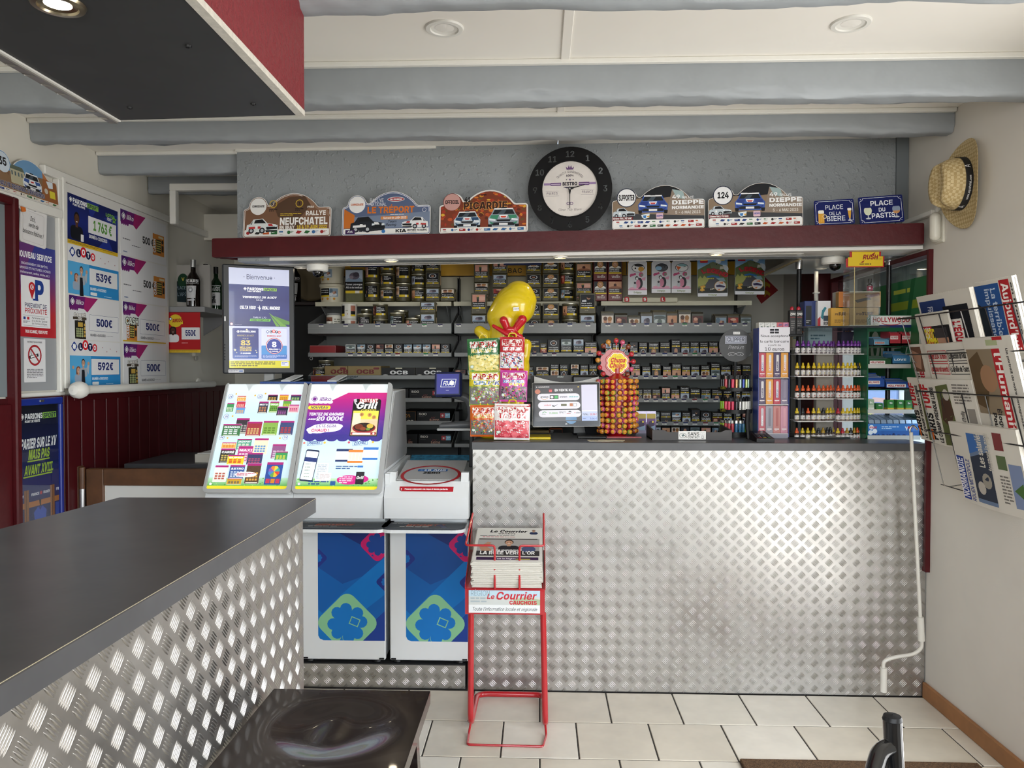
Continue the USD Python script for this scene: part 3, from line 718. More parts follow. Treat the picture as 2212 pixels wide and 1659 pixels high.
# right-hand top: clear flap with sticker, slot cheeks, logo and red notice
for x0,x1 in((-.697,-.655),(-.355,-.321)):put(un,'slot_cheek',ou(extr(Polygon([(3.473,.962),(3.49,1.003),(3.53,1.003),(3.53,.962)]),x1-x0,(x0,0,0),(0,1,0),(0,0,1))),fw)
put(un,'ticket_flap',ou(hull([(x,y,z+d)for x in(-.652,-.355)for y,z in((3.485,.967),(3.78,1.02))for d in(0,.004)])),acr)
a=Art(300,300);a.ring(150,240,150,16,'b3272f',40);a.rect(75,150,150,34,'2c66a8',4);a.text('-18 ANS',150,178,26,'f0f0f0','b',an='c',fit=135);a.text('ZÉRO',150,225,28,'1a1a1a','k',an='c',fit=88)
a.build(un,(-.643+.9,3.775-3.6,1.0243),(1,0,0),(0,.984,.177),.28,.285,GLOSS)
put(un,'rear_flyers',ou(hull([(x,y,z)for x in(-.66,-.34)for y,z in((3.9,1.01),(3.96,1.03),(3.96,1.01))])),mat('flyer_green_blue','2c6f8f',.5,var=(40,.6)))
a=Art(100,9.5);a.poly([(0,0),(100,0),(99.5,9.5),(3.5,9.5),(0,7)],'b5202d');a.poly([(0,7),(3.5,9.5),(2.8,7.6)],'222222');a.text('!',2.6,7.4,4.4,'fff','k');a.text('Pensez à demander vos reçus et tickets perdants',9.5,6.2,3.1,'fff','b',fit=80)
s_=A([0,.545,.838])
a.build(un,(-.632+.9,3.4595-3.6,.9425),(1,0,0),s_,.245,.024,GLOSS)
a=Art(130,60)
lg=shapely.union_all([rrect(0,13,90,51,7),dia(98,29,31,.12)])
a.shape(lg.buffer(2.2),'f6f8fa');a.shape(lg,'1d2f86');a.shape(rrect(2,15,40,49,6),'1b5aa8')
a.text('FDJ',8,44,25,'f4f4f4','b',it=.22,fit=50,part='logo');clover(a,98,30,20,'f6f6f6');a.shape(affinity.rotate(sbox(102,20,111,29),20,origin=(98,30)),'d0204c')
a.build(un,(-.579+.9,3.4288+.0085-3.6,.873),(1,0,0),(0,-.156,.988),.152,.071,GLOSS)
# slanted lit displays
V_=A([0,.28,.49]);VL=float(np.linalg.norm(V_));V_=V_/VL
lit=pmat('lit_poster',.35,.2,.5)
arts=[]
# display 1: wall of scratch cards
a=Art(375,525);a.part='poster'
a.grad(0,0,375,470,['eef5f8','d4eaf3','d8ecf2','cfe6ee']);a.grad(0,470,375,40,['bfe0c0','5cae4c']);a.rect(0,508,375,17,'f3e02a');a.rect(0,0,375,40,'e9eef0')
rr=random.Random(4)
for k in range(70):a.circ(rr.uniform(0,375),rr.uniform(470,506),rr.uniform(1.5,4),rr.choice(['7fc35f','4f9f3f','9ad07c']),6)
for x,y,t in((20,66,'1€'),(165,66,'2€'),(20,170,'3€'),(20,275,'5€'),(325,275,'10€')):price(a,x,y,13,t)
for x,y in((45,52),(140,60),(190,50),(50,168),(48,278),(300,278)):a.circ(x,y,4.5,'e9b84a',8)
P1=[(55,62,42,28,'e9a13a','f3d9a0','CASH'),(58,92,42,30,'d24257','f0c7b0',''),(60,122,44,34,'6fa4d8','f3b04a',''),(12,100,34,46,'4a9a5e','e8e8d0',''),(205,56,48,30,'2b2b33','d8a94a',''),(262,56,44,30,'e7b53c','b3541f',''),(318,56,50,32,'3d3f58','9cc66a',''),
(168,92,46,60,'3b4054','d08a5a','MOTS'),(222,92,44,56,'86b84e','3f6b2f','GOLD'),(285,84,40,44,'6aa84a','d9c94a',''),(318,108,48,40,'e8a9b8','c03a6a',''),(262,118,52,46,'2d3140','a35a9a',''),
(75,178,62,78,'38323a','a9a0a0',''),(15,208,88,60,'3f7a4a','e8e8e8','BINGO'),(130,196,72,72,'a63240','d8bc7a',''),(208,192,72,72,'8eb552','62892f',''),(290,192,66,70,'3c4a78','c23a3a',''),
(28,300,68,30,'f2b860','d87a2a','CASH'),(30,330,70,70,'2e2b27','c9b35f','CARRÉ'),(98,282,70,54,'5aa38a','dfe7d0','JACKPOT'),(112,318,72,78,'c2458c','e4cfd8','MAXI'),(182,280,66,78,'f3e7c8','5f93c9',''),(272,308,64,70,'97598a','cdb6c8',''),(292,344,58,42,'3b9b5a','e0d84a',''),
(70,362,78,46,'f2d21f','d43a2c','SUPER'),(162,352,72,56,'39406a','b04a6a',''),(20,412,62,78,'f0efe8','b85a4a',''),(90,410,70,66,'3a5a9c','cfd8e8','ASTRO'),(170,402,66,96,'5a4030','d9a24a',''),(88,474,68,28,'d8a82c','35465a','')]
for x,y,w,h,c,c2,t in P1:ticket(a,x,y,w,h,c,c2,t or None)
a.rect(262,396,76,106,'2c4f9e',2);a.rect(262,396,76,12,'b3227a')
for k in range(8):
 an=k*math.pi/4;a.shape(Polygon([(300,440),(300+26*math.cos(an),440+26*math.sin(an)),(300+28*math.cos(an+.39),440+28*math.sin(an+.39)),(300+26*math.cos(an+.78),440+26*math.sin(an+.78))]),['e2483a','f1c232','6aa84f','4a86c8','8e5ab5','f0883a','e6d84a','3fb0a0'][k])
for k in range(3):a.rect(268+k*23,474,19,22,['c53a5a','d8862c','c53a5a'][k],1)
a.shape(disc(170,455,52,20,13),'f7f3f3');a.greek(128,448,84,15,'c2305a',2,8);a.circ(14,500,6,'f4f4f4')
arts.append(a)
# display 2: instant game poster
a=Art(375,525);a.part='poster'
a.rect(0,0,375,45,'e9eef0');a.grad(0,45,375,250,['d42a80','b02c8c','7d2f98','4a2f94','3a2f8c'])
a.grad(0,282,375,190,['cfe9f5','dceff7','d2e9f0']);a.grad(0,470,375,40,['c9e6c2','58ad48']);a.rect(0,508,375,17,'f3e02a')
for k in range(80):a.circ(rr.uniform(0,375),rr.uniform(468,506),rr.uniform(1.5,4.5),rr.choice(['7fc35f','4f9f3f','9ad07c','3f8f35']),6)
a.shape(shapely.union_all([Polygon([(0,282),(375,282),(375,260),(0,260)])]+[disc(30+52*k,281,26,16,12)for k in range(7)]),'3a2f8c')
a.shape(shapely.union_all([Polygon([(0,45),(185,45),(90,96),(0,96)])]+[disc(14+22*k,94,14,12,9)for k in range(5)]),'f2f4f8');illiko(a,10,88,20,'7b2a8c')
a.rect(0,112,108,21,'f2e339',10);a.text('NOUVEAU',12,128,12,'4a2a78','b',fit=84)
a.text('TENTEZ DE GAGNER',8,164,15,'fff','k',it=.12,fit=168);a.text('JUSQU’À',8,186,8,'fff','k',it=.12);a.text('20 000€',46,190,22,'fff','k',it=.12,fit=130)
a.shape(shapely.union_all([disc(100,226,74,20,22),disc(60,236,52,16,18),disc(140,218,40,16,14)]+[disc(30+20*k,246-4*k,14,10,10)for k in range(6)]),'f6f4fa')
a.text('L’ÉTÉ SERA',52,224,14,'6a2a8c','m',it=.05,fit=96);a.text('CHAUD !',32,245,14,'d0246a','b',fit=84)
a.rect(214,78,134,62,'1f1f22',12);a.poly([(214,130),(348,130),(346,268),(216,268)],'2e2a26');a.rect(220,138,122,124,'e9cfa8');a.rect(220,138,122,44,'f0e05a');a.rect(222,150,38,60,'e9e6c8');a.rect(282,190,60,40,'e8c7a0')
for k,(x,y)in enumerate(((262,158),(300,160),(322,172))):a.circ(x,y,10,'c9925a',10);a.text('?',x,y+5,9,'7b2a2a','k',an='c')
a.shape(disc(280,226,55,24,26),'a02028');a.shape(disc(280,222,50,24,22),'2a1c18');a.shape(disc(256,220,20,12,14),'7a3320');a.shape(disc(276,230,14,12,9),'8f4527');a.shape(disc(308,216,16,12,12),'d8b84a');a.shape(disc(300,232,10,10,7),'6f9a3a');a.rect(222,248,118,12,'a5282c');a.rect(228,250,86,9,'f0eee8',2);a.circ(328,254,5,'f0f0f0')
a.text('INSTANT',244,94,17,'f2efe8','k',sp=.02,fit=88,out=('b3222a',2.2));a.text('Grill',228,128,34,'f4f2ee','k',it=.25,fit=100);a.text('CUISTOT',256,142,10,'e9d85a','k',it=.1,fit=72)
a.line([(222,96),(240,120)],5,'d8d8d8');a.poly([(214,80),(228,76),(232,94),(220,98)],'d0d0d0')
for x,t,rot in((22,'PARIEZ',.1),(236,'COCHEZ',.1)):
 a.shape(affinity.rotate(sbox(x,292,x+70,312).difference(sbox(x+1.5,293.5,x+68.5,310.5)),-6,origin=(x+35,302)),'3a4a9c');a.text(t,x+6,310,14,'2c3a8c','b',it=.2,fit=56,rot=.1)
for x,y,c in((8,302,'e08a7a'),(104,300,'e9c04a'),(218,298,'d0506a'),(330,296,'e9c04a')):a.circ(x,y,6,c,8)
a.shape(affinity.rotate(rrect(18,334,80,486,8),5,origin=(45,410)),'24304f');a.shape(affinity.rotate(rrect(21,342,77,478,4),5,origin=(45,410)),'f2f4f8');a.shape(affinity.rotate(sbox(21,372,77,392),5,origin=(45,410)),'2a3a78')
for k in range(5):a.greek(30,402+15*k,40,6,'8fa08f',1,k)
for x,y,w,h,c,c2 in((165,330,76,62,'2b3a6a','e4e6f0'),(222,334,70,64,'e8873c','f6e0d0'),(290,322,70,60,'3a78c8','e8eef8')):
 a.rect(x,y,w,h,'f4f4f6');a.rect(x,y,w,12,c);a.rect(x,y+h-10,w,10,c)
 for i in range(4):
  a.rect(x+3+i*(w-4)/4,y+15,(w-4)/4-3,h-29,c2)
a.rect(84,400,54,84,'eef0f2');a.greek(88,406,44,70,'b8bec8',9,3);a.rect(100,446,56,36,'f6f6f8');a.greek(104,452,48,26,'c9b8b8',4,2)
a.greek(172,412,110,20,'4a6a9c',2,6);a.rect(272,410,26,9,'3a78c8',1)
a.shape(shapely.union_all([disc(240,478,56,16,22),disc(290,474,40,14,18)]),'d6268a');a.greek(196,462,60,36,'f8e8f0',4,9);a.rect(270,440,38,58,'24202a',2);a.text('Grill',272,474,14,'f0eee8','k',it=.2,fit=33)
a.greek(56,484,92,22,'1f4f8c',2,12);a.rect(156,484,24,20,'2a5a9c',2);a.circ(14,498,6,'e8d8ea')
arts.append(a)
for i,(x0,x1)in enumerate(cols[:2]):
 o=A([x0+.9,3.42-3.6,.905]);w=x1-x0
 g=rrect(0,0,w,VL,.022,6).difference(rrect(.012,.018,w-.022,VL+.04,.012,4))
 nn=np.cross([1,0,0],V_)
 put(un,'display_back',extr(rrect(.002,.004,w-.002,VL-.003,.018,5),.02,o-nn*.0,(1,0,0),V_),fw)
 put(un,'display_frame',extr(g,.012,o+nn*.02,(1,0,0),V_),fg)
 arts[i].build(un,o+A([.012,0,0])+V_*(VL-.004)+nn*.0205,(1,0,0),V_,w-.034,VL-.024,lit,eps=4e-5,single='lit_poster')
 put(un,'display_glass',extr(rrect(.012,.018,w-.022,VL-.002,.01,4),.002,o+nn*.028,(1,0,0),V_),clear)
 for q in(.12,.28):put(un,'clip',extr(Polygon([(q,VL-.05),(q+.012,VL-.02),(q+.03,VL-.008),(q-.02,VL-.008)]),.004,o+nn*.031,(1,0,0),V_),clear)
put(un,'side_shield',ou(extr(Polygon([(3.47,1.02),(3.70,1.355),(3.715,1.36),(3.965,1.365),(3.985,1.35),(4.03,1.06),(4.02,1.03)]),.004,(-.702,0,0),(0,1,0),(0,0,1))),acr)
put(un,'shield_base',ou(extr(Polygon([(3.46,1.0),(4.03,1.02),(4.03,.97),(3.46,.95)]),.02,(-.70,0,0),(0,1,0),(0,0,1))),fw)
# acrylic tray on top
tr=thing('acrylic_tray','clear acrylic ticket tray lying on top of the lit lottery displays','tray',(-1.15,3.80,1.405))
put(tr,'sheet',hull([(x,y,z+d)for x,y,z in((-.22,-.07,0),(.17,-.07,0),(.20,.2,.028),(-.15,.2,.028))for d in(0,.006)]),glass_mat('tinted_tray',(.55,.62,.66),1.0))
put(tr,'front_strip',cb(-.22,.16,-.075,-.071,-.003,.008,.001),mat('blue_strip','2a4f98',.3))
for x in(-.12,.11):put(tr,'holder',hull([(x+q,y,z+d)for q in(0,.045)for y,z in((-.06,.008),(.15,.034))for d in(0,.006)]),fw)
# portrait monitor on its pole
mo=thing('portrait_monitor','tall black portrait monitor showing a blue welcome screen','monitor',(-1.45,3.94,1.73),rz=math.radians(26))
put(mo,'casing',cb(-.178,.178,-.014,.03,-.279,.279,.006),mat('monitor_casing','2b2d30',.4))
for k in range(6):put(mo,'button',cb(-.172,-.166,-.0155,-.014,-.21+k*.015,-.204+k*.015,.0005),black_m)
put(mo,'maker_plate',bx(-.171,-.163,-.0152,-.014,-.012,.012),mat('plate_silver','c8c8c8',.3))
a=Art(300,510);a.part='screen_image'
a.rect(0,0,300,84,'c3c8e0');a.text('· Bienvenue ·',150,56,24,'45486a','r',an='c',fit=158)
a.grad(0,84,300,212,['38407a','2e3470','343a78','2a2f66'])
for k in range(14):
 an=math.radians(200+k*26);a.poly([(150,190),(150+190*math.cos(an),190+190*math.sin(an)),(150+190*math.cos(an+.07),190+190*math.sin(an+.07))],'3a4288')if 84<190+190*math.sin(an)<296 and 0<150+190*math.cos(an)<300 else None
a.poly([(196,226),(206,232),(290,294),(232,294)],'6f9f48');a.poly([(222,240),(300,268),(300,284),(270,284)],'5c8a44');a.line([(200,232),(252,294)],2.5,'2a2f66')
parions(a,72,112,14,164);a.text('VENDREDI 25 AOÛT',150,152,10.5,'f2f2f6','k',it=.2,an='c',fit=170);a.text('LaLiga',150,164,8.5,'d8d8e4','m',an='c')
a.text('CELTA VIGO',52,208,16,'fff','ck',it=.12,fit=78);a.text('REAL MADRID',162,208,16,'fff','ck',it=.12,fit=90);a.poly([(138,196),(146,200),(150,186),(152,202),(160,200),(153,206),(150,218),(147,206)],'fff')
a.text('PARI N° 170',150,254,8,'d0d4e8','m',an='c');a.poly([(104,257),(206,257),(202,270),(100,270)],'6fc04e');a.text('PARIEZ AVANT 21:00',152,267,7,'1f2a3a','k',it=.2,an='c',fit=88)
a.circ(12,286,7,'e8e8ee');a.ring(12,286,7,1.4,'c03a3a');a.greek(28,289,56,3,'b8bcd8',1,2)
a.rect(0,296,300,176,'c0c4e2');a.rect(16,306,128,156,'28307a',5);a.grad(18,400,124,60,['28307a','2f58a8'])
fmark(a,44,324,8);a.text('EUROMILLIONS',54,328,9,'fff','k',fit=76);a.text('VENDREDI 25 AOÛT',80,348,7.5,'b9a96a','m',an='c',fit=84);a.text('PLUS DE',80,362,5,'d0c890','m',an='c');a.text('83',80,394,25,'d8c06a','k',an='c',sx=1.1)
a.text('MILLIONS',80,411,11,'d8c06a','k',an='c',fit=58);a.text('D’EUROS',80,424,11,'d8c06a','k',an='c',fit=58);a.text('À GAGNER',80,438,7,'fff','k',an='c');a.greek(26,446,108,10,'b8bcd8',3,2)
for x,y,s in((28,418,8),(36,432,4),(130,420,4),(134,430,5),(86,314,6)):a.poly([(x+s*(1 if k%2==0 else .42)*math.sin(k*math.pi/5),y-s*(1 if k%2==0 else .42)*math.cos(k*math.pi/5))for k in range(10)],'f0e8c0')
a.rect(158,306,128,156,'d2d6ea',5);a.rect(158,394,128,68,'4a8fd0',4);a.rect(158,440,128,22,'3a68b8',4);loto(a,182,330,14);a.text('SAMEDI 26 AOÛT',222,348,7.5,'c03a4a','k',an='c',fit=72)
a.circ(222,396,42,'f0f0f4',30);a.ring(222,396,42,3,'c23a4a',30);a.circ(222,396,37,'2f3c96',28);a.text('8',222,402,28,'fff','k',an='c');a.text('MILLIONS €',222,416,7,'fff','k',an='c',fit=54);a.text('À GAGNER',222,426,5.5,'fff','k',an='c');a.greek(164,444,116,14,'c0d0f0',3,4)
a.rect(0,472,300,38,'d8cf2c');a.greek(6,477,220,28,'5a5628',3,12);a.rect(256,476,38,24,'dcdcea',2);a.greek(260,480,30,14,'5a6aa8',2,3)
a.build(mo,(-.148,-.0146,.262),(1,0,0),(0,0,1),.298,.512,pmat('screen_lit',.2,.3,.3),eps=3e-5,single='screen_image')
a=Art(75,16);a.rect(0,0,75,16,'e6e6ea',1);a.greek(4,5,44,7,'8a8a9a',2,3);a.rect(52,5,18,7,'7a94c8',1)
a.build(mo,(-.153,-.0150,-.257),(1,0,0),(0,0,1),.075,.017,GLOSS,single='sticker')
po=thing('monitor_pole','pale grey pole carrying the portrait monitor behind the lit displays','pole',(-1.425,3.93,1.372))
put(po,'post',cb(-.025,.025,.07,.10,0,.30,.004),fg);put(po,'bracket',cb(-.05,.05,.06,.07,.22,.30,.003),fg);put(po,'foot',cb(-.06,.06,.04,.12,0,.006,.002),fg)
# small validation terminal on its arm
te=thing('lottery_terminal','small blue-screened lottery terminal on a dark grey curved arm','terminal',(-.402,3.80,1.15))
gp=mat('terminal_grey','55575a',.4)
R_=rotm('x',-.12)@rotm('z',-.12)
put(te,'screen_casing',mv(cb(-.068,.068,-.012,.02,-.062,.06,.008),(-.045,-.03,.25),R_),mat('terminal_blue_casing','1b2450',.3))
a=Art(110,96);a.part='screen_image';a.rect(0,0,110,96,'3b3f94');a.poly([(26,24),(98,24),(90,64),(18,64)],'f0f2fa');a.poly([(29,27),(94,27),(87,61),(22,61)],'2c3a9a');a.text('FDJ',30,56,22,'fff','b',it=.25,fit=34);clover(a,75,44,12,'fff');a.greek(46,78,24,4,'d0d4f0',1,1)
a.build(te,A([-.045,-.03,.25])+R_@A([-.056,-.0125,.050]),R_@A([1,0,0]),R_@A([0,0,1]),.112,.098,pmat('screen_lit',.2,.3,.3),single='screen_image')
arm=fillet([(-.03,.01,.20),(.06,.03,.18),(.075,.03,.08),(.06,.02,.04)],.06,6)
put(te,'arm',tube(arm,np.linspace(.02,.034,len(arm)),12),gp,40)
put(te,'scanner_head',blob([((((-.08,-.03,.045)),.012),((.06,.0,.05),.02)),(((-.08,.03,.045),.012),((.06,.03,.05),.02))],.012,sm=5),gp,True)
put(te,'base_plate',cb(-.10,.075,-.05,.06,.022,.034,.003),mat('terminal_pale','a9abab',.35));put(te,'post',cb(.055,.075,-.01,.03,-.162,.03,.003),black_m)
# wooden swing gate to the left of the unit
ga=thing('swing_gate','low wooden-framed swing gate with white panel behind the bar','gate',(-2.19,3.60,0))
wd=mat('stained_oak','5a3a22',.45,var=(14,.25))
put(ga,'stile',cb(0.03,.115,-.02,.02,.1,1.0,.004),wd);put(ga,'top_rail',cb(.115,.66,-.02,.02,.92,1.0,.004),wd);put(ga,'panel',bx(.11,.66,-.006,.006,.1,.925),mat('gate_white','d9d8d2',.5));put(ga,'hinge_post',cb(-.04,.0,-.03,.02,0,1.012,.004),wd)
put(ga,'hinge',tube([(.015,-.024,.80),(.015,-.024,.905)],.013,12),steel,30);put(ga,'hinge_knuckle',tube([(.015,-.024,.905),(.015,-.024,1.008)],.014,12),wd,30)
t=thing('paper_block','pale stack of papers lying behind the gate beside the lottery unit','papers',(-1.80,3.95,.985));put(t,'stack',cb(0,.22,0,.2,0,.045,.002),mat('paper_pale','cfc9bb',.8));put(t,'top_sheet',cb(.01,.22,.01,.2,.0455,.049,.001),mat('paper_white','e8e6e0',.8))
t=thing('back_worktop','low dark worktop behind the gate under the papers','worktop',(-1.80,3.95,0));put(t,'top',cb(-.35,.25,-.05,.5,.955,.9845,.003),slate);put(t,'body',cb(-.33,.23,-.03,.48,0,.9545,.003),dark_m)
# ================================================================ tobacco rack behind the counter
def build_cyl(a,parent,R,z0,H,W,mat_=None,eps=6e-5,single='label_print'):
 """Wraps a flat print of real size W x H round a cylinder of radius R, its middle facing -y."""
 V,T,C,k=[],[],[],0
 for v,t,c,lv,lo,hi,pt in a.ops:
  const=np.ptp(c,axis=0).max()<1e-9
  if const and hi[0]-lo[0]>a.w*.09:
   q,t=trimesh.remesh.subdivide_to_size(np.c_[v,np.zeros(len(v))],t,a.w/9,max_iter=8)
   v=q[:,:2];c=np.broadcast_to(c[0],(len(v),3))
  th=(v[:,0]/a.w-.5)*W/R;r=R+.0003+eps*lv
  V.append(np.stack([r*np.sin(th),-r*np.cos(th),z0+H*(1-v[:,1]/a.h)],1));T.append(t+k);C.append(c);k+=len(v)
 V,T,C=np.vstack(V),np.vstack(T),np.vstack(C)
 m=V[T].mean(1);nn=np.cross(V[T[:,1]]-V[T[:,0]],V[T[:,2]]-V[T[:,0]])
 fl_=(nn[:,0]*m[:,0]+nn[:,1]*m[:,1])<0
 T[fl_]=T[fl_][:,::-1]
 put(parent,single,(V,T),mat_ or PRINT,col=C)
def pic(a,k,x,y,w,h):
 """Warning photographs reduced to their main shapes."""
 E=lambda cx,cy,rx,c,ry=None:a.shape(disc(x+w*cx,y+h*cy,w*rx,14,h*(ry if ry else rx)).intersection(sbox(x,y,x+w,y+h)),c)
 B=lambda c:a.rect(x,y,w,h,c)
 if k=='foot':B('b9c4d2');E(.5,.95,.5,'8fa3b8',.35);E(.52,.5,.3,'6c6472',.3);E(.62,.38,.18,'4b4450',.2);E(.35,.62,.12,'9a8d96',.14)
 elif k=='throat':B('c08a68');E(.2,.3,.35,'d8a482',.6);E(.78,.4,.3,'cf9873',.7);E(.5,.5,.12,'4a1f16',.2);E(.5,.95,.5,'9c6347',.3)
 elif k=='woman':B('20242a');E(.5,.95,.46,'ece9e2',.38);E(.5,.42,.25,'b8884e',.5);E(.5,.46,.14,'d9ab8a',.28);E(.5,.62,.04,'9c4b3a',.05);E(.44,.42,.025,'3a2a20',.04);E(.56,.42,.025,'3a2a20',.04)
 elif k=='ring':B('16171b');E(.5,.5,.32,'cfd0d4',.44);E(.5,.5,.25,'17181c',.34);E(.5,.52,.13,'b98c74',.18);E(.46,.42,.09,'6c4a38',.1)
 elif k=='baby':B('2a2c38');E(.5,.98,.45,'e0dfda',.34);E(.5,.48,.2,'d7a488',.36);E(.5,.6,.06,'8a4a3a',.07);E(.5,.3,.19,'c99678',.16)
 elif k=='man':B('23252b');E(.62,.95,.42,'11131a',.4);E(.58,.42,.14,'a97e64',.28);E(.6,.3,.15,'2a211c',.18);a.poly([(x+w*.1,y+h*.75),(x+w*.4,y+h*.7),(x+w*.42,y+h),(x+w*.08,y+h)],'d8d8dc')
 elif k=='couple':B('e3d6c8');E(.3,.45,.17,'c98f6e',.34);E(.3,.28,.18,'5a3624',.2);E(.68,.45,.17,'d7a07e',.34);E(.7,.3,.19,'a5713c',.22);E(.5,.98,.5,'1c1c20',.3)
 elif k=='lung':B('a33a34');E(.35,.5,.2,'6c1d1c',.4);E(.66,.5,.2,'d77d62',.4);E(.5,.2,.3,'e0b09a',.14)
 elif k=='bed':B('8fa4b4');E(.4,.75,.5,'dfe4e8',.24);E(.55,.5,.2,'c7987c',.2);E(.7,.46,.1,'6a4636',.14);E(.2,.3,.2,'5f7688',.3)
 elif k=='arms':B('d79a86');E(.7,.5,.4,'e7b6a2',.3);E(.42,.5,.1,'3a4a3a',.42);E(.42,.22,.08,'c9a05a',.14);E(.42,.8,.09,'242424',.2)
 elif k=='eye':B('8c9aa0');E(.5,.6,.46,'c9d2cf',.26);E(.5,.6,.2,'66756f',.2);E(.5,.25,.5,'55605f',.16)
 else:B('5a2a28');E(.4,.55,.35,'b0705c',.3);E(.7,.5,.2,'2a1414',.3);E(.3,.3,.2,'d9a890',.16)
PICS=['foot','throat','woman','ring','baby','man','couple','lung','bed','arms','eye','sore']
PDES=dict(foot='grey-blue foot photo',throat='orange skin photo',woman='blonde woman photo',ring='white ring photo',baby='baby photo',man='dark man photo',couple='two heads photo',lung='red lung photo',bed='pale blue bed photo',arms='pink arm photo',eye='grey-green photo',sore='dark red photo')
TXT=[('Fumer nuit à','vos poumons'),('Fumer provoque','des AVC et des handicaps'),('Fumer diminue','la fertilité'),('Fumer bouche','vos artères'),('Fumer peut tuer','l’enfant que vous attendez'),('Fumer provoque le','cancer de la bouche')]
def warn(w,h,k,ti,top,base='2f2d22',lines=2):
 """Warning panel: picture above or below the black text field, narrow yellow band between."""
 a=Art(w,h);t=TXT[ti%len(TXT)]
 m=w*.05
 if top:
  a.rect(m,h*.05,w-2*m,h*.36,'d8d4cc');pic(a,k,m,h*.05,w-2*m,h*.36);y=h*.41
  a.rect(m,y,w-2*m,h*.26,'0e0e10');yb=y+h*.26
 else:
  a.rect(m*.6,h*.03,w-1.2*m,h*.33,'0e0e10');y=h*.04;yb=h*.36
  pic(a,k,m*.6,h*.46,w-1.2*m,h*.52)
 for i,s in enumerate(t):a.text(s,m*1.8,y+h*(.115+.11*i),h*.075,'f2f2f2','b',fit=min(w*.8,text_w(s,h*.075)))
 a.rect(m,yb,w-2*m,h*.075,'e2c329');a.rect(w*.5,yb,w*.12,h*.075,'f2ede0');a.greek(m*1.6,yb+h*.022,w*.36,h*.03,'3a3416',1,2)
 if top:a.greek(w*.32,h*.84,w*.36,h*.04,'a39d84',1,4)
 return a
pack_m=mat('pack_black','101012',.45,spec=.25);olive=mat('pack_olive','4a4429',.45);foil=mat('pack_foil','b9a46a',.3,metal=.6);foil_s=mat('foil_silver','c9c4ad',.3,metal=.8)
# prototypes
PK={}
for i,k in enumerate(PICS):
 for top in(0,1):
  p=Proto('cigarette_pack')
  put(p,'box',cb(-.0275,.0275,0,.0225,0,.086,.0012),pack_m)
  if i%3!=1:put(p,'lid',cb(-.0278,.0278,-.0002,.0227,.0862,.0874,.0004),olive)
  warn(55,86,k,i,top,'1a1a1c').build(p,(-.027,-.0001,.0855),(1,0,0),(0,0,1),.054,.085,GLOSS,eps=2e-5,single='warning_print')
  PK[k,top]=p
pb=Proto('cigarette_pack');put(pb,'box',cb(-.0275,.0275,0,.0225,0,.086,.0012),pack_m);put(pb,'lid',cb(-.0275,.0275,0,.0226,.0862,.0874,.0003),mat('pack_top','2a2a2b',.4))
BXP={}
for i,k in enumerate(PICS):
 p=Proto('tobacco_box')
 put(p,'box',cb(-.05,.05,0,.07,0,.108,.003),olive);put(p,'lid',cb(-.0505,.0505,-.001,.071,.092,.109,.002),olive)
 warn(100,110,k,i+1,1).build(p,(-.046,-.0012,.106),(1,0,0),(0,0,1),.092,.104,PRINT,eps=3e-5,single='warning_print')
 put(p,'tax_stamp',bx(.0506,.0508,.02,.05,.02,.085),mat('stamp_paper','e6cfa8',.7));BXP[k]=p
TN={}
for i,k in enumerate(PICS):
 p=Proto('tobacco_tin')
 put(p,'body',lathe([(.001,0),(.048,0),(.05,.002),(.05,.097),(.046,.1),(.001,.1)],28),olive,40)
 put(p,'rim',lathe([(.0502,.094),(.0518,.096),(.0518,.1005),(.049,.102),(.044,.1)],28),foil_s,40)
 put(p,'lid',lathe([(.044,.1001),(.03,.1012),(.001,.1014)],28),mat('tin_lid','bfb9a6',.35,metal=.5),40)
 a=Art(130,92);a.rect(8,10,36,62,'d8d4cc');pic(a,k,8,10,36,62);a.rect(44,10,66,48,'0e0e10');a.rect(44,58,66,14,'e2c329');a.rect(84,58,14,14,'f2ede0');t=TXT[i%6];ws=' '.join(t).split()
 ls,cur=[],''
 for w_ in ws:
  if len(cur)+len(w_)>11 and cur:ls.append(cur);cur=w_
  else:cur=(cur+' '+w_).strip()
 ls.append(cur)
 for j,s in enumerate(ls[:4]):a.text(s,47,20+j*11,7,'f2f2f2','b',fit=min(60,text_w(s,7)))
 a.greek(18,80,20,4,'b8b29a',1,2)
 build_cyl(a,p,.05,.004,.088,.13,PRINT);TN[k]=p
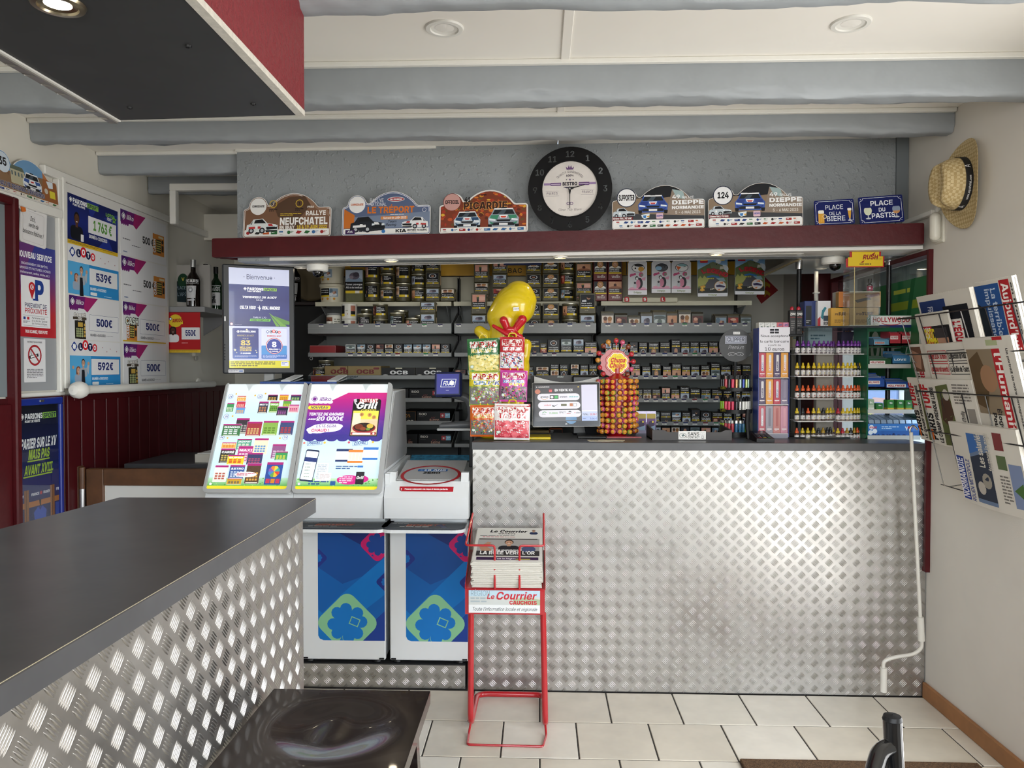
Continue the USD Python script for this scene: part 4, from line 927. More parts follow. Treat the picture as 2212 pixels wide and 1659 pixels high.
# the rack itself
rk_m=mat('rack_grey','8d8f8e',.45);rk_l=mat('rack_cream','c9c4ab',.5);rk_d=mat('rack_back','6f7270',.6)
SEC={'L':(-1.402,-.529,-1.403,-.549),'M':(-.512,.340,-.532,.353),'R':(.368,1.256,.382,1.304)}
SN_={'L':'left','M':'middle','R':'right'}
TR=[(1.688,1.749),(1.548,1.573),(1.4119,1.4369),(1.2742,1.2992),(1.136,1.160),(1.001,1.0234)]
FLOOR=[1.70,1.553,1.417,1.279,1.141,1.006]
racks={}
for s,(x0,x1,t0,t1)in SEC.items():
 r=racks[s]=thing('tobacco_rack',f'grey tobacco shelving, {SN_[s]} bay of three, with sloping lipped trays','shelf rack',((x0+x1)/2,5.0,0))
 cx=(x0+x1)/2
 def pr(m):return mv(m,(-cx,-5.0,0))
 put(r,'back_panel',pr(bx(x0-.005,x1+.005,5.03,5.05,.25,2.07)),rk_d)
 put(r,'upper_back',pr(bx(x0-.005,x1+.005,5.02,5.0295,1.9,2.075)),rk_l)
 for xx in(x0-.006,x1+.001):put(r,'upright',pr(cb(xx,xx+.005,4.96,5.05,.25,2.06,.001)),black_m)
 put(r,'top_shelf',pr(hull([(x,y,z)for x in(t0,t1)for y,z in((4.78,1.866),(4.78,1.893),(5.02,1.893),(5.02,1.885))])),rk_l)
 put(r,'shelf_bracket',pr(extr(Polygon([(4.80,1.865),(5.02,1.865),(5.02,1.77)]),.004,(t0+.03,0,0),(0,1,0),(0,0,1))),rk_m);put(r,'shelf_bracket',pr(extr(Polygon([(4.80,1.865),(5.02,1.865),(5.02,1.77)]),.004,(t1-.034,0,0),(0,1,0),(0,0,1))),rk_m)
 for i,(z0,z1)in enumerate(TR):
  t=put(r,'tray',pr(bx(x0,x1,4.626,5.03,z0+.001,FLOOR[i]-.001)),rk_m)
  put(r,'tray_lip',pr(cb(x0,x1,4.618,4.6255,z0,z1,.002)),rk_m)
  for xx in(x0,x1-.003):put(r,'tray_cheek',pr(extr(Polygon([(4.626,z0),(4.626,z1),(4.98,z1+.09),(5.03,z1+.09),(5.03,z0)]),.003,(xx,0,0),(0,1,0),(0,0,1))),rk_m)
  if i==0:put(r,'lip_fold',pr(bx(x0,x1,4.6165,4.618,.5*(z0+z1)-.001,.5*(z0+z1)+.0005)),mat('rack_fold','9c9c98',.4))
def plabel(s,xs,i,Y=4.6175,hd='2a2350'):
 """Small price labels on a tray lip."""
 x0,x1=SEC[s][:2];cx=(x0+x1)/2;z1=TR[i][1]
 for q,px in enumerate(xs):
  X=aty(px,750,Y)[0]
  a=Art(30,18);a.rect(0,0,30,18,'e4e2da');a.rect(0,0,30,8,hd[q%len(hd)]if isinstance(hd,list)else hd);a.greek(6,11,18,4,'444444',1,q)
  a.build(racks[s],(X-cx-.014,Y-5.0,z1-.003),(1,0,0),(0,0,1),.028,.017,PRINT,single='price_label')
HD=['2a2350','2a2350','4a1f48','1f2f6a','2a2350','7a1f2a','2f7a4a']
for s,i,xs in(('L',0,(694,747,780,816,850,884,917,951)),('M',0,(991,1148,1190,1231,1270)),('R',0,(1313,1341,1369,1397,1424,1450,1479,1505,1532,1558,1586,1609)),('L',1,(757,777,797,819,839,859,920,941)),('M',1,(1154,1177,1197,1251,1276)),('R',1,(1372,1390,1411,1436,1458,1480,1501,1520,1541,1560)),
('R',2,(1311,1352,1373,1396,1416,1437,1459,1480,1499,1521,1543)),('R',3,(1397,1417,1437,1457,1478,1501,1524,1547)),('R',4,(1417,1436,1461,1482,1502,1525,1548))):plabel(s,xs,i,hd=HD)
# back wall sign: yellow strip with letters, navy band over it
sg=thing('tobacco_sign','long yellow and navy tobacco sign strip at the top of the rack','sign',(-.1,5.0,2.08))
put(sg,'yellow_panel',bx(-1.35,1.40,0,.012,.0,.085),mat('sign_yellow','e0a92a',.5));put(sg,'navy_band',bx(-1.35,1.40,-.006,.012,.0855,.15),mat('sign_navy','16214f',.4))
for k in range(9):put(sg,'seam',bx(-1.2+k*.31,-1.195+k*.31,-.0012,0,.002,.085),black_m)
a=Art(160,34);a.text('TABAC',0,30,26,'201c14','m',sp=.14,fit=160);a.build(sg,(-.165,-.0002,.052),(1,0,0),(0,0,1),.157,.04,PRINT,single='lettering')
for px0,px1,y0,y1,t in((757,839,569.5,577,'above the olive tins'),(1088,1170,565,573,'above the boxes behind the yellow display')):
 A0,A1=aty(px0,y1,4.72),aty(px1,y0,4.72);h=thing('hanging_slat','dark navy slat hanging under the soffit '+t,'sign',((A0[0]+A1[0])/2,4.72,A0[2]));put(h,'slat',cb((A0[0]-A1[0])/2,(A1[0]-A0[0])/2,0,.01,0,.022,.001),mat('sign_navy','16214f',.4));put(h,'hanger',bx(-.004,.004,.003,.007,.022,.2),black_m)
# ---- goods: by pixel columns on the plane where they stand
def on(px0,px1,ytop,Y,zb):
 a,b=aty(px0,ytop,Y),aty(px1,ytop,Y)
 return(a[0]+b[0])/2,b[0]-a[0],a[2]-zb
rr=random.Random(11)
def packs(lst,tray,sec,lab,deep=3):
 for i,(x0,x1,yt,k,top)in enumerate(lst):
  cx,w,h=on(x0,x1,yt,4.64,FLOOR[tray]);sc=(w/.0556,1,h/.0875)
  PK[k,top].place((cx,4.64,FLOOR[tray]),f'cigarette pack with {PDES[k]}, {nth(i)} pack along {lab}','cigarette pack',group='packs on '+lab,sc=sc)
  for d in range(deep):
   hh=h*rr.uniform(.97,1.03)
   pb.place((cx+rr.uniform(-.001,.001),4.666+d*.0265+rr.uniform(0,.002),FLOOR[tray]),f'plain pack {nth(d)} behind the {nth(i)} front pack along {lab}','cigarette pack',group='packs behind the front row of '+lab,sc=(w/.0556,1.08,hh/.0875))
z5=lambda v:(1270+v[0]/5.82,1270+v[1]/5.82)
def conv(lst,dy,o=1270,f=5.82):return[(o+a/f,o+b/f,dy+t/f,k,tp)for a,b,t,k,tp in lst]
packs(conv([(215,300,115,'foot',1),(305,395,120,'arms',0),(415,505,118,'foot',0),(525,630,105,'man',1),(640,750,110,'ring',0),(760,895,115,'woman',0),(905,1035,108,'man',0),(1050,1165,76,'baby',0),(1170,1280,105,'foot',0),(1285,1400,102,'bed',0),(1405,1515,105,'foot',0),(1520,1640,100,'arms',0),(1650,1760,105,'couple',0),(1770,1880,100,'lung',0),(1890,2000,104,'eye',0)],720),1,'R','the upper right shelf')
packs(conv([(215,320,400,'throat',0),(330,430,405,'woman',0),(440,530,410,'eye',1),(540,660,378,'arms',0),(680,790,415,'foot',0),(800,920,375,'woman',0),(940,1050,405,'throat',0),(1055,1175,372,'throat',0),(1180,1290,405,'throat',0),(1295,1405,405,'foot',0),(1420,1535,398,'couple',0),(1545,1665,365,'eye',0),(1670,1800,405,'foot',0),(1812,1930,395,'sore',0),(1940,2050,390,'man',0)],720),2,'R','the second right shelf')
packs(conv([(630,688,700,'ring',0),(692,802,698,'couple',0),(806,916,698,'sore',0),(925,1038,676,'arms',1),(1045,1155,700,'arms',0),(1160,1278,665,'foot',0),(1284,1415,690,'man',0),(1421,1548,700,'bed',0),(1555,1692,700,'baby',0),(1700,1812,705,'woman',0),(1830,1920,705,'couple',0),(1930,2045,700,'foot',0)],720),3,'R','the third right shelf')
packs(conv([(800,905,985,'eye',1),(910,1047,985,'man',0),(1051,1177,985,'bed',1),(1183,1295,988,'foot',0),(1300,1411,955,'man',1),(1416,1556,985,'ring',1),(1561,1697,990,'sore',0),(1703,1815,995,'foot',0),(1830,1925,995,'woman',0),(1935,2045,990,'sore',1)],720),4,'R','the fourth right shelf')
packs(conv([(830,920,1165,'foot',1),(928,1038,1170,'throat',1),(1045,1160,1165,'couple',1),(1165,1278,1168,'baby',1),(1282,1412,1165,'eye',1),(1420,1550,1168,'arms',1),(1558,1645,1170,'bed',1)],720),5,'R','the shelf behind the counter tray',1)
f6=6.144
packs([(660+a/f6,660+b/f6,550+1182/f6,k,1)for a,b,k in((680,800,'bed'),(803,920,'ring'),(925,1043,'sore'),(1047,1167,'couple'),(1171,1290,'ring'),(1298,1420,'bed'),(1424,1545,'bed'),(1549,1666,'bed'),(1670,1790,'arms'),(1794,1914,'ring'))],1,'L','the shelf beside the red box',2)
packs([(1000+a/6.38,1000+b/6.38,700+t/6.38,k,tp)for a,b,t,k,tp in((858,976,580,'bed',0),(1000,1190,580,'couple',1),(1205,1325,545,'couple',0),(1332,1450,550,'ring',0),(1480,1602,545,'couple',1),(1615,1730,555,'foot',0),(1737,1850,552,'ring',0))],2,'M','the shelf above the till')
packs([(1000+a/6.38,1000+b/6.38,700+t/6.38,k,tp)for a,b,t,k,tp in((1165,1335,205,'ring',1),(1345,1505,195,'eye',1),(1515,1670,195,'foot',1),(1675,1850,240,'arms',0))],1,'M','the shelf beside the navy tin',2)
packs([(981,1007,798,'sore',1),(1009,1030,799,'couple',1)],2,'M','the shelf left of the candy',1)
def tins(lst,Y,zb,lab):
 for i,(x0,x1,yt,yb,k)in enumerate(lst):
  cx,w,h=on(x0,x1,yt,Y,0);zb_=aty(x0,yb,Y)[2]if yb else zb;h=aty(x0,yt,Y)[2]-zb_
  TN[k].place((cx,Y+w/2,zb_),f'olive round tin with {PDES[k]}, {nth(i)} of those {lab}','tobacco tin',group='tins '+lab,sc=(w/.1036,w/.1036,h/.102*.985))
tins([(785,817,608.5,650.6,'man'),(785,817,566,608,'arms'),(818,851,620.5,650.6,'couple'),(818,851,589.5,620,'woman'),(818,851,560,589,'couple'),(852,885,610,650.6,'couple'),(852,885,568,609.6,'couple'),(886,918,621,650.6,'throat'),(886,918,590.5,620.6,'foot'),(886,918,564,590,'man')],4.80,1.893,'on the top left shelf')
tins([(1210,1242,619.5,650.3,'bed'),(1210,1242,588.5,619,'lung'),(1210,1242,560,588,'throat')],4.80,1.893,'beneath the clock')
tins([(768,801,676,None,'man'),(802,835,688,None,'woman'),(802,835,655,688,'sore'),(839,872,674,None,'eye'),(872.5,906.5,686,None,'arms')],4.635,1.70,'in the deep left tray')
tins([(777,801,666,None,'ring'),(847,880,669,None,'ring'),(894,915,680,None,'foot')],4.76,1.70,'behind in the deep left tray')
tins([(1214,1250,689,None,'ring'),(1214,1250,654,688.6,'throat')],4.635,1.70,'in the deep middle tray')
tins([(671,704,793,None,'sore')],4.64,1.417,'beside the kraft boxes');tins([(684,717,777,None,'ring')],4.76,1.417,'behind the kraft boxes')
def boxes(lst,Y,zb,lab):
 for i,(x0,x1,yt,yb,k)in enumerate(lst):
  cx,w,h=on(x0,x1,yt,Y,0);zb_=aty(x0,yb,Y)[2]if yb else zb;h=aty(x0,yt,Y)[2]-zb_
  BXP[k].place((cx,Y,zb_),f'olive square box with {PDES[k]}, {nth(i)} of those {lab}','tobacco box',group='boxes '+lab,sc=(w/.101,1,h/.109*.99))
boxes([(919,950,622,650.6,'foot'),(919,950,587.5,621.6,'ring'),(919,950,566,587,'ring'),(951,983,623,650.6,'couple')],4.80,1.893,'on the top left shelf')
boxes([(1023.5,1056,636,650.4,'arms'),(1023.5,1056,610.5,635.6,'couple'),(1023.5,1056,569,610,'arms'),(1063,1096,622,650.4,'lung'),(1063,1096,591.5,621.6,'foot'),(1063,1096,564,591,'arms'),(1136,1169,622,650.3,'ring'),(1136,1169,591.5,621.6,'ring'),(1136,1169,566,591,'woman'),(1172,1207.5,621.5,650.3,'woman'),(1172,1207.5,591,621,'woman'),(1172,1207.5,562,590.6,'woman'),(1243.5,1279,640,650.3,'arms'),(1243.5,1279,609.5,639.6,'arms'),(1243.5,1279,567,609,'throat')],4.80,1.893,'on the top middle shelf')
boxes([(907,941,676,None,'foot'),(907,941,652,676,'foot'),(1017.6,1051,679,None,'foot'),(1017.6,1051,633,678.6,'arms'),(1141,1168,690,None,'ring'),(1141,1168,655,689.6,'ring'),(1172,1208,690,None,'woman'),(1172,1208,655,689.6,'woman'),(1251.5,1287,678.6,None,'foot'),(1251.5,1287,633,678,'man')],4.64,1.70,'in the deep trays')
# cigarette-box stacks with dark red lower half, and the brand word on them
wn={}
for k in('woman','throat'):
 p=wn[k]=Proto('tobacco_box');put(p,'box',cb(-.05,.05,0,.06,0,.13,.003),mat('box_claret','6b1a1f',.4))
 a=Art(100,130);pic(a,k,5,4,90,46);a.rect(5,50,90,26,'0e0e10');a.text(TXT[0][0],9,60,8,'f2f2f2','b',fit=70);a.text(TXT[0][1],9,71,8,'f2f2f2','b',fit=70);a.rect(5,76,90,9,'e2c329');a.text('Winston',26,114,17,'f2ece6','r',fit=60);a.poly([(52,98),(64,92),(78,94),(66,97)],'e9d9d0')
 a.build(p,(-.05,-.0001,.13),(1,0,0),(0,0,1),.1,.13,GLOSS,eps=3e-5,single='front_print');put(p,'tax_stamp',bx(.0502,.0504,.01,.04,.01,.12),mat('stamp_paper','e6cfa8',.7))
for i,(x0,x1,yt,yb,k)in enumerate(((1282,1311.5,606.5,650,'woman'),(1282,1311.5,563,606,'woman'),(1313.5,1344,606.5,650,'throat'),(1313.5,1344,563,606,'woman'))):
 cx,w,h=on(x0,x1,yt,4.80,0);zb_=max(1.893,aty(x0,yb,4.80)[2]);h=aty(x0,yt,4.80)[2]-zb_
 wn[k].place((cx,4.80,zb_),f'claret-bottomed tobacco box, {["lower of the first stack", "upper of the first stack", "lower of the second stack", "upper of the second stack"][i]}, by the white cards','tobacco box',group='claret tobacco boxes',sc=(w/.1,1,h/.13*.99))
# white buckets, tall olive bag, cream canisters
bk=Proto('tobacco_bucket');cream=mat('bucket_cream','d9d2b8',.4)
put(bk,'body',lathe([(.001,0),(.088,0),(.095,.125),(.001,.126)],32),cream,40);put(bk,'lid',lathe([(.096,.118),(.101,.120),(.101,.138),(.096,.142),(.001,.142)],32),cream,40)
a=Art(180,100);a.rect(10,6,80,52,'0e0e10');a.text('Fumer provoque des',14,24,8,'f2f2f2','b',fit=70);a.text('crises cardiaques',14,40,8,'f2f2f2','b',fit=70);a.rect(10,58,80,12,'e2c329');a.rect(90,6,66,64,'b9c4d2');pic(a,'bed',92,8,62,60)
for k in range(3):a.circ(30+k*48,84,9,'d8962c',14)
build_cyl(a,bk,.0945,.012,.1,.19,PRINT)
for i,(yt,yb)in enumerate(((612,651),(571,611))):
 cx,w,h=on(683,738,yt,4.80,0);zb_=aty(683,yb,4.80)[2]if i else 1.893
 bk.place((cx,4.80+w/2,zb_),['lower','upper'][i]+' cream tobacco bucket of two under the white dome camera','tobacco bucket',sc=(w/.202,w/.202,(aty(683,yt,4.8)[2]-zb_)/.142),rz=.0 if i==0 else-.5,group='cream buckets')
x,w,h=on(745.5,784,581,4.80,1.893);t=thing('tobacco_bag','tall olive tobacco bag with a grey foot photo beside the cream buckets','tobacco bag',(x,4.80,1.893))
put(t,'bag',cb(-w/2,w/2,0,.09,0,h,.006),mat('bag_olive','5a5a33',.5,bump=(30,.3,.01)))
a=Art(100,175);a.rect(2,6,96,62,'cfd4d6');pic(a,'foot',2,6,96,62);a.rect(0,68,100,46,'0e0e10');a.text('Fumer provoque',4,86,10,'f2f2f2','b',fit=92);a.text('AVC et des handicaps',4,102,10,'f2f2f2','b',fit=92);a.rect(2,114,96,14,'e2c329');a.rect(56,114,24,14,'efe8d8');a.build(t,(-w/2,-.0002,h),(1,0,0),(0,0,1),w,h,PRINT,single='warning_print')
cn_=mat('canister_white','dedbd0',.4)
for i,(yt,yb,lab)in enumerate(((689,None,'lower'),(655,688.6,'upper'))):
 x,w,h=on(734,767,yt,4.635,1.70);zb_=aty(734,yb,4.635)[2]if yb else 1.70;h=aty(734,yt,4.635)[2]-zb_
 t=thing('tobacco_canister',f'{lab} white tobacco canister of the pale stack in the deep tray','tobacco tin',(x,4.635+w/2,zb_));R=w/2/1.01
 put(t,'body',lathe([(.001,0),(R,0),(R,h*.96),(R*.97,h*.985),(.001,h*.985)],28),cn_,40)
 a=Art(100,80);a.rect(8,8,26,44,'0e0e10');a.rect(8,52,26,14,'e2c329');a.rect(66,8,26,30,'b0705c');a.rect(66,38,26,18,'0e0e10');a.rect(66,56,26,10,'e2c329');a.greek(40,34,22,5,'8a8a6a',1,3);a.circ(50,54,3,'c07a5a',8);build_cyl(a,t,R,0,h*.95,R*2.6,PRINT)
x,w,h=on(701,733,676,4.66,1.70);t=thing('tobacco_jar','round jar with brown photo at the end of the deep tray','tobacco tin',(x,4.66+w/2,1.70));R=w/2.02
put(t,'body',lathe([(.001,0),(R,0),(R,h*.85),(R*.9,h*.9)],28),cn_,40);put(t,'lid',lathe([(R*.9,h*.9),(R*.97,h*.92),(R*.9,h),(.001,h)],28),rk_m,40)
a=Art(100,60);a.rect(2,4,50,52,'8a5a44');a.circ(28,30,18,'4a2a22',14);a.circ(40,40,10,'c08a70',12);a.greek(60,10,34,36,'8a8a7a',4,3);build_cyl(a,t,R,h*.05,h*.78,R*2.6,PRINT)
x,w,h=on(697,723,694,4.632,1.70);t=thing('white_bowl','small white dish in the corner of the deep tray by the jar','dish',(x,4.632+w*.28,1.70));put(t,'dish',lathe([(.001,0),(w*.18,0),(w*.27,h*.9),(w*.26,h),(.001,h*.8)],24),cn_,40)
# red box, paper boxes, big black carton boxes
def carton(name,label,cat_,x0,x1,yt,Y,zb,d,m,art=None,mm=GLOSS,sl=0,lid=None):
 cx,w,h=on(x0,x1,yt,Y,zb);t=thing(name,label,cat_,(cx,Y,zb));put(t,'box',cb(-w/2,w/2,0,d,0,h,.002),m)
 if lid:put(t,'lid',cb(-w/2-.001,w/2+.001,-.001,d+.001,h*.8,h+.001,.002),lid)
 if art:art.build(t,(-w/2,-.0012 if lid else-.0002,h),(1,0,0),(0,0,1),w,h,mm,single='front_print',eps=3e-5)
 return t,w,h
a=Art(100,30);a.frame(1,1,98,28,.7,'c8a0a0');carton('red_box','plain red box lying at the left end of the shelf beside cigarette packs','box',669,725,746,4.632,1.553,.3,mat('box_red','8f1a1e',.4),a)
def ocb(kraft,w,sub):
 a=Art(w,70);a.text('OCB',w*(.25 if w<150 else .17),44,24,'6e1a1f' if kraft else 'd8d8d8','k',sx=1.15,part='logo')
 if kraft:
  a.text(sub,w*(.29 if w<150 else .57),60 if w<150 else 42,10,'6a5a36','r',sx=1.1);a.rect(w-34,8,26,12,'6e1a1f',4)
  for k in range(7):a.shape(disc(14+k*4,56-k*7,3.4,8,2),'8a7748')
 else:
  a.rect(w*.42,0,30,9,'b9b29a',2);a.shape(disc(18,56,16,14,12),'c8c8c4');a.poly([(34,60),(44,54),(40,66)],'a02a2a');a.frame(1,1,w-2,68,.8,'55503c')
 return a
kr=mat('kraft_card','8f7a4e',.6)
carton('paper_box','kraft rolling-paper box, the narrower of two on the long-paper shelf','box',701,751,790.5,4.632,1.417,.28,kr,ocb(1,104,'Ecorubes'));carton('paper_box','kraft rolling-paper box, the wider of two on the long-paper shelf','box',751.6,823,790.5,4.632,1.417,.28,kr,ocb(1,148,'Ecorubes'))
carton('tube_box','black filter-tube box next to the kraft boxes','box',823.6,896.6,794,4.632,1.417,.33,pack_m,ocb(0,148,''));carton('tube_box','black filter-tube box at the right end of the long-paper shelf','box',897.4,969,794,4.632,1.417,.33,pack_m,ocb(0,148,''))
def raptor(n,flag=True,rev=False):
 a=Art(130,50);a.text(n,8,16,9,'d8d4ca','b',sx=1.3);a.greek(8,21,36,2,'6a6a6a',1,2);a.text('RAPTOR',50,46,15,'b98c78','cb',fit=38,part='logo')
 for k in range(3):a.line([(54+k*6,30),(60+k*6,22)],1.2,'8a3a34')
 if flag:a.rect(92,8,18,18,'a5242c');a.rect(110,8,20,18,'7fb4d0');a.circ(101,17,4,'e8d8d8',10);a.greek(114,13,13,7,'e8f0f4',2,3)
 return a
carton('tube_carton','black tube carton on the fourth shelf, partly behind the shield','carton',855,882.5,840,4.632,1.279,.3,pack_m,raptor('500',False));carton('tube_carton','black tube carton numbered 500 behind the small blue terminal','carton',884,955,840,4.632,1.279,.3,pack_m,raptor('500'))
a=Art(60,50);a.text('ADO %',4,24,12,'a8762c','b',fit=34);a.text('100',12,46,12,'d8d4ca','b',sx=1.2);a.frame(1,1,58,48,1,'8a5a2a');carton('tube_carton','black and orange tube carton numbered 100 on the fifth shelf','carton',866,898.5,888,4.632,1.141,.3,pack_m,a)
carton('tube_carton','black tube carton numbered 500 on the fifth shelf, with red and blue badge','carton',900,972,888,4.632,1.141,.3,pack_m,raptor('500'));carton('tube_carton','small dark carton at the end of the fifth shelf behind the terminal arm','carton',982,992,888,4.632,1.141,.2,pack_m,None)
carton('tube_carton','black tube carton on the lowest shelf, left of the numbered one','carton',868,902,937,4.632,1.006,.3,pack_m,raptor('',False));carton('tube_carton','black tube carton numbered 500 on the lowest visible shelf','carton',903.5,974,937,4.632,1.006,.3,pack_m,raptor('500'))
carton('white_pack','white and silver cigarette pack just right of the red box','cigarette pack',746,768,744,4.64,1.553,.05,mat('pack_white','c9c8c4',.4),warn(100,100,'eye',1,1))
carton('navy_tin','navy flat tin with a yellow stripe right of the yellow display','tin',1141,1166,734,4.64,1.553,.06,mat('tin_navy','1c2446',.35),warn(100,110,'man',2,0));carton('small_tin','small dark tin with gold top right of the navy tin','tin',1167,1181,742,4.64,1.553,.04,foil,warn(70,90,'lung',2,0))
carton('brown_carton','brown cardboard carton on the shelf beneath the till screen','carton',1140,1186,930,4.64,1.0065,.2,kr);carton('orange_carton','orange-edged carton on the low shelf behind the till foot','carton',1187,1215,926,4.64,1.0065,.1,mat('orange_edge','b5562a',.5),warn(200,60,'man',3,0));carton('orange_block','orange block on the low shelf right of the till foot','carton',1242,1262,928,4.64,1.0065,.1,mat('orange_edge','b5562a',.5))
# pouches in the right deep tray: front pouch and pouches behind it in each column
PCH={}
for i,k in enumerate(PICS):
 p=PCH[k]=Proto('tobacco_pouch')
 v=A([(x,y,z)for z in(0,.02,.06,.08)for y in(0,.012)for x in(-.034,-.012,.012,.034)]);v[:,1]+=np.where(v[:,1]>0,.004,-.001)*np.sin(v[:,2]/.08*math.pi)*(1+.4*np.cos(v[:,0]*90))
 put(p,'pouch',hull(v),mat('pouch_dark','4a4638',.4));put(p,'flap',mv(hull([(-.0335,.001,.079),(.0335,.001,.079),(-.034,.012,.083),(.034,.012,.083),(-.033,.006,.087),(.033,.006,.087)]),(0,0,0)),[foil_s,mat('pouch_flap','6a634c',.45),mat('pouch_flap_d','3f3b30',.45)][i%3])
 a=Art(68,66);pic(a,k,2,2,64,46);a.rect(2,48,64,16,'0e0e10');a.text(TXT[i%6][0],5,60,8,'f2f2f2','b',fit=50);a.build(p,(-.032,-.0024,.072),(1,0,0),(0,0,1),.064,.068,GLOSS,single='warning_print',eps=3e-5)
cols_=[(165,330,742,'couple'),(340,500,762,'sore'),(505,660,790,'couple'),(660,815,750,'foot'),(815,990,728,'eye'),(990,1130,742,'throat'),(1135,1300,722,'couple'),(1305,1455,748,'sore'),(1600,1750,775,'bed'),(1755,1900,775,'lung'),(1915,2060,775,'eye')]
for i,(a0,a1,t_,k)in enumerate(cols_):
 x,w,h=on(1270+a0/5.82,1270+a1/5.82,540+t_/5.82+6,4.64,1.70)
 PCH[k].place((x,4.642,1.70),f'tobacco pouch with {PDES[k]}, front of the {nth(i)} column, right tray','tobacco pouch',group='front tobacco pouches',sc=(w/.07,1,h/.087))
 for d in range(1,5):
  PCH[PICS[(i+d)%12]].place((x+rr.uniform(-.003,.003),4.642+d*.021,1.70),f'tobacco pouch, {nth(d)} in the {nth(i)} column of the deep right tray','tobacco pouch',group=f'pouches behind the front of column {i + 1}',sc=(w/.07,1,h/.087*(1+.02*d)))
# white sticker packs with cut-out heads, their ledge and size tags
lg_=thing('display_ledge','cream ledge with red size tags under the white bird packs','ledge',(.73,4.74,1.895));x0,x1=aty(1346,640,4.74)[0]-.73,aty(1464,640,4.74)[0]-.73
put(lg_,'ledge',cb(x0,x1,0,.2,-.012,.016,.002),rk_l)
for px,t in((1354,'S'),(1393,'S'),(1432,'L')):
 a=Art(30,30);a.shape(rrect(0,0,30,44,13).intersection(sbox(0,0,30,30)),'b3242a');a.text(t,15,25,19,'f4f0ea','k',an='c');a.build(lg_,(aty(px,640,4.74)[0]-.73-.015,-.001,.021),(1,0,0),(0,0,1),.03,.03,PRINT,single='size_tag')
for i,(x0,x1,y0,y1)in enumerate(((1357,1398,560,637),(1408,1449,560,633),(1451,1493,560,633))):
 Y=4.70;x,w,h=on(x0,x1,y0,Y,aty(x0,y1,Y)[2]);t=thing('bird_pack',['white card pack with a white-faced yellow-beaked bird head','white card pack with a grey bird head and pale blue beak','white card pack with a white bird head and orange beak'][i],'pack',(x,Y,aty(x0,y1,Y)[2]),group='white bird packs')
 sh_=shapely.union_all([sbox(-w/2,0,w/2,h*.9),rrect(-w/2,h*.5,w/2,h*1.0,w*.28,8)])
 put(t,'card',extr(sh_,-.03,(0,0,0)),mat('card_white','d9d9dc',.5))
 a=Art(100,180);cc=[('f0efec','18181c','d8a040'),('55565c','3a3b42','9cc8e4'),('f2f2f0','8fbcc0','e0662c')][i]
 a.shape(disc(52,44,34,24,22),'26262a');a.shape(disc(52,44,31,24,20),cc[0]);a.shape(disc(58,30,26,18,8).intersection(disc(52,44,31,24,20)),cc[1])
 if i==0:a.shape(disc(68,50,15,16,12),cc[2]);a.circ(38,46,4.5,'18181c',10)
 elif i==1:a.shape(disc(36,48,17,16,11),cc[2]);a.circ(68,42,2.5,'18181c',8)
 else:a.poly([(22,36),(48,42),(34,60)],cc[2]);a.curve([(62,42),(67,37),(73,42)],2,'26262a')
 a.poly([(8,80),(14,74),(30,72),(38,68),(42,78),(36,80),(20,86),(10,90)],'c04a78');a.circ(68,78,12,'c8507c',14);a.circ(72,80,8,'8a8478',10)
 a.poly([(70,96),(92,90),(90,108),(72,106)],'e0a0b8');a.shape(disc(50,148,46,20,8),'e8a8c0')
 a.shape(disc(60,122,17,16,28),'1c1c22');a.shape(disc(53,124,12,14,22),'d98aa4');a.shape(disc(46,96,9,14,10),'1c1c22');a.shape(disc(47,98,6,12,7),'f2f2f2');a.shape(disc(36,134,9,14,14),'c9ccd0');a.shape(disc(36,120,6,12,6),'2a2a30')
 a.rect(0,153,100,3,'c04a80');a.rect(0,156,100,24,'eeeef0');a.text('Gobigogo',50,172,9,'7a8a4a','b',an='c',fit=42)
 a.build(t,(-w/2,-.0001,h),(1,0,0),(0,0,1),w,h,GLOSS,single='front_print')
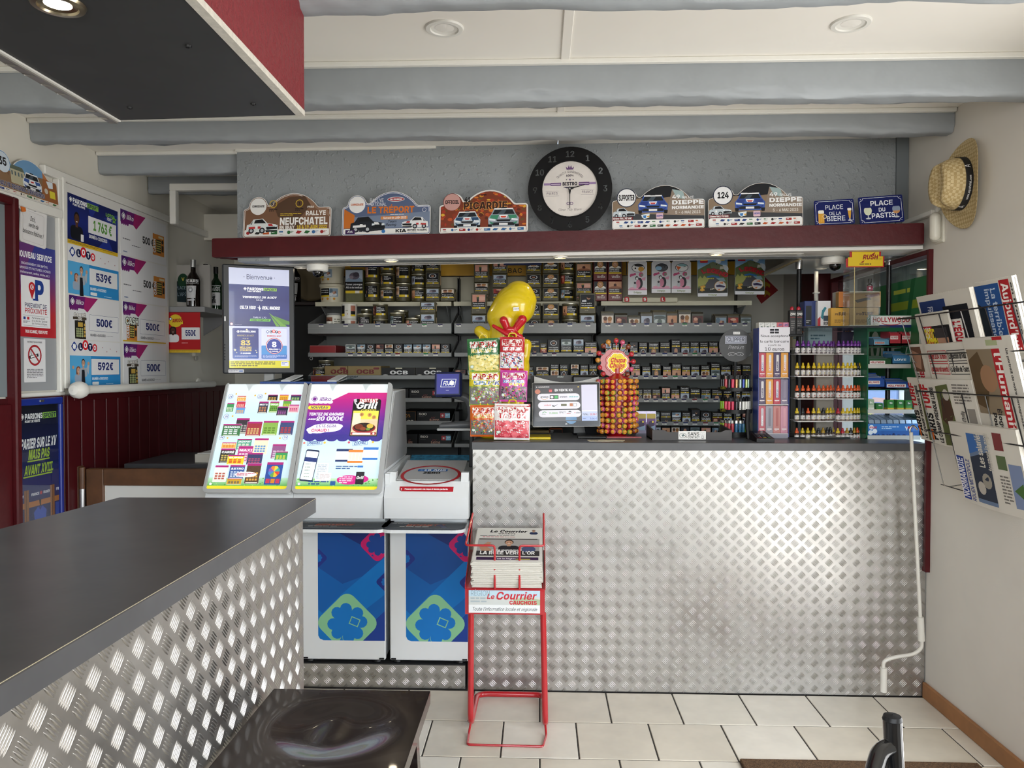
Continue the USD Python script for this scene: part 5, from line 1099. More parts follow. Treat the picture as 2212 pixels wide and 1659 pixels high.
# two large picture bags with a dinosaur
for i,(q,lab)in enumerate((([(1507,557),(1571,556),(1563,647),(1502,641)],'upright dinosaur picture bag beside the white bird packs'),([(1589,553),(1652,553),(1637,652),(1576,636)],'tilted dinosaur picture bag overhanging the end of the top shelf'))):
 Y=4.62;C_=[aty(x,y,Y)for x,y in q];o=C_[0];u=C_[1]-C_[0];W=np.linalg.norm(u);u/=W;v=C_[0]-C_[3];v-=u*np.dot(v,u);H=np.linalg.norm(v);v/=H;u2=u
 t=thing('picture_bag',lab,'bag',tuple(o),group='dinosaur picture bags')
 P_=rrect(-.002,-H,W+.002,0,.006,3);nn=np.cross(u,v)
 put(t,'bag',cat([extr(P_,-.012,(0,0,0),u,v),mv(extr(P_.buffer(-.02),-.012,(0,0,0),u,v),-nn*.0119)]),mat('bag_back','9aa0a0',.4))
 a=Art(100,150);a.part='front_print';a.grad(0,0,100,60,['4a80c0','8fb8dc','c8dcea']);a.circ(88,44,16,'d8e0e6',12);a.circ(70,14,10,'e8eef2',12)
 a.poly([(0,46),(30,28),(48,18),(64,22),(80,34),(100,60),(100,132),(0,132)],'5a6a3c');a.poly([(40,20),(52,16),(66,22),(84,30),(88,40),(76,46),(60,42),(46,40)],'6f7858');a.poly([(76,34),(90,34),(88,44),(74,46)],'dcd8c8');a.circ(64,26,2,'18180f',8)
 a.poly([(0,84),(8,70),(16,80),(22,68),(30,78),(36,70),(34,100),(0,112)],'a9ac5a');a.poly([(28,100),(40,82),(60,76),(84,82),(94,100),(86,118),(40,128),(26,116)],'4a4a50');a.poly([(60,78),(88,78),(94,92),(76,92)],'7fa0a8');a.rect(0,118,100,20,'16180f')
 for k,(c_,r0)in enumerate(zip('LEGEND',(.5,.1,-.05,-.15,-.25,-.4))):a.text(c_,18+k*13,62+abs(k-1.6)*3.2-4+(k>3)*3,17,'c0242c','k',rot=r0,out=('7a1418',1))
 a.poly([(30,72),(50,67),(74,74),(72,80),(50,74),(32,78)],'2a6ca8');a.greek(34,80,34,5,'d8c83a',1,4)
 a.rect(8,0,26,20,'c8242c',3);a.rect(9,0,24,12,'f0cc2a');a.text('MAXI',21,6,4.5,'2a1a10','k',an='c',fit=20);a.greek(11,7.5,20,3,'2a1a10',1,2);a.poly([(76,4),(84,1),(90,6),(92,12),(80,13),(75,9)],'e8c83a')
 a.circ(76,110,20,'d8a85a',24);a.circ(76,110,18.5,'d4d4d8',24);a.poly([(60,108),(74,104),(94,112),(88,116),(74,114),(64,114)],'2a2350');a.poly([(68,98),(84,94),(86,102)],'d87a3a');a.poly([(66,122),(78,120),(72,127)],'d87a3a')
 a.poly([(8,110),(22,106),(26,112),(20,118),(24,126),(14,130),(6,126),(10,118)],'d8a030');a.circ(15,118,5,'6a1f2a',10);a.rect(12,113,6,10,'e8c83a',2)
 for k in range(3):a.shape(disc(44+k*5,122-k,2,8,3),'e8e4d0')
 a.rect(0,137,100,13,'e2e2e6');a.text('Gobigogo',50,146,6,'8a9a4a','b',an='c',fit=30)
 a.build(t,nn*.0002,u,v,W,H,GLOSS,single='front_print')
# ================================================================ goods on the shop counter
ZT=1.1437
gb=mat('bottle_green','0c2a14',.08,coat=.5,extra={'transmission_weight':.35});bb=mat('bottle_brown','120a08',.08,coat=.5)
def build_map(a,parent,fn,mat_=None,name='print',n=9,eps=8e-5):
 """Lays a flat print over a curved sheet: fn(u, v, height) -> points."""
 V,T,C,k=[],[],[],0
 for v,t,c,lv,lo,hi,pt in a.ops:
  if np.ptp(c,axis=0).max()<1e-9 and max(hi-lo)>a.w/n:
   q,t=trimesh.remesh.subdivide_to_size(np.c_[v,np.zeros(len(v))],t,a.w/n,max_iter=8);v=q[:,:2];c=np.broadcast_to(c[0],(len(v),3))
  V.append(fn(v[:,0]/a.w,v[:,1]/a.h,.0004+eps*lv));T.append(t+k);C.append(c);k+=len(v)
 V,T,C=np.vstack(V),np.vstack(T),np.vstack(C);nn=np.cross(V[T[:,1]]-V[T[:,0]],V[T[:,2]]-V[T[:,0]])
 T[nn[:,1]>0]=T[nn[:,1]>0][:,::-1]
 put(parent,name,(V,T),mat_ or GLOSS,col=C)
def grid(fn,nu,nv):
 u,v=np.meshgrid(np.linspace(0,1,nu),np.linspace(0,1,nv));V=fn(u.ravel(),v.ravel(),0);i=np.arange(nv-1)[:,None]*nu+np.arange(nu-1)[None];i=i.ravel()
 return V,np.vstack([np.c_[i,i+nu,i+nu+1],np.c_[i,i+nu+1,i+1]])
# yellow moulded display column (plain) with a red bow and six candy bags
yl=mat('display_yellow','d9bd16',.22,coat=.6);rb=mat('bow_red','b5121f',.22,coat=.5)
t=thing('candy_stand','glossy yellow moulded candy stand with a red bow, holding six candy bags','display stand',(-.09,3.68,ZT))
def P3(px,py,Y=3.68):q=aty(px,py,Y);return(q[0]+.09,Y-3.68,q[2]-ZT)
body=blob([((P3(1088,935),.055),(P3(1088,760),.065)),((P3(1120,790),.055),(P3(1105,900),.05)),((P3(1085,760),.07),(P3(1098,690),.085)),((P3(1085,685),.075),(P3(1112,660),.10)),((P3(1128,650),.07),(P3(1120,640),.075)),((P3(1050,930),.04),(P3(1125,930),.04)),((P3(1132,790),.02),(P3(1135,745),.03)),((P3(1060,735),.03),(P3(1036,715),.026))],.02,sm=14)
put(t,'column',body,yl,True);put(t,'base',cb(-.085,.145,-.07,.09,0,.012,.004),yl)
put(t,'bow',blob([((P3(1098,715,3.585),.014),(P3(1088,692,3.575),.020)),((P3(1110,715,3.585),.014),(P3(1128,690,3.575),.022)),((P3(1098,712,3.575),.014),(P3(1108,712,3.575),.014)),((P3(1104,716,3.575),.012),(P3(1124,728,3.575),.014)),((P3(1066,704,3.585),.008),(P3(1096,722,3.575),.012))],.008,sm=5),rb,True)
a=Art(40,26);a.rect(0,0,40,26,'e6e6e8',3);a.text('2,00€',20,18,10,'55555c','r',an='c',it=.2);q=P3(1108,664,3.577);a.build(t,q,(.99,0,.1),(-.1,0,.99),.028,.018,PRINT,single='price_sticker')
def candy(kind,a):
 r=random.Random(kind);W,H=100,130
 top,names={'banan':('1f5f2e',[('BANAN’S','d8c24a',15)]),'carensac':('b8222c',[('CAR EN SAC','eaf2f8',12)]),'miami':('d8c420',[('MIAMI','3a78c0',14),('PIK','2a3a8a',15)]),'dragi':('c23a98',[('DRAGIBUS','4aa0d8',12),('PARTY','f0d83a',12)]),'croco':('d8681c',[('CROCO','c8b83a',15)]),'tagada':('e9e3e0',[('TAGADA','c0242c',18)])}[kind]
 a.rect(0,0,W,H,{'banan':'2f6f38','miami':'8fa03a','croco':'c85a1c'}.get(kind,top));a.rect(0,0,W,56,top)
 if kind=='miami':a.poly([(0,0),(34,0),(0,26)],'3f9a44');a.circ(50,8,16,'e8d83a',14)
 if kind=='tagada':a.rect(0,0,W,10,'b81f28');[a.circ(x,y,4,'c8403c',8)for x,y in((8,22),(92,20),(86,44),(14,44))]
 a.text('HARIBO',50,32,19,'b01a22','k',an='c',fit=80,out=('f2efe8',3))
 if kind=='miami':a.text('MIAMI',34,52,14,'3a78c0','k',an='c',fit=40,out=('f2f2ee',1.5));a.text('PIK',76,52,15,'2a3a8a','k',an='c',it=.2,out=('f2f2ee',1.5))
 else:
  for i,(s,c,h)in enumerate(names):a.text(s,50+12*i,52+11*i,h,c,'k',an='c',fit=min(78,text_w(s,h,'k')),out=('f2efe8' if kind!='tagada' else 'f4f0ee',1.2))
 y0=60 if kind!='dragi' else 66
 cols={'banan':['e8d98a','e0cf74','ecdf9a'],'carensac':['f0f0f2','2a3c8a','c02a3a','2f7a4a','1a1a1c'],'miami':['c23a3a','6a9a4a','b9b4b8','8a4a5a','e0dcd8'],'dragi':['c23a3a','2a2a2c','e0b83a','4aa06a','b9b4c0','d06a9a'],'croco':['b8303a','3f8a4a','e8e4d8','d8c23a','2f5a3a'],'tagada':['e0606a','d84f5c','e8757c']}[kind]
 a.rect(2,y0,96,122-y0,{'banan':'c9b75e','tagada':'c03a48','carensac':'d9dade'}.get(kind,'6f6a6c'))
 for k in range(62):
  x,y=r.uniform(6,94),r.uniform(y0+4,117);c=r.choice(cols)
  if kind=='banan':a.shape(affinity.rotate(disc(x,y,10,10,4.2),r.uniform(-60,60)).intersection(sbox(2,y0,98,122)),c)
  elif kind=='tagada':a.shape(disc(x,y,6.5,10,5.5).intersection(sbox(2,y0,98,122)),c)
  else:a.shape(affinity.rotate(sbox(x-6,y-1.4,x+6,y+1.4)if k%2 else disc(x,y,4,8,3),r.uniform(0,180)).intersection(sbox(2,y0,98,122)),c)
 if kind=='tagada':a.text('RED',72,72,11,'f4f0ee','k',an='c',out=('b81f28',2))
 a.circ(12,102,6.5,'e2ece4',12);a.ring(12,102,6.5,1,'3f8a5a',12);a.text('À Emporter',72,10,5.5,'f0f0e8' if kind!='tagada' else 'f0d8d8','m',an='c')
bags=[('banan',1012,1083,731,808,-.04,'green candy bag of yellow sweets, top of the yellow stand'),('carensac',1079,1132,728,800,.02,'red candy bag of coloured sticks beside the green bag'),('miami',1014,1083,800,878,0,'yellow and green candy bag in the middle row of the stand'),('dragi',1079,1138,800,868,.03,'pink candy bag in the middle row of the stand'),('croco',1016,1075,875,943,0,'orange candy bag at the bottom of the stand'),('tagada',1067,1144,872,950,.02,'white and red candy bag at the bottom of the stand')]
for i,(k,x0,x1,y0,y1,tl,lab)in enumerate(bags):
 Y=3.575-(.012 if i%2 else 0)-.006*(i//2);A_,B_=aty(x0,y1,Y),aty(x1,y0,Y);w,h=B_[0]-A_[0],B_[2]-A_[2];zb=max(A_[2],ZT+.003)
 b=thing('candy_bag',lab,'candy bag',((A_[0]+B_[0])/2,Y,zb),ry=tl);rs=i*1.7
 def fn(u,v,e,w=w,h=h,s=-1,rs=rs):
  bul=np.clip(np.sin(np.pi*np.clip(u,0,1)),0,1)**.5*np.clip(np.sin(np.pi*np.clip((v-.04)/.92,0,1)),0,1)**.55
  wr=.0018*np.sin(u*23+rs+v*5)*np.sin(v*17+rs)*(.3+bul)
  return np.stack([(u-.5)*w*(1-.04*bul),s*(.003+.017*bul+wr+e),(1-v)*h],1)
 put(b,'bag_back',grid(lambda u,v,e:fn(u,v,-.001+0*e,s=1),9,11),mat('bag_foil','8a8a86',.3,metal=.3),True)
 g=grid(lambda u,v,e:fn(u,v,e-.0004),13,15);put(b,'bag_front',g,mat('bag_foil','8a8a86',.3,metal=.3),True)
 a=Art(100,130);candy(k,a);build_map(a,b,fn,pmat('print_foil',.3,.4),'bag_print',8)
 put(b,'hook_loop',tube(fillet([(-.018,0,h-.004),(-.016,-.002,h+.018),(.016,-.002,h+.018),(.018,0,h-.004)],.012,5),.0032,7),yl,40)
# lollipop carousel
lx,ly=aty(1333,900,3.78)[0],3.78
t=thing('lollipop_stand','red lollipop carousel with a yellow flower sign on top','display stand',(lx,ly,ZT));lr=mat('stand_red','a3121c',.3,coat=.3)
put(t,'foot',cat([extr(Polygon([(-.11,-.07),(.11,-.07),(.05,.03),(-.05,.03)]),.006,(0,0,0),(1,0,0),(0,1,0)),lathe([(.001,.006),(.05,.006),(.03,.02),(.001,.02)],24)]),lr,30)
put(t,'column',lathe([(.001,.02),(.062,.02),(.066,.03),(.066,.285),(.03,.30),(.018,.31),(.018,.335),(.001,.335)],28),lr,40)
zc=aty(1336,784,3.78)[2]-ZT;sp_=aty(1362,784,3.78)[0]-aty(1336,784,3.78)[0]
def flower(R):return shapely.union_all([disc(R*.62*math.cos(k*math.pi/4+.39),R*.62*math.sin(k*math.pi/4+.39),R*.42,18)for k in range(8)]+[disc(0,0,R*.7,18)])
put(t,'back_disc',extr(flower(sp_*1.12),.012,(-.018,.002,zc)),lr);put(t,'sign_neck',cb(-.01,.01,-.004,.01,.33,zc-.03,.003),lr);put(t,'flower_sign',extr(flower(sp_),-.005,(0,-.014,zc)),mat('sign_rim_red','b5202a',.35))
a=Art(120,120);f=lambda R,c:a.shape(affinity.translate(flower(R),60,60),c);f(60,'b5202a');f(57,'d8b0a0');f(54,'b5202a');f(51,'f4ecd8');f(47,'e8cf1c')
a.text('Chupa',60,58,24,'c01a22','k',it=.28,an='c',fit=74);a.text('Chups',56,84,24,'c01a22','k',it=.28,an='c',fit=76);a.curve([(48,96),(60,88),(84,90)],4,'c01a22');a.ring(52,97,7,3,'c01a22',14);a.text('0,40€',62,34,9,'6a6040','l',an='c')
a.build(t,(-sp_,-.0142,zc+sp_),(1,0,0),(0,0,1),2*sp_,2*sp_,GLOSS,single='sign_print')
LO=[]
stick=mat('stick_white','e0d8d8',.5)
for n_,(c,c2)in enumerate((('b8323c','red'),('8a9a3c','green'),('7a3a28','brown'),('c85a7a','pink'),('c88a3a','orange'))):
 p=Proto('lollipop');R=.0128;s=trimesh.creation.icosphere(2,R);V=s.vertices*[1,.95,1];put(p,'wrapper',(V,s.faces),mat('wrapper_'+c2,c,.22,coat=.6,var=(240,.45)),True)
 put(p,'stick',tube([(0,.0,0),(0,.052,0)],.0017,6),stick,True)
 a=Art(100,100);g=affinity.translate(flower(48),50,50);a.shape(g,'c8502a');a.shape(affinity.translate(flower(41),50,50),'e2b52c');a.text('Chupa',50,48,20,'b02a20','k',it=.2,an='c',fit=60);a.text('Chups',50,70,20,'b02a20','k',it=.2,an='c',fit=60)
 def fn(u,v,e,R=R):x,z=(u-.5)*R*1.5,(.5-v)*R*1.5;return np.stack([x,-np.sqrt(np.maximum(R*R-x*x-z*z,1e-9))*.95-e-.0004,z],1)
 build_map(a,p,fn,GLOSS,'flower_print',6,4e-5);put(p,'twist',mv(lathe([(.005,0),(.003,.005),(.006,.011)],10),(0,.010,0),rotm('x',-math.pi/2)),mat('wrapper_'+c2,c,.22),40);LO.append((p,c2))
rl=random.Random(3)
for r_ in range(10):
 zz=aty(1333,720+(605+70.5*r_)/5.82,3.69)[2]
 for k,dg in enumerate((-100,-76,-55,-36,-19,0,17,36,55,77,100)):
  dgj=dg+rl.uniform(-2.5,2.5);an=math.radians(dgj);R=.092
  p,c=LO[rl.choice((0,0,1,2,3,3,4))]
  p.place((lx+R*math.sin(an),ly-R*math.cos(an),zz+rl.uniform(-.002,.002)),f'{c} wrapped lollipop, {nth(k)} from left in the {nth(r_)} row of the carousel','lollipop',rz=an,ry=rl.uniform(-.5,.5),group='lollipops on the carousel')
for k,(px,py)in enumerate(((1331,736),(1344.6,739.5),(1357,749),(1364,765),(1368,781),(1363.5,797.5),(1355.5,809),(1303,808),(1296,794),(1291.5,778),(1294,763),(1303.5,747.5),(1314,739))):
 q=aty(px,py,3.775);d=A([lx,0,ZT+zc])-[q[0],0,q[2]];p,c=LO[(0,3,2,0,0,3,2,0,0,4,0,2,4)[k]]
 x=UsdGeom.Xform.Define(stage,path_for(None,'lollipop'));L=np.linalg.norm(d);d/=L;w_=A([0,-1.0,0]);m_=np.eye(4);m_[1,:3]=d;m_[0,:3]=np.cross(d,w_)*-1;m_[2,:3]=np.cross(m_[0,:3],d);m_[3,:3]=q;x.AddTransformOp().Set(Gf.Matrix4d(m_.tolist()));pr_=x.GetPrim();pr_.GetReferences().AddInternalReference(p.GetPath());pr_.SetInstanceable(True)
 tag(pr_,f'{c} wrapped lollipop fanned round the flower sign, {nth(k)} clockwise from the top','lollipop','lollipops fanned round the sign')
# till with customer screen
t=thing('till','point-of-sale till with a customer screen listing shops, on a black foot','till',(.26,3.76,ZT),rz=math.radians(-2));TX=.26
def Q(px,py,Y=3.70):q=aty(px,py,Y);return A([q[0]-TX,Y-3.76,q[2]-ZT])
bl_,brr,tl_,tr_=Q(1152,922),Q(1297,920),Q(1144,828,3.73),Q(1290,826,3.73);u=(brr-bl_);W=np.linalg.norm(u);u/=W;v=tl_-bl_;v-=u*(v@u);H=np.linalg.norm(v);v/=H;nn=np.cross(u,v)
put(t,'screen_rim',extr(rrect(-.002,-.002,W+.002,H+.002,.006,4),-.022,bl_,u,v),mat('rim_silver','c9c7c2',.3));put(t,'screen_bezel',extr(rrect(0,0,W,H,.005,4),.002,bl_,u,v),mat('bezel_black','0c0c0e',.15))
a=Art(200,135);a.rect(0,0,200,135,'3a383c');a.rect(150,0,50,135,'c9c6d8');a.text('E-COMMERCE',4,9,4.5,'d8d4d4','m');a.text('EN VENTE ICI',64,24,9,'f0eef0','b',fit=58);a.circ(51,20,8,'5a3038',14);a.rect(46,17,9,9,'c85a5a',1);a.circ(9,24,9,'b8705a',14);a.circ(140,8,2.5,'c8a83a',8);a.circ(116,128,18,'4a78a0',16);a.rect(0,131,150,4,'3a383c')
for k in range(3):a.rect(8+k*2,32+31*k,136,26,'d9d6e0',12)
a.text('amazon',18,47,7,'26262a','b',fit=26);a.curve([(20,50),(30,54),(42,50)],1.2,'c8903a');a.rect(48,38,28,14,'2a2c2a');a.circ(55,45,5,'e8e8e8',10);a.rect(63,40,11,10,'3fae5a');a.text('Instant',80,47,6,'2a2a4a','b',fit=24);a.text('deliveroo',110,47,6,'3aa0a0','b',fit=30)
a.text('airbnb',30,78,6,'c86a70','b',fit=22);a.poly([(56,74),(62,78),(76,71),(62,81),(56,80)],'1a1a1c');a.rect(84,71,18,8,'5a5a3a',1);a.rect(112,69,10,11,'b06a3a');a.rect(124,69,10,11,'f2f2f2',1);a.frame(124,69,10,11,1,'3a3a4a')
a.curve([(24,104),(30,99),(36,102)],2,'4a9a5a');a.greek(22,108,20,3,'7a8a7a',1,1);a.text('FLIXBUS',46,108,6.5,'7ab06a','b',fit=27);a.text('SPVLT',78,106,7,'55555c','m',fit=20);a.poly([(106,102),(112,96),(118,102)],'4a4a50');a.greek(102,106,22,4,'a84a4a',1,2);a.circ(128,104,1.6,'c8323a',6);a.text('zalando',131,107,6,'55555c','b',fit=18)
a.rect(150,100,50,35,'b8c0d8');a.rect(150,96,50,4,'dcdce6');a.text('TOTAL :',153,114,6,'3a3a5a','b',fit=20);a.text('20,99 €',176,114,6,'c0303a','b',fit=22);a.rect(150,118,50,17,'9fb0d8');a.text('3,01 €',176,130,6,'2a3a9a','b',fit=22);a.greek(153,125,18,3,'4a4a6a',1,2)
a.build(t,bl_+u*.011+v*(H-.011)+nn*.0022,u,v,W-.022,H-.036,pmat('screen_dim',.25,.2,.18),single='screen_image');put(t,'power_mark',extr(disc(W/2,.011,.004,14).difference(disc(W/2,.011,.003,14)),.0003,bl_+nn*.0021,u,v),steel)
put(t,'neck',hull([(x,y,z)for x,y,z in((-.04,0,.05),(.05,0,.05),(-.03,.03,.0),(.04,.03,.0),(-.04,.05,.09),(.05,.05,.09))]),black_m);put(t,'foot',cb(-.075,.065,-.09,.07,0,.012,.004),mat('till_black','141415',.35))
f_=[Q(1144,812,3.9),Q(1290,809,3.9),Q(1290,835,3.9),Q(1144,838,3.9)]
put(t,'printer_back',hull([p+[0,d,0]for p in f_ for d in(0,.03)]),mat('till_brown','2b2724',.45));put(t,'silver_arc',extr(Polygon([(0,0),(W,0),(W,.05)]+[(W*(1-k/12),.05-.03*math.sin(math.pi*k/12))for k in range(13)]),.01,bl_+[0,.16,H-.02],(1,0,0),(0,0,1)),mat('rim_silver','c9c7c2',.3));a=Art(40,8);a.text('strator',20,6,6,'b9c4c0','b',an='c');a.build(t,Q(1198,812,3.899),(1,0,0),(0,0,1),.05,.012,PRINT,single='maker_mark')
put(t,'printer_leg',cb(-.10,.12,.10,.22,0,.30,.01),mat('till_black','141415',.35))
# lighter carousel
cx_,cy_=aty(1587,900,3.84)[0],3.84;z_=lambda py:aty(1587,py,3.78)[2]-ZT
t=thing('lighter_stand','black lighter carousel with a round black sign, three tiers','display stand',(cx_,cy_,ZT));put(t,'pole',tube([(0,0,.006),(0,0,z_(780))],.0075,12),black_m,30);put(t,'base',lathe([(.001,0),(.085,0),(.085,.008),(.02,.016),(.001,.016)],36),black_m,30)
TZ=[z_(840),z_(888),z_(936)]
for q in TZ:
 put(t,'tier',lathe([(.01,q-.006),(.078,q-.012),(.082,q-.012),(.082,q+.006),(.078,q+.006),(.076,q),(.01,q)],40),black_m,30)
 for an in(-.95,1.25):
  a=Art(60,24);a.rect(0,0,60,24,'1a1a14');a.frame(1,1,58,22,2,'8f8a1c',2);a.text('1,50 €',30,17,11,'9a941c','b',an='c',fit=40);c_,s_q=math.cos(an),math.sin(an);a.build(t,A([.0835*s_q-.017*c_,-.0835*c_-.017*s_q,q+.012]),(c_,s_q,0),(0,0,1),.034,.015,PRINT,single='price_tag')
R=(aty(1623,746,3.84)[0]-aty(1551,746,3.84)[0])/2;zc=aty(1587,746,3.84)[2]-ZT;put(t,'sign_disc',extr(disc(0,0,R,48),.004,(0,-.010,zc)),mat('sign_black','0f0f10',.4))
a=Art(140,140);a.rect(59,13,28,11,'d8d8d8');a.text('1,50€',73,21,6,'8a8a8a','r',an='c');a.rect(25,30,90,34,'a3a6b4',1);a.frame(28,33,84,28,1.5,'22232c');a.text('CLIPPER',70,54,17,'22232c','m',an='c',fit=72);a.text('Premium',70,86,15,'b9b9bd','l',it=.3,an='c',fit=66)
for s in(1,-1):a.line([(70,106),(70+s*12,100),(70+s*26,102),(70+s*33,108),(70+s*27,114),(70+s*18,110),(70+s*22,106)],1.6,'a9a9ad');a.line([(70,106),(70-s*8,112),(70-s*18,113)],1.4,'a9a9ad')
a.build(t,(-R,-.0142,zc+R),(1,0,0),(0,0,1),2*R,2*R,GLOSS,single='sign_print')
LI={}
def lighter(k):
 if k not in LI:
  p=Proto('lighter');c,met={'green':('7fae1c',0),'pink':('c8284c',0),'red':('b0303c',0),'black':('15151a',0),'white':('d8d6ce',0),'blue':('2a6a94',0),'lime':('8aa81c',0),'copper':('b8845a',.8),'chrome':('b9b9c0',.8),'navy':('2a3f8a',.5),'silverlime':('a3b86a',.5),'mint':('8aa89a',.5)}[k]
  put(p,'body',lathe([(.001,0),(.0068,0),(.0072,.001),(.0072,.045),(.006,.047),(.001,.047)],14),mat('lighter_'+k,c,.25,metal=met,coat=.3),40)
  put(p,'head',cb(-.0055,.0055,-.0055,.0055,.0472,.063,.001),mat('lighter_chrome','c9c9c4',.2,metal=1)if k in('blue','red','lime')else black_m);put(p,'wheel',mv(lathe([(.001,-.003),(.0036,-.003),(.0036,.003),(.001,.003)],10),(.001,0,.0655),rotm('y',math.pi/2)),black_m,30)
  LI[k]=p
 return LI[k]
for ti,row in enumerate((('black','black','red','black','pink','copper','mint','navy','silverlime','mint','black','black'),('green','green','pink','pink','pink','black','chrome','white','white','white','white','white'),('lime','lime','red','red','red','blue','blue','blue','green','green','lime','lime'))):
 for k,c in enumerate(row):
  an=math.radians(-82+164*k/11);lighter(c).place((cx_+.068*math.sin(an),cy_-.068*math.cos(an),ZT+TZ[ti]+.0005),f'{c} lighter, {nth(k)} from left on the {("top", "middle", "bottom")[ti]} tier of the lighter carousel','lighter',rz=an,group='lighters on the carousel')
# change tray with contactless sign, papers, card terminal, foil card packs
w0,w1=aty(1409,950,3.60)[0],aty(1581,950,3.60)[0]
t=thing('change_tray','dark brown counter tray with a white SANS CONTACT sign on its front','tray',((w0+w1)/2,3.60,ZT));W=w1-w0;tb=mat('tray_brown','2e2826',.4);zt=aty(1490,929,3.60)[2]-ZT
put(t,'front_panel',extr(Polygon([(-W/2,0),(W/2,0),(W/2,zt),(W*.42,zt),(W*.36,zt-.01),(-W*.3,zt-.01),(-W*.36,zt),(-W/2,zt)]),-.008,(0,0,0)),tb);put(t,'floor',bx(-W/2,W/2,.008,.2,0,.006),tb)
for x in(-W/2,W/2-.008):put(t,'side_panel',hull([(xx,y,z)for xx in(x,x+.008)for y,z in((.008,0),(.2,0),(.008,zt),(.2,zt+.012))]),tb)
a=Art(124,38);a.rect(0,0,124,38,'e9e7e2',2);a.text('SANS',42,20,15,'1c1a1a','m',fit=52);a.text('CONTACT',42,33,10,'1c1a1a','m',fit=54);a.shape(disc(20,20,16,20,11).difference(disc(20,20,14.5,20,9.5)),'3a3838');a.poly([(14,18),(24,14),(28,22),(18,26)],'6a7a7a');a.line([(26,18),(40,30)],1.6,'3a3838')
for x in(99,110):a.frame(x,7,9,11,.8,'b9b7b2',1)
a.frame(105,21,8,14,1.2,'2a2828',1);a.build(t,(-.063,-.0003,.043),(1,0,0),(0,0,1),.127,.039,PRINT,single='sign')
t=thing('paper_slip','cream printed slips lying on the counter before the lollipop carousel','paper',(aty(1308,948,3.56)[0],3.56,ZT));put(t,'slip',mv(bx(-.08,.03,-.03,.04,0,.0012),(0,0,0),rotm('z',.1)),mat('slip_cream','cfc8ae',.8));put(t,'slip',mv(bx(-.03,.085,-.025,.035,.0014,.0026),(0,0,0),rotm('z',-.25)),mat('slip_cream','cfc8ae',.8));a=Art(100,40);a.greek(4,6,80,26,'8a7a4a',3,3);a.build(t,(-.075,.02,.003),(1,0,0),(0,1,0),.12,.04,MATTE)
t=thing('card_terminal','black card payment terminal lying on the counter before the white card display','card terminal',(aty(1647,945,3.57)[0],3.57,ZT));put(t,'body',hull([(x,y,z)for x,y,z in((-.04,-.05,.0),(.04,-.05,.0),(-.036,.09,0),(.036,.09,0),(-.04,-.05,.016),(.04,-.05,.016),(-.034,.09,.04),(.034,.09,.04))]),black_m)
for i in range(3):
 for j in range(4):x,y=-.02+.02*i,-.035+.016*j;put(t,'key',cb(x-.007,x+.007,y-.005,y+.005,.0165+(y+.05)*.171,.0185+(y+.05)*.171,.0008),[mat('key_red','8a1f24',.4),mat('key_yellow','a8922c',.4),mat('key_green','2f6a3a',.4)][i]if j==0 else mat('key_grey','3c3c40',.4))
put(t,'display',hull([(x,y,.0165+(y+.05)*.171+d)for x in(-.026,.026)for y in(.036,.08)for d in(0,.0015)]),mat('terminal_lcd','23282a',.2));put(t,'holder_arm',tube(fillet([(-.03,.12,.0),(-.035,.13,.08),(-.03,.13,.14)],.04,5),.012,8),black_m,40)
for i,(x0,x1,y0)in enumerate(((1374,1396,888),(1396,1417,888))):
 Y=3.98;A0,B0=aty(x0,935,Y),aty(x1,y0,Y);t=thing('foil_packet',['violet foil packet, the nearer to the lollipops of two','violet foil packet, the farther from the lollipops of two'][i],'packet',((A0[0]+B0[0])/2,Y,ZT));w,h=B0[0]-A0[0],B0[2]-ZT
 put(t,'packet',hull([(x,y,z)for x in(-w/2,w/2)for y,z in((0,0),(.004,0),(-.004,h/2),(.008,h/2),(0,h),(.004,h))]),mat('packet_foil','9a93a8',.3,metal=.4));a=Art(60,120);a.rect(3,14,54,90,'6a4a7a',3);a.rect(3,14,54,26,'b8a24a',3);a.circ(30,70,18,'3a2a4a',14);a.circ(40,58,6,'d8c23a',8);a.poly([(6,92),(54,76),(54,104),(6,104)],'8aa0b8');a.build(t,(-w/2,-.0048,h),(1,0,0),(0,0,1),w,h,GLOSS,single='front_print')
# vape display cabinet
w0,w1=aty(1637,900,3.72)[0],aty(1705,900,3.72)[0];W=w1-w0;H=aty(1670,708,3.72)[2]-ZT
t=thing('vape_display','white vape display with card-payment notice and three rows of slim boxes','display stand',(w0,3.72,ZT));vw=mat('display_white','d8d6d8',.4)
for x in(0,W-.004):put(t,'side_panel',cb(x,x+.004,.0,.09,0,H,.001),mat('display_blue_edge','2a3a80',.35))
put(t,'back_panel',bx(.004,W-.004,.08,.088,0,H),vw);rz_=[aty(1670,p,3.72)[2]-ZT for p in(815.5,873.5,936)]
for q in rz_:put(t,'shelf',cb(.004,W-.004,.0,.08,q-.004,q,.0008),vw)
put(t,'price_strip',bx(.004,W-.004,-.001,.002,0,rz_[2]-.004),mat('strip_grey','8a8894',.3))
zt=aty(1670,761,3.72)[2]-ZT;put(t,'notice_board',cb(.002,W-.002,-.006,-.001,zt,H+.002,.001),vw)
a=Art(142,116);a.rect(0,0,142,116,'e0dee4');[a.rect(50+22*i,8+12*j,19,9,'3a3a3e',1)for i in range(2)for j in range(2)]
for s,y,h,f in(('Nous acceptons',46,11,128),('la carte bancaire',72,11,134),('a partir de',88,8,60),('10 euros',110,15,92)):a.text(s,71,y,h,'2a2a2e','r',an='c',fit=f)
a.build(t,(.002,-.0062,H+.002),(1,0,0),(0,0,1),W-.004,H-zt,MATTE,single='notice_print')
VB={}
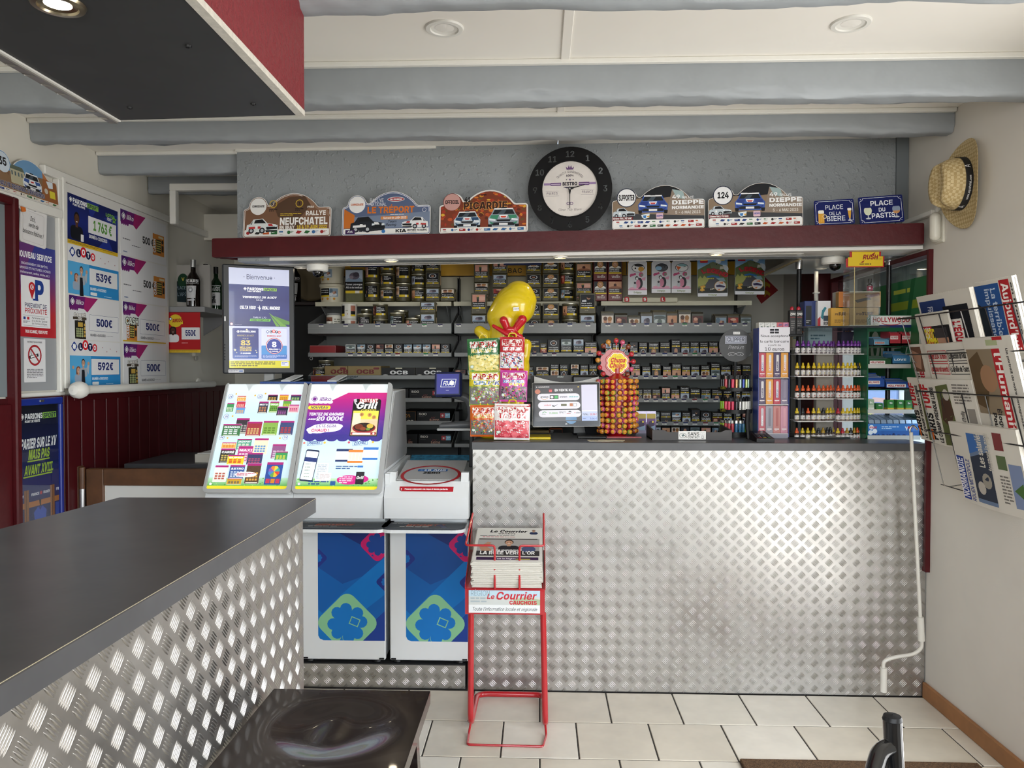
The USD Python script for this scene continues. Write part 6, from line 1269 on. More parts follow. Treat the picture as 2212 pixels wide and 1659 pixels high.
def vbox(k):
 if k not in VB:
  p=VB[k]=Proto('vape_box');c,c2={'crimson':('b0203c','2a3a8a'),'amber':('d8922a','c85a2a'),'violet':('3c2650','d8d4d8'),'mauve':('7d7388','8f869a'),'rose':('b84a58','c9c0c4'),'grey':('98949e','85818c'),'salmon':('c07a74','b56a66'),'pink':('c88a9c','d8a0ac')}[k]
  put(p,'box',cb(-.0175,.0175,0,.022,0,.118,.001),mat('vape_'+k,c,.35));a=Art(35,118);a.rect(13,10,12,78,'d8d4d4' if k in('crimson','amber','violet')else c2,4);a.rect(15,44 if k!='mauve' else 20,8,42,c2,3)
  if k in('crimson','amber','violet','rose'):a.text('FLAWOOR',22.5,84,7,'f0eef0' if k!='violet' else '3c2650','k',rot=math.pi/2,fit=42)
  a.rect(6,98,23,5,'e8dcdc',2);a.greek(10,107,16,3,'e0d0d0',1,1);a.build(p,(-.0175,-.0002,.118),(1,0,0),(0,0,1),.035,.118,GLOSS,single='front_print')
 return VB[k]
for r_,row in enumerate((('crimson','amber','violet','amber'),('violet','amber','crimson','mauve'),('rose','grey','salmon','pink'))):
 top_=[zt,rz_[0]-.006,rz_[1]-.006][r_]
 for k,c in enumerate(row):vbox(c).place((w0+.004+(W-.008)*(k+.5)/4,3.727,ZT+rz_[r_]+.0004),f'{c} vape box, {nth(k)} in the {("upper", "middle", "lower")[r_]} row of the white display','vape box',sc=((W-.010)/4/.0352,1,(top_-rz_[r_])/.120),group='vape boxes')
for k,px in enumerate((1641.5,1653,1664.5,1676,1688)):
 h=.026;t=thing('small_carton',f'{("white", "white", "white", "coral", "pink")[k]} small carton, {nth(k)} on top of the vape display','carton',(w0+.006+k*.0288,3.735,ZT+H+.0005),group='small cartons on the vape display');c=('d8d8d4','d8d8d4','d8d8d4','c8606a','c87a98')[k];put(t,'box',cb(0,.0275,0,.05,0,h,.001),mat('carton_'+c,c,.4));a=Art(27,26);a.greek(4,5,18,7,'8a8a8a',2,k)if k<3 else a.text('20',6,16,9,'3a4a8a','k',it=.2);a.poly([(4,26),(14,18),(24,26)],'1f4f38' if k<3 else c);a.build(t,(0,-.0002,h),(1,0,0),(0,0,1),.0275,h,GLOSS)
# ================================================================ right end of the counter
# liquid bottle carousel
ex,ey=aty(1785,940,3.80)[0],3.80
t=thing('bottle_carousel','tiered clear carousel of small dropper bottles with coloured caps','display stand',(ex,ey,ZT));ez=[aty(1785,p,3.76)[2]-ZT for p in(764,812,860,908,950)]
tier=shapely.union_all([Polygon([(-.17,-.05),(-.165,-.085),(.0,-.075),(.02,.05),(-.02,.10),(-.15,.06)]),Polygon([(.03,-.075),(.165,-.06),(.17,.02),(.03,.07)])])
for q in ez:put(t,'tier',extr(tier.buffer(.006,quad_segs=3),.004,(0,0,q-.0045),(1,0,0),(0,1,0)),mat('tier_white','dcd9d4',.3));put(t,'tier_rail',tube([(x,y,q+.014)for x,y in((-.172,-.05),(-.168,-.09),(.0,-.081),(.034,-.081),(.168,-.066),(.176,.02))],.0012,5),clear)
put(t,'core',cb(-.05,.035,.0,.04,0,ez[0]+.05,.004),mat('core_taupe','8a847a',.5));put(t,'turntable',lathe([(.001,0),(.11,0),(.115,.004),(.11,.008),(.001,.008)],40),steel,30)
DB={}
def dropper(c,h_='d'):
 if c not in DB:
  p=DB[c]=Proto('dropper_bottle');hx={'purple':'6f2f8f','yellow':'d8b81c','orange':'d8561c','black':'1a1a1c','red':'b0182c','gold':'a8841c'}[c]
  put(p,'bottle',lathe([(.001,0),(.0098,0),(.0103,.001),(.0103,.030),(.008,.0345),(.006,.036)],16),glass_mat('bottle_clear',(.86,.84,.83),.8),40)
  put(p,'liquid',lathe([(.001,.001),(.0095,.001),(.0095,.029),(.001,.029)],14),mat('liquid_'+c,{'purple':'d8c8cc','black':'6a4a44'}.get(c,'c8a898'),.1,extra={'transmission_weight':.6}),40)
  put(p,'cap',lathe([(.0066,.0352),(.0088,.0354),(.0085,.046),(.0052,.049),(.0038,.06),(.0012,.0625)],14),mat('cap_'+c,hx,.35),30)
  a=Art(100,60);a.rect(4,4,92,52,'dcd8d4');a.greek(10,10,30,30,'8a8488',4,2);a.circ(54,36,8,{'purple':'5a3a6a','yellow':'c8b03a','orange':'c0382a'}.get(c,'5a4a4a'),10);a.greek(68,12,22,36,'9a9498',5,3);build_cyl(a,p,.0104,.005,.022,.036,PRINT,3e-5)
 return DB[c]
xs=[1722,1734.5,1746,1758,1769,1779,1788,1795,1800,1811,1821.5,1831,1839,1846.5,1853,1858]
for r_,row in enumerate((['purple']*16,['yellow']*14+['black','yellow'],['orange']*16,['yellow','black','orange','yellow','yellow','black','yellow','yellow','yellow','red','yellow','yellow','yellow','yellow','yellow','yellow'],['orange','yellow','yellow','yellow','black','gold','black','black','yellow','yellow','red','gold','black','gold','orange','black'])):
 for k,c in enumerate(row):
  Y=3.735+(.004*k if k<5 else .018*(k-4)if k<9 else .002*(k-9)if k<12 else .012*(k-11));q=aty(xs[k],800,Y)
  dropper(c).place((q[0],Y,ZT+ez[r_]+.0002),f'{c}-capped dropper bottle, {nth(k)} from left on the {nth(r_)} tier of the bottle carousel','bottle',group='dropper bottles',sc=(1.05,1.05,(.0625,.064,.063,.061,.06)[r_]/.0625))
# green chewing-gum stand
gx0,gx1=aty(1872,900,3.70)[0],aty(1990,900,3.70)[0];W=gx1-gx0;gm=mat('gum_green','0f5a3a',.3);gz=lambda p:aty(1930,p,3.70)[2]-ZT
t=thing('gum_stand','green chewing-gum counter stand headed HOLLYWOOD, full of boxes','display stand',(gx0,3.70,ZT))
for x in(0,W-.006):put(t,'side_panel',extr(rrect(0,0,.16,gz(684),.02,4),.006,(x,0,0),(0,1,0),(0,0,1)),gm)
put(t,'header',cb(.006,W-.006,-.002,.012,gz(716),gz(680),.003),gm);a=Art(90,28);a.rect(0,0,90,28,'e9e6e2',1);a.rect(0,22,90,6,'1f2a6a',1);a.text('HOLLYWOOD',45,15,11,'a8182c','b',an='c',fit=82);a.shape(disc(45,14,24,20,9).difference(disc(45,12,26,20,9)).intersection(sbox(0,14,90,28)),'a8182c');a.build(t,(.014,-.0023,gz(682)),(1,0,0),(0,0,1),.19,.056,GLOSS,single='sign_print')
gs=[gz(p)for p in(748,790,841,888,944)]
for i,q in enumerate(gs):put(t,'shelf',cb(.006,W-.006,.0,.15,q-.004,q,.001),gm if i in(0,2)else mat('gum_shelf','c9c7c0',.3));put(t,'shelf_lip',cb(.004,W-.004,-.004,0,q-.012,q+.008,.001),clear if i in(0,2)else mat('gum_shelf','c9c7c0',.3))
def gbox(lab,px0,px1,py,sh,c,txt,tc='a8182c',bg='e9e6e2',d=.10,y=.006,lid=None):
 x0,x1=aty(px0,900,3.70)[0]-gx0,aty(px1,900,3.70)[0]-gx0;h=gz(py)-gs[sh]
 b=thing('gum_box',lab,'box',(gx0+x0,3.70+y,ZT+gs[sh]+.0004));w=x1-x0;put(b,'tray',cat([bx(0,w,0,d,0,h*.15),bx(0,w,0,.002,0,h*.62),bx(0,.002,0,d,0,h*.8),bx(w-.002,w,0,d,0,h*.8),bx(0,w,d-.002,d,0,h)]),mat('gum_'+c,c,.35))
 for k in range(4):put(b,'gum_pack',cb(.004,w-.004,.008+k*.022,.026+k*.022,h*.16,h*(.72+.06*k),.002),mat('gum_'+c,c,.35)if k%2==0 else mat('gum_foil','b9bec4',.25,metal=.5))
 a=Art(100,40);a.rect(4,8,70,22,bg,2);a.text(txt,39,25,13,tc,'k',an='c',fit=62);a.build(b,(.002,-.0003,h*.6),(1,0,0),(0,0,1),w*.95,min(h*.58,.03),GLOSS)
gbox('pale blue gum box on the top shelf of the green stand',1886,1921,726,0,'5f93b0','FRESH','c8622a','7fb0c8');gbox('red and white gum box, top shelf of the green stand, the first of two',1921,1946,706,0,'b0303c','HOLLYWOOD');gbox('red and white gum box, top shelf, the second of two',1946.5,1972,706,0,'b0303c','HOLLYWOOD');gbox('dark green open gum box on the second shelf',1876,1926,768,1,'1f4f2c','HOLLYWOOD');gbox('light blue gum box on the second shelf beside the green box',1927,1972,758,1,'3f7aa8','LOVE','e8f0f4','3f7aa8')
gbox('blue and white open gum box on the middle shelf with raised lid',1873,1912,806,2,'1f4a94','HOLLYWOOD');gbox('blue gum box with wide white label on the middle shelf',1913,1975,818,2,'244f9c','HOLLYWOOD');
for k,(px,c)in enumerate(((1884,'b9c4ac'),(1903,'2f7a3a'),(1927,'3f8f3a'),(1948,'3f8f3a'),(1966,'3f8f3a'))):
 x=aty(px,900,3.70)[0];b=thing('mint_box',f'small plastic mint box, {nth(k)} on the fourth shelf of the green stand','mint box',(x,3.712,ZT+gs[3]+.0004),group='mint boxes');h=(.056,.036,.052,.052,.05)[k]
 put(b,'box',cb(-.015,.015,0,.05,0,h,.003),mat('mint_'+c,c,.25));put(b,'sweets',cb(-.0152,.0152,-.0004,.05,.001,h*.3,.002),mat('mint_fill_w' if k==0 else 'mint_fill_y','dcdcd0' if k==0 else 'd8b83a',.4,bump=(300,.6,.004)));a=Art(30,30);a.rect(3,4,24,18,'2f6f38' if k else '8fa888',3);a.text('tic',15,16,8,'f0f0e8','b',an='c');a.build(b,(-.015,-.0008,h),(1,0,0),(0,0,1),.03,h*.68,GLOSS)
b=thing('mint_tray','long blue display tray of mint rolls on the bottom shelf of the green stand','box',(gx0+.008,3.702,ZT+gs[4]+.0004));put(b,'tray',cb(0,W-.016,0,.13,0,.062,.002),mat('mentos_blue','2a5aa8',.35))
for k in range(8):put(b,'roll',hull([(x,y,z)for x in(.006+k*.029,.03+k*.029)for y,z in((.004,.063),(.12,.063),(.01,.08),(.12,.10))]),mat('roll_foil','a9bcd0',.2,metal=.5))
a=Art(120,30);a.rect(0,0,120,30,'3a78c0');a.rect(0,16,120,14,'2f62ac');[a.circ(x,y,5.5,'dfe8ee',14)for x,y in((8,8),(16,17),(6,20))];a.text('mint',12,11,6,'c8323a','b',an='c');a.greek(32,6,40,8,'c8dcf0',2,3);a.text('mentos',50,36,16,'1a2a5a','k',an='c',fit=82);a.text('Y',86,15,9,'f0f0f4','k');a.shape(heart(98,15,9,-90),'c0242c');a.build(b,(0,-.0002,.062),(1,0,0),(0,0,1),W-.016,.062,GLOSS)
# raised smoked-glass shelf with cartons behind the carousel
zs=1.674;t=thing('glass_shelf','smoked glass shelf on black poles above the bottle carousel','shelf',(1.4,3.72,zs));put(t,'pane',cb(-.17,.21,-.125,.2,-.008,0,.002),mat('smoked_shelf','3a3d42',.12));put(t,'pole',tube([(-.11,.16,ZT-zs),(-.11,.16,2.0-zs-.001)],.012,12),black_m,30);put(t,'chrome_foot',tube([(-.11,.16,1.97-zs),(-.11,.16,2.0135-zs)],.018,14),chrome,30)
q=aty(1919,700,3.86);t=thing('black_pole','black metal pole with chrome collar from counter to soffit','pole',(q[0],3.86,ZT));H=2.0138-ZT;put(t,'tube',tube([(0,0,.002),(0,0,H-.012)],.0115,14),mat('pole_black','131214',.3),30);put(t,'collar',mv(lathe([(.012,-.03),(.016,-.028),(.016,-.014),(.030,-.012),(.030,-.006),(.004,-.004),(.004,-.0005)],24),(0,0,H)),chrome,30);put(t,'clamp',lathe([(.012,.24),(.024,.245),(.024,.27),(.012,.275)],18),black_m,30)
t=thing('white_pipe','white conduit pipe dropping from the soffit beside the black pole','pipe',(aty(1768,600,4.2)[0],4.2,1.6));put(t,'pipe',tube(fillet([(.02,0,.0),(.015,0,.1),(-.012,0,.22),(-.012,0,.399)],.08,6),.011,10),white_m,40);put(t,'clip',cb(-.026,.004,-.014,.014,.28,.288,.001),white_m)
t=thing('wall_duct','cream vertical duct on the back wall right of the rack','duct',(aty(1722,650,5.4)[0],5.4,1.5));put(t,'duct',cb(-.04,.07,0,.14,0,.6,.004),white_m);put(t,'box',cb(-.12,.08,-.1,.0,-.1,.06,.006),mat('cream_plastic','dcd8ca',.4))
def stacked(lab,x0,x1,y0,y1,Y,z,c,a=None,d=.07,cat_='box',name='carton',u=None):
 A0,B0=aty(x0,y0,Y),aty(x1,y1,Y);b=thing(name,lab,cat_,(A0[0],Y,z));w,h=B0[0]-A0[0],A0[2]-z;put(b,'box',cb(0,w,0,d,0,h,.002),mat('carton_'+c,c,.45))
 if a:a.build(b,(0,-.0003,h),(1,0,0),(0,0,1),w,h,GLOSS)
 return b,w,h
for k in range(2):
 a=Art(40,110);a.text('ZIPPO',20,24,12,'e0dcd8','k',it=.1,an='c',fit=34);a.rect(4,30,32,4,'8a2a2a');a.greek(8,48,24,50,'6a6664',5,k);b,w,h=stacked(f'black lighter-fuel can with red cap, {nth(k)} of two left of the glass shelf',1706+k*14.3,1719.5+k*14.3,670,720,3.72,1.641,'141314',a,.03,'can','fuel_can');put(b,'cap',lathe([(.001,h),(.009,h+.0005),(.009,h+.012),(.004,h+.018),(.001,h+.018)],14,w/2,.015),mat('cap_red','c0301c',.35),30)
t=thing('can_stand','small dark stand under the black fuel cans','stand',(aty(1704,700,3.72)[0],3.712,ZT));put(t,'top',cb(-.002,.068,0,.045,.487,.4968,.001),black_m);put(t,'leg',cb(.05,.06,.02,.03,0,.487,.001),black_m);put(t,'base',cb(0,.08,0,.06,0,.006,.001),black_m)
a=Art(60,110);a.rect(6,20,26,80,'16181c');a.rect(34,0,26,110,'1c2f6a');a.greek(8,80,20,14,'a9a9a9',2,2);stacked('blue and black tall box on the glass shelf',1738,1766,650,706,3.75,zs+.0004,'1f3270',a)
a=Art(90,110);a.rect(0,0,90,110,'d8d8da');a.poly([(22,70),(30,40),(50,24),(62,30),(44,50),(38,78)],'2a7a8a');a.poly([(0,76),(20,64),(20,110),(0,110)],'b0242c');a.rect(40,62,44,22,'2a3a4a',4);a.text('RIPS',66,102,15,'1a1a1c','k',an='c');stacked('white box with a teal bird on the glass shelf',1766.5,1794,650,705,3.72,zs+.0004,'d0d0d2',a)
for lab,x0,x1,y0,Y,z,c,tx in(('front yellow tube box lying on the glass shelf',1795,1834,665,3.685,zs+.0004,'c8962c','TUBE'),('second yellow tube box, under the acrylic case',1835.5,1898,664,3.71,zs+.0004,'c09a52','TUBE')):
 a=Art(100,80);a.text('PRO',22,32,10,'6a4a1a','k');a.text(tx,42,32,13,'4a3418','k',fit=40);a.greek(20,50,60,16,'7a5a24',3,2);stacked(lab,x0,x1,y0,706,Y,z,c,a,.05)
zt2=zs+.0006+aty(1835,664,3.71)[2]-zs;a=Art(100,40);a.rect(0,0,100,40,'d0ccc6');a.text('RAPTOR',8,32,26,'2a2626','k',fit=64);stacked('pale carton lettered RAPTOR behind the yellow boxes',1808,1872,630,706,3.79,zs+.0004,'c4c0b8',a,.06)
a=Art(100,60);a.rect(0,0,100,60,'b08a4e');a.rect(0,0,26,60,'c87a3a');a.poly([(38,34),(70,22),(78,30),(44,44)],'2a2622');a.poly([(62,14),(96,4),(98,14),(70,26)],'6a2a26');b,w,h=stacked('orange and brown carton on top of the yellow tube boxes',1812,1902,630,706,3.715,zt2+.002,'a8824a',a,.04)
zr=zs;q=aty(1868,600,3.60);t=thing('acrylic_case','clear acrylic case with a yellow and red RUSH sign on top','display case',(q[0],3.598,zr+.001));w=(aty(1902,600,3.60)[0]-aty(1834,600,3.60)[0])/2;H=aty(1868,577,3.60)[2]-zr-.002
for x in(-w,w-.003):put(t,'side_pane',bx(x,x+.003,0,.07,0,H),clear)
put(t,'front_pane',bx(-w+.004,w-.004,0,.002,0,H),clear);[put(t,'shelf',bx(-w+.004,w-.004,.003,.066,z0_,z0_+.003),mat('acrylic_edge','b9b9ac',.2))for z0_ in(0,aty(1885,631,3.6)[2]-zr-.001)];put(t,'edge',bx(-w+.022,-w+.025,-.0015,0,0,H),mat('edge_gold','b8a878',.2));put(t,'rear_pane',bx(-w,w,.067,.07,0,H),clear)
sg_=Polygon([(-w*1.2,0),(w*1.2,.0),(w*1.22,.05),(w,.05),(w*1.0,.075),(-w*.98,.072),(-w*.98,.045),(-w*1.22,.04)]);put(t,'sign_board',extr(sg_,-.004,(0,.0,H)),mat('rush_red','b01a24',.35))
a=Art(100,36);a.poly([(4,34),(96,34),(96,12),(86,12),(86,2),(14,2),(14,14),(4,14)],'d8b81c');a.text('RUSH',62,19,11,'8a1f1c','k',it=.25,an='c',fit=40);a.poly([(62,10),(76,2),(72,10)],'8a1f1c');a.poly([(36,26),(48,20),(44,26)],'8a1f1c');a.greek(34,28,54,4,'4a3a14',1,2);a.text('8,50 €',84,20,4,'7a6a2a','r',an='c');a.build(t,(-w*1.2,-.0042+.0,H+.074),(1,0,0),(0,0,1),w*2.4,.074,GLOSS,single='sign_print')
t=thing('small_bottle','small dark bottle with a pink label standing inside the acrylic case','bottle',(q[0]+w*.5,3.63,aty(1885,631,3.6)[2]+.004));put(t,'bottle',lathe([(.001,0),(.013,0),(.0135,.002),(.0135,.03),(.006,.038),(.006,.042)],18),bb,40);put(t,'cap',lathe([(.0085,.0422),(.0085,.06),(.001,.06)],16),black_m,30);a=Art(60,30);a.rect(0,0,60,30,'8a2f4a');a.circ(22,14,6,'e0d0d8',10);a.circ(38,18,5,'c86a8a',10);build_cyl(a,t,.0136,.004,.022,.04,PRINT)
# mid shelf goods under the glass shelf
for k,(x0,x1,y0,c,lab)in enumerate(((1712,1731,712,'b8b096','cream box left of the pharmacy-blue box'),(1746,1798,714,'9fb8c0','pale blue long box behind the purple-capped bottles'),(1818,1862,716,'3a3550','dark box with round emblem behind the carousel'))):
 a=Art(100,40);a.greek(10,10,60,14,'4a6a78',2,k)if k<2 else a.ring(70,20,16,3,'d0d0d4',16);stacked(lab,x0,x1,y0,740,4.0,1.585,c,a,.06)
t=thing('mid_shelf','narrow shelf behind the bottle carousel holding small boxes','shelf',(1.5,4.05,1.585));put(t,'board',cb(-.2,.17,-.06,.1,-.012,-.0006,.002),mat('shelf_white2','c9c6c0',.4));put(t,'leg',cb(-.19,-.17,.06,.08,ZT-1.585,-.012,.001),black_m)
for k in range(6):x=aty(1728+k*5+(k>2)*84,720,4.06)[0];b=thing('toothbrush_blister',f'slim dark blister pack, {nth(k)} hanging in the gap under the glass shelf','blister pack',(x,4.07,1.586),group='blister packs');put(b,'card',cb(-.008,.008,0,.006,0,.1,.001),mat('card_navy','1c2444',.4));put(b,'handle',cb(-.003,.003,-.004,-.0004,.02,.085,.001),mat('brush_pale','b9c0c8',.4));put(b,'corner',extr(Polygon([(-.008,.1),(.008,.1),(.008,.075)]),.0004,(0,-.0006,0)),mat('corner_orange','c86a2c',.4))
# normandy pennant
t=thing('pennant','red pennant with two yellow lions hanging right of the tilted dinosaur bag','pennant',tuple(aty(1651,625,YB-.002)));o=aty(1651,625,YB-.002);pl_=[aty(x,y,YB-.002)-o for x,y in((1650,596),(1681,627),(1645,656),(1634,640))];put(t,'cloth',extr(Polygon([(p[0],p[2])for p in pl_]),-.003,(0,0,0)),mat('pennant_red','9a1a1c',.7))
a=Art(40,60)
for y in(12,36):a.poly([(14,y),(20,y-4),(26,y),(32,y+6),(30,y+14),(26,y+10),(22,y+8),(18,y+16),(16,y+14),(18,y+6)],'b8922a')
a.build(t,(-.045,-.0004,.075),(1,0,0),(0,0,1),.11,.15,MATTE)
# what shows through the window: green betting poster and red strip on its inside face, street panels
t=thing('window_poster','green window poster with large white letters and yellow bands','poster',(XR+.0185,4.25,1.40));W,H=.70,.5
put(t,'sheet',bx(-.0015,0,-W,0,0,H),mat('poster_green','1f6a3c',.45));a=Art(140,100);a.text('Jouez !',66,78,44,'d8e0d8','b',an='c',fit=136);a.rect(60,20,80,8,'8a9a2c');a.greek(74,8,60,8,'b9c24a',1,2);a.poly([(84,100),(110,0),(118,0),(92,100)],'1a5f36');a.build(t,(-.0018,0,H),(0,-1,0),(0,0,1),W,H,PRINT)
t=thing('window_strip','red vertical strip poster at the near edge of the window','poster',(XR+.0185,3.545,1.42));put(t,'sheet',bx(-.0015,0,-.055,0,0,.48),mat('strip_red','c8161c',.45));a=Art(20,160);a.greek(3,8,14,30,'e89a7a',3,2);a.build(t,(-.0018,0,.48),(0,-1,0),(0,0,1),.055,.48,PRINT)
for k,(y,z,w,h,c,lab)in enumerate(((4.9,.95,.35,.45,'8a94d0','violet-blue street panel seen low through the window'),(5.6,.9,.5,.5,'d8a8a0','pink street panel seen through the window'),(6.6,.8,.6,.5,'d8cf6a','yellow street panel seen through the window'))):
 t=thing('street_panel',lab,'panel',(2.25+k*.35,y,-.149));put(t,'panel',cb(0,.03,0,w,z,z+h,.004),mat('panel_'+c,c,.5));put(t,'post',cb(.005,.025,w/2-.02,w/2+.02,0,z,.003),steel)
# ================================================================ rally plates, clock and street signs on the header shelf
def on_header(px,py,back=.02):
 return atp(px,py,sh(0,back)+[0,0,2.1],SN)
def car34(a,x,y,w,body,stripe=None,flip=False,dark='16181c',wheel='22242a'):
 """Three-quarter view of a rally car, w wide, nose to the right (or left when flipped); y is the ground."""
 f=lambda P:[((x+w-(px)*w)if flip else(x+px*w),y-py*w)for px,py in P]
 a.poly(f([(.0,.08),(.02,.26),(.13,.30),(.22,.43),(.52,.45),(.66,.31),(.92,.27),(1,.17),(.98,.07),(.6,.03),(.1,.06)]),body)
 a.poly(f([(.24,.31),(.28,.41),(.5,.43),(.62,.31)]),dark);a.poly(f([(.05,.27),(.14,.285),(.21,.40),(.17,.28)]),dark)
 a.poly(f([(.62,.20),(.97,.20),(.97,.13),(.64,.11)]),dark);a.poly(f([(.60,.10),(.98,.1),(.96,.06),(.62,.04)]),'2a2c30')
 for q in(.62,.9):a.poly(f([(q,.25),(q+.08,.25),(q+.08,.2),(q,.19)]),'dfe6ea')
 for q,r in((.16,.085),(.50,.09)):
  c=f([(q,.09)])[0];a.circ(c[0],c[1],r*w,wheel,14);a.circ(c[0],c[1],r*w*.55,'b9bcc0',10)
 if stripe:a.poly(f([(.08,.2),(.45,.22),(.45,.15),(.08,.14)]),stripe);a.poly(f([(.68,.29),(.8,.285),(.84,.22),(.7,.22)]),stripe)
 c=f([(.32,.2)])[0];a.rect(c[0]-w*.04,c[1]-w*.04,w*.08,w*.09,'f0f0ee')
def carf(a,x,y,w,body,c2,c3='c23a3a'):
 """Front view of a rally car; y is the ground."""
 f=lambda P:[(x+px*w,y-py*w)for px,py in P]
 a.poly(f([(.02,.08),(.0,.3),(.1,.42),(.2,.62),(.8,.62),(.9,.42),(1,.3),(.98,.08),(.9,.02),(.1,.02)]),body)
 a.poly(f([(.14,.42),(.22,.58),(.78,.58),(.86,.42)]),'1a2026');a.poly(f([(.3,.42),(.45,.56),(.6,.56),(.5,.42)]),'46525c');a.rect(*f([(.2,.62)])[0],w*.6,w*.045,'f0f0f0');a.poly(f([(.4,.65),(.6,.65),(.58,.61),(.42,.61)]),'2a2a2e')
 a.poly(f([(.1,.4),(.36,.4),(.3,.26),(.06,.3)]),c2);a.poly(f([(.64,.4),(.9,.4),(.94,.3),(.7,.26)]),c2);a.poly(f([(.36,.4),(.64,.4),(.6,.3),(.4,.3)]),'f2f2f2');a.poly(f([(.4,.36),(.6,.36),(.56,.31),(.44,.31)]),c3)
 for s in((.04,.24),(.76,.96)):a.poly(f([(s[0],.29),(s[1],.26),(s[1],.21),(s[0],.23)]),'e6edf2')
 a.poly(f([(.26,.25),(.74,.25),(.7,.19),(.3,.19)]),'15171b');a.poly(f([(.1,.16),(.9,.16),(.84,.06),(.16,.06)]),'1c1e24');a.rect(*f([(.36,.14)])[0],w*.28,w*.07,'e8e8e8');a.poly(f([(.05,.2),(.2,.14),(.1,.1)]),c2);a.poly(f([(.95,.2),(.8,.14),(.9,.1)]),c2)
 for q in(.0,.86):a.poly(f([(q,.1),(q+.14,.1),(q+.12,-.02),(q+.02,-.02)]),'101114')
def plate_shape(w,h,cr=46,cx=72,cy=60,r0=14):
 """Outline of a rally plate, y down: board, arch and number disc."""
 arch=shapely.intersection(disc(w*.57,h*1.06,w*.39,48,h*1.06),sbox(0,0,w,h*.6))
 g=shapely.union_all([rrect(0,h*.33,w,h,r0),arch,disc(cx,cy,cr,32)])
 return g.buffer(14,quad_segs=4).buffer(-14,quad_segs=4)
def logos(a,x,y,w,h,n,seed):
 """Row of small sponsor marks."""
 r=random.Random(seed)
 for i in range(n):
  q=x+w*(i+.12)/n;ww=w/n*.76;c=r.choice(['1f3a7a','a02a2a','222222','3a6a9c','2f6a3a','c05a2a']);k=r.randrange(4)
  if k==0:a.rect(q,y+h*.2,ww,h*.6,c,1.5);a.greek(q+ww*.12,y+h*.38,ww*.76,h*.25,'f2f2f2',1,i)
  elif k==1:a.circ(q+ww*.22,y+h*.5,h*.32,c,12);a.greek(q+ww*.5,y+h*.3,ww*.5,h*.4,c,2,i)
  elif k==2:a.greek(q,y+h*.25,ww,h*.5,c,1,i+7);a.greek(q+ww*.1,y+h*.8,ww*.8,h*.15,'777777',1,i)
  else:a.poly([(q,y+h*.7),(q+ww*.3,y+h*.2),(q+ww,y+h*.35),(q+ww*.6,y+h*.8)],c)
def plate(label,pxl,pxr,pyb,draw,edge='e8e6e2',h=210,lean=.10,back=.018,rot=0):
 o,e=on_header(pxl,pyb,back),on_header(pxr,pyb,back);W=np.linalg.norm((e-o)[:2])
 w=430;k=W/w;u=HUx=(e-o)*[1,1,0]/W
 nb=-np.cross(u,[0,0,1.0]);v=A([0,0,1.0])*math.cos(lean)+nb*math.sin(lean)
 zb=2.1215+.001
 t=thing('rally_plate',label,'rally plate',(o[0],o[1],zb))
 g=affinity.scale(plate_shape(w,h),k,-k,origin=(0,0));g=affinity.translate(g,0,h*k)
 put(t,'board',extr(g,-.004,(0,0,0),u,v),mat('plate_edge',edge,.5))
 a=Art(w,h);a.sil=plate_shape(w,h);draw(a,w,h)
 a.build(t,v*(h*k)+np.cross(u,v)*.0002,u,v,W,h*k,GLOSS,single='print')
def clipd(a,g,c):a.shape(g.intersection(a.sil.buffer(-2.5)),c)
def p1(a,w,h):
 a.shape(a.sil.buffer(-3),'8a6650');a.shape(a.sil.buffer(-6),'e9e4de');a.shape(a.sil.buffer(-8.5),'7d5a44')
 for P in([(150,60),(220,20),(300,14),(330,60),(250,150),(170,110)],[(190,90),(260,60),(280,170),(200,180)]):clipd(a,Polygon(P),'5a4231')
 clipd(a,Polygon([(300,14),(400,60),(430,120),(330,60)]),'94725c');a.rect(9,172,412,30,'ecebe7',4);logos(a,14,174,402,26,10,3)
 for x in(146,274):a.ring(x,50,19,4,'c8a83a',16);a.text('17' if x<200 else '1',x,56,13,'1f1a16','k',an='c');a.greek(x-20,74,40,14,'1f1a16',2,2)
 a.text('FFSA',312,72,9,'e8e4dc','k',it=.2);a.greek(182,96,104,14,'d8b83a',2,5)
 a.text('RALLYE',306,108,22,'f2eee8','ck',fit=98);a.text('NEUFCHATEL',180,152,36,'f4f2ee','ck',fit=234);a.text('EN BRAY',180,172,17,'f2eee8','ck',fit=74);a.text('18 & 19 JUIN 2022',264,171,16,'d9bc3c','ck',fit=148)
 car34(a,16,190,158,'dfe4e2','c23a3a');a.circ(72,60,42,'f2f0ec',32);a.ring(72,60,43,2.5,'7d5a44',32);a.text('COMMISSAIRE',72,64,10,'1f1a18','ck',an='c',fit=60)
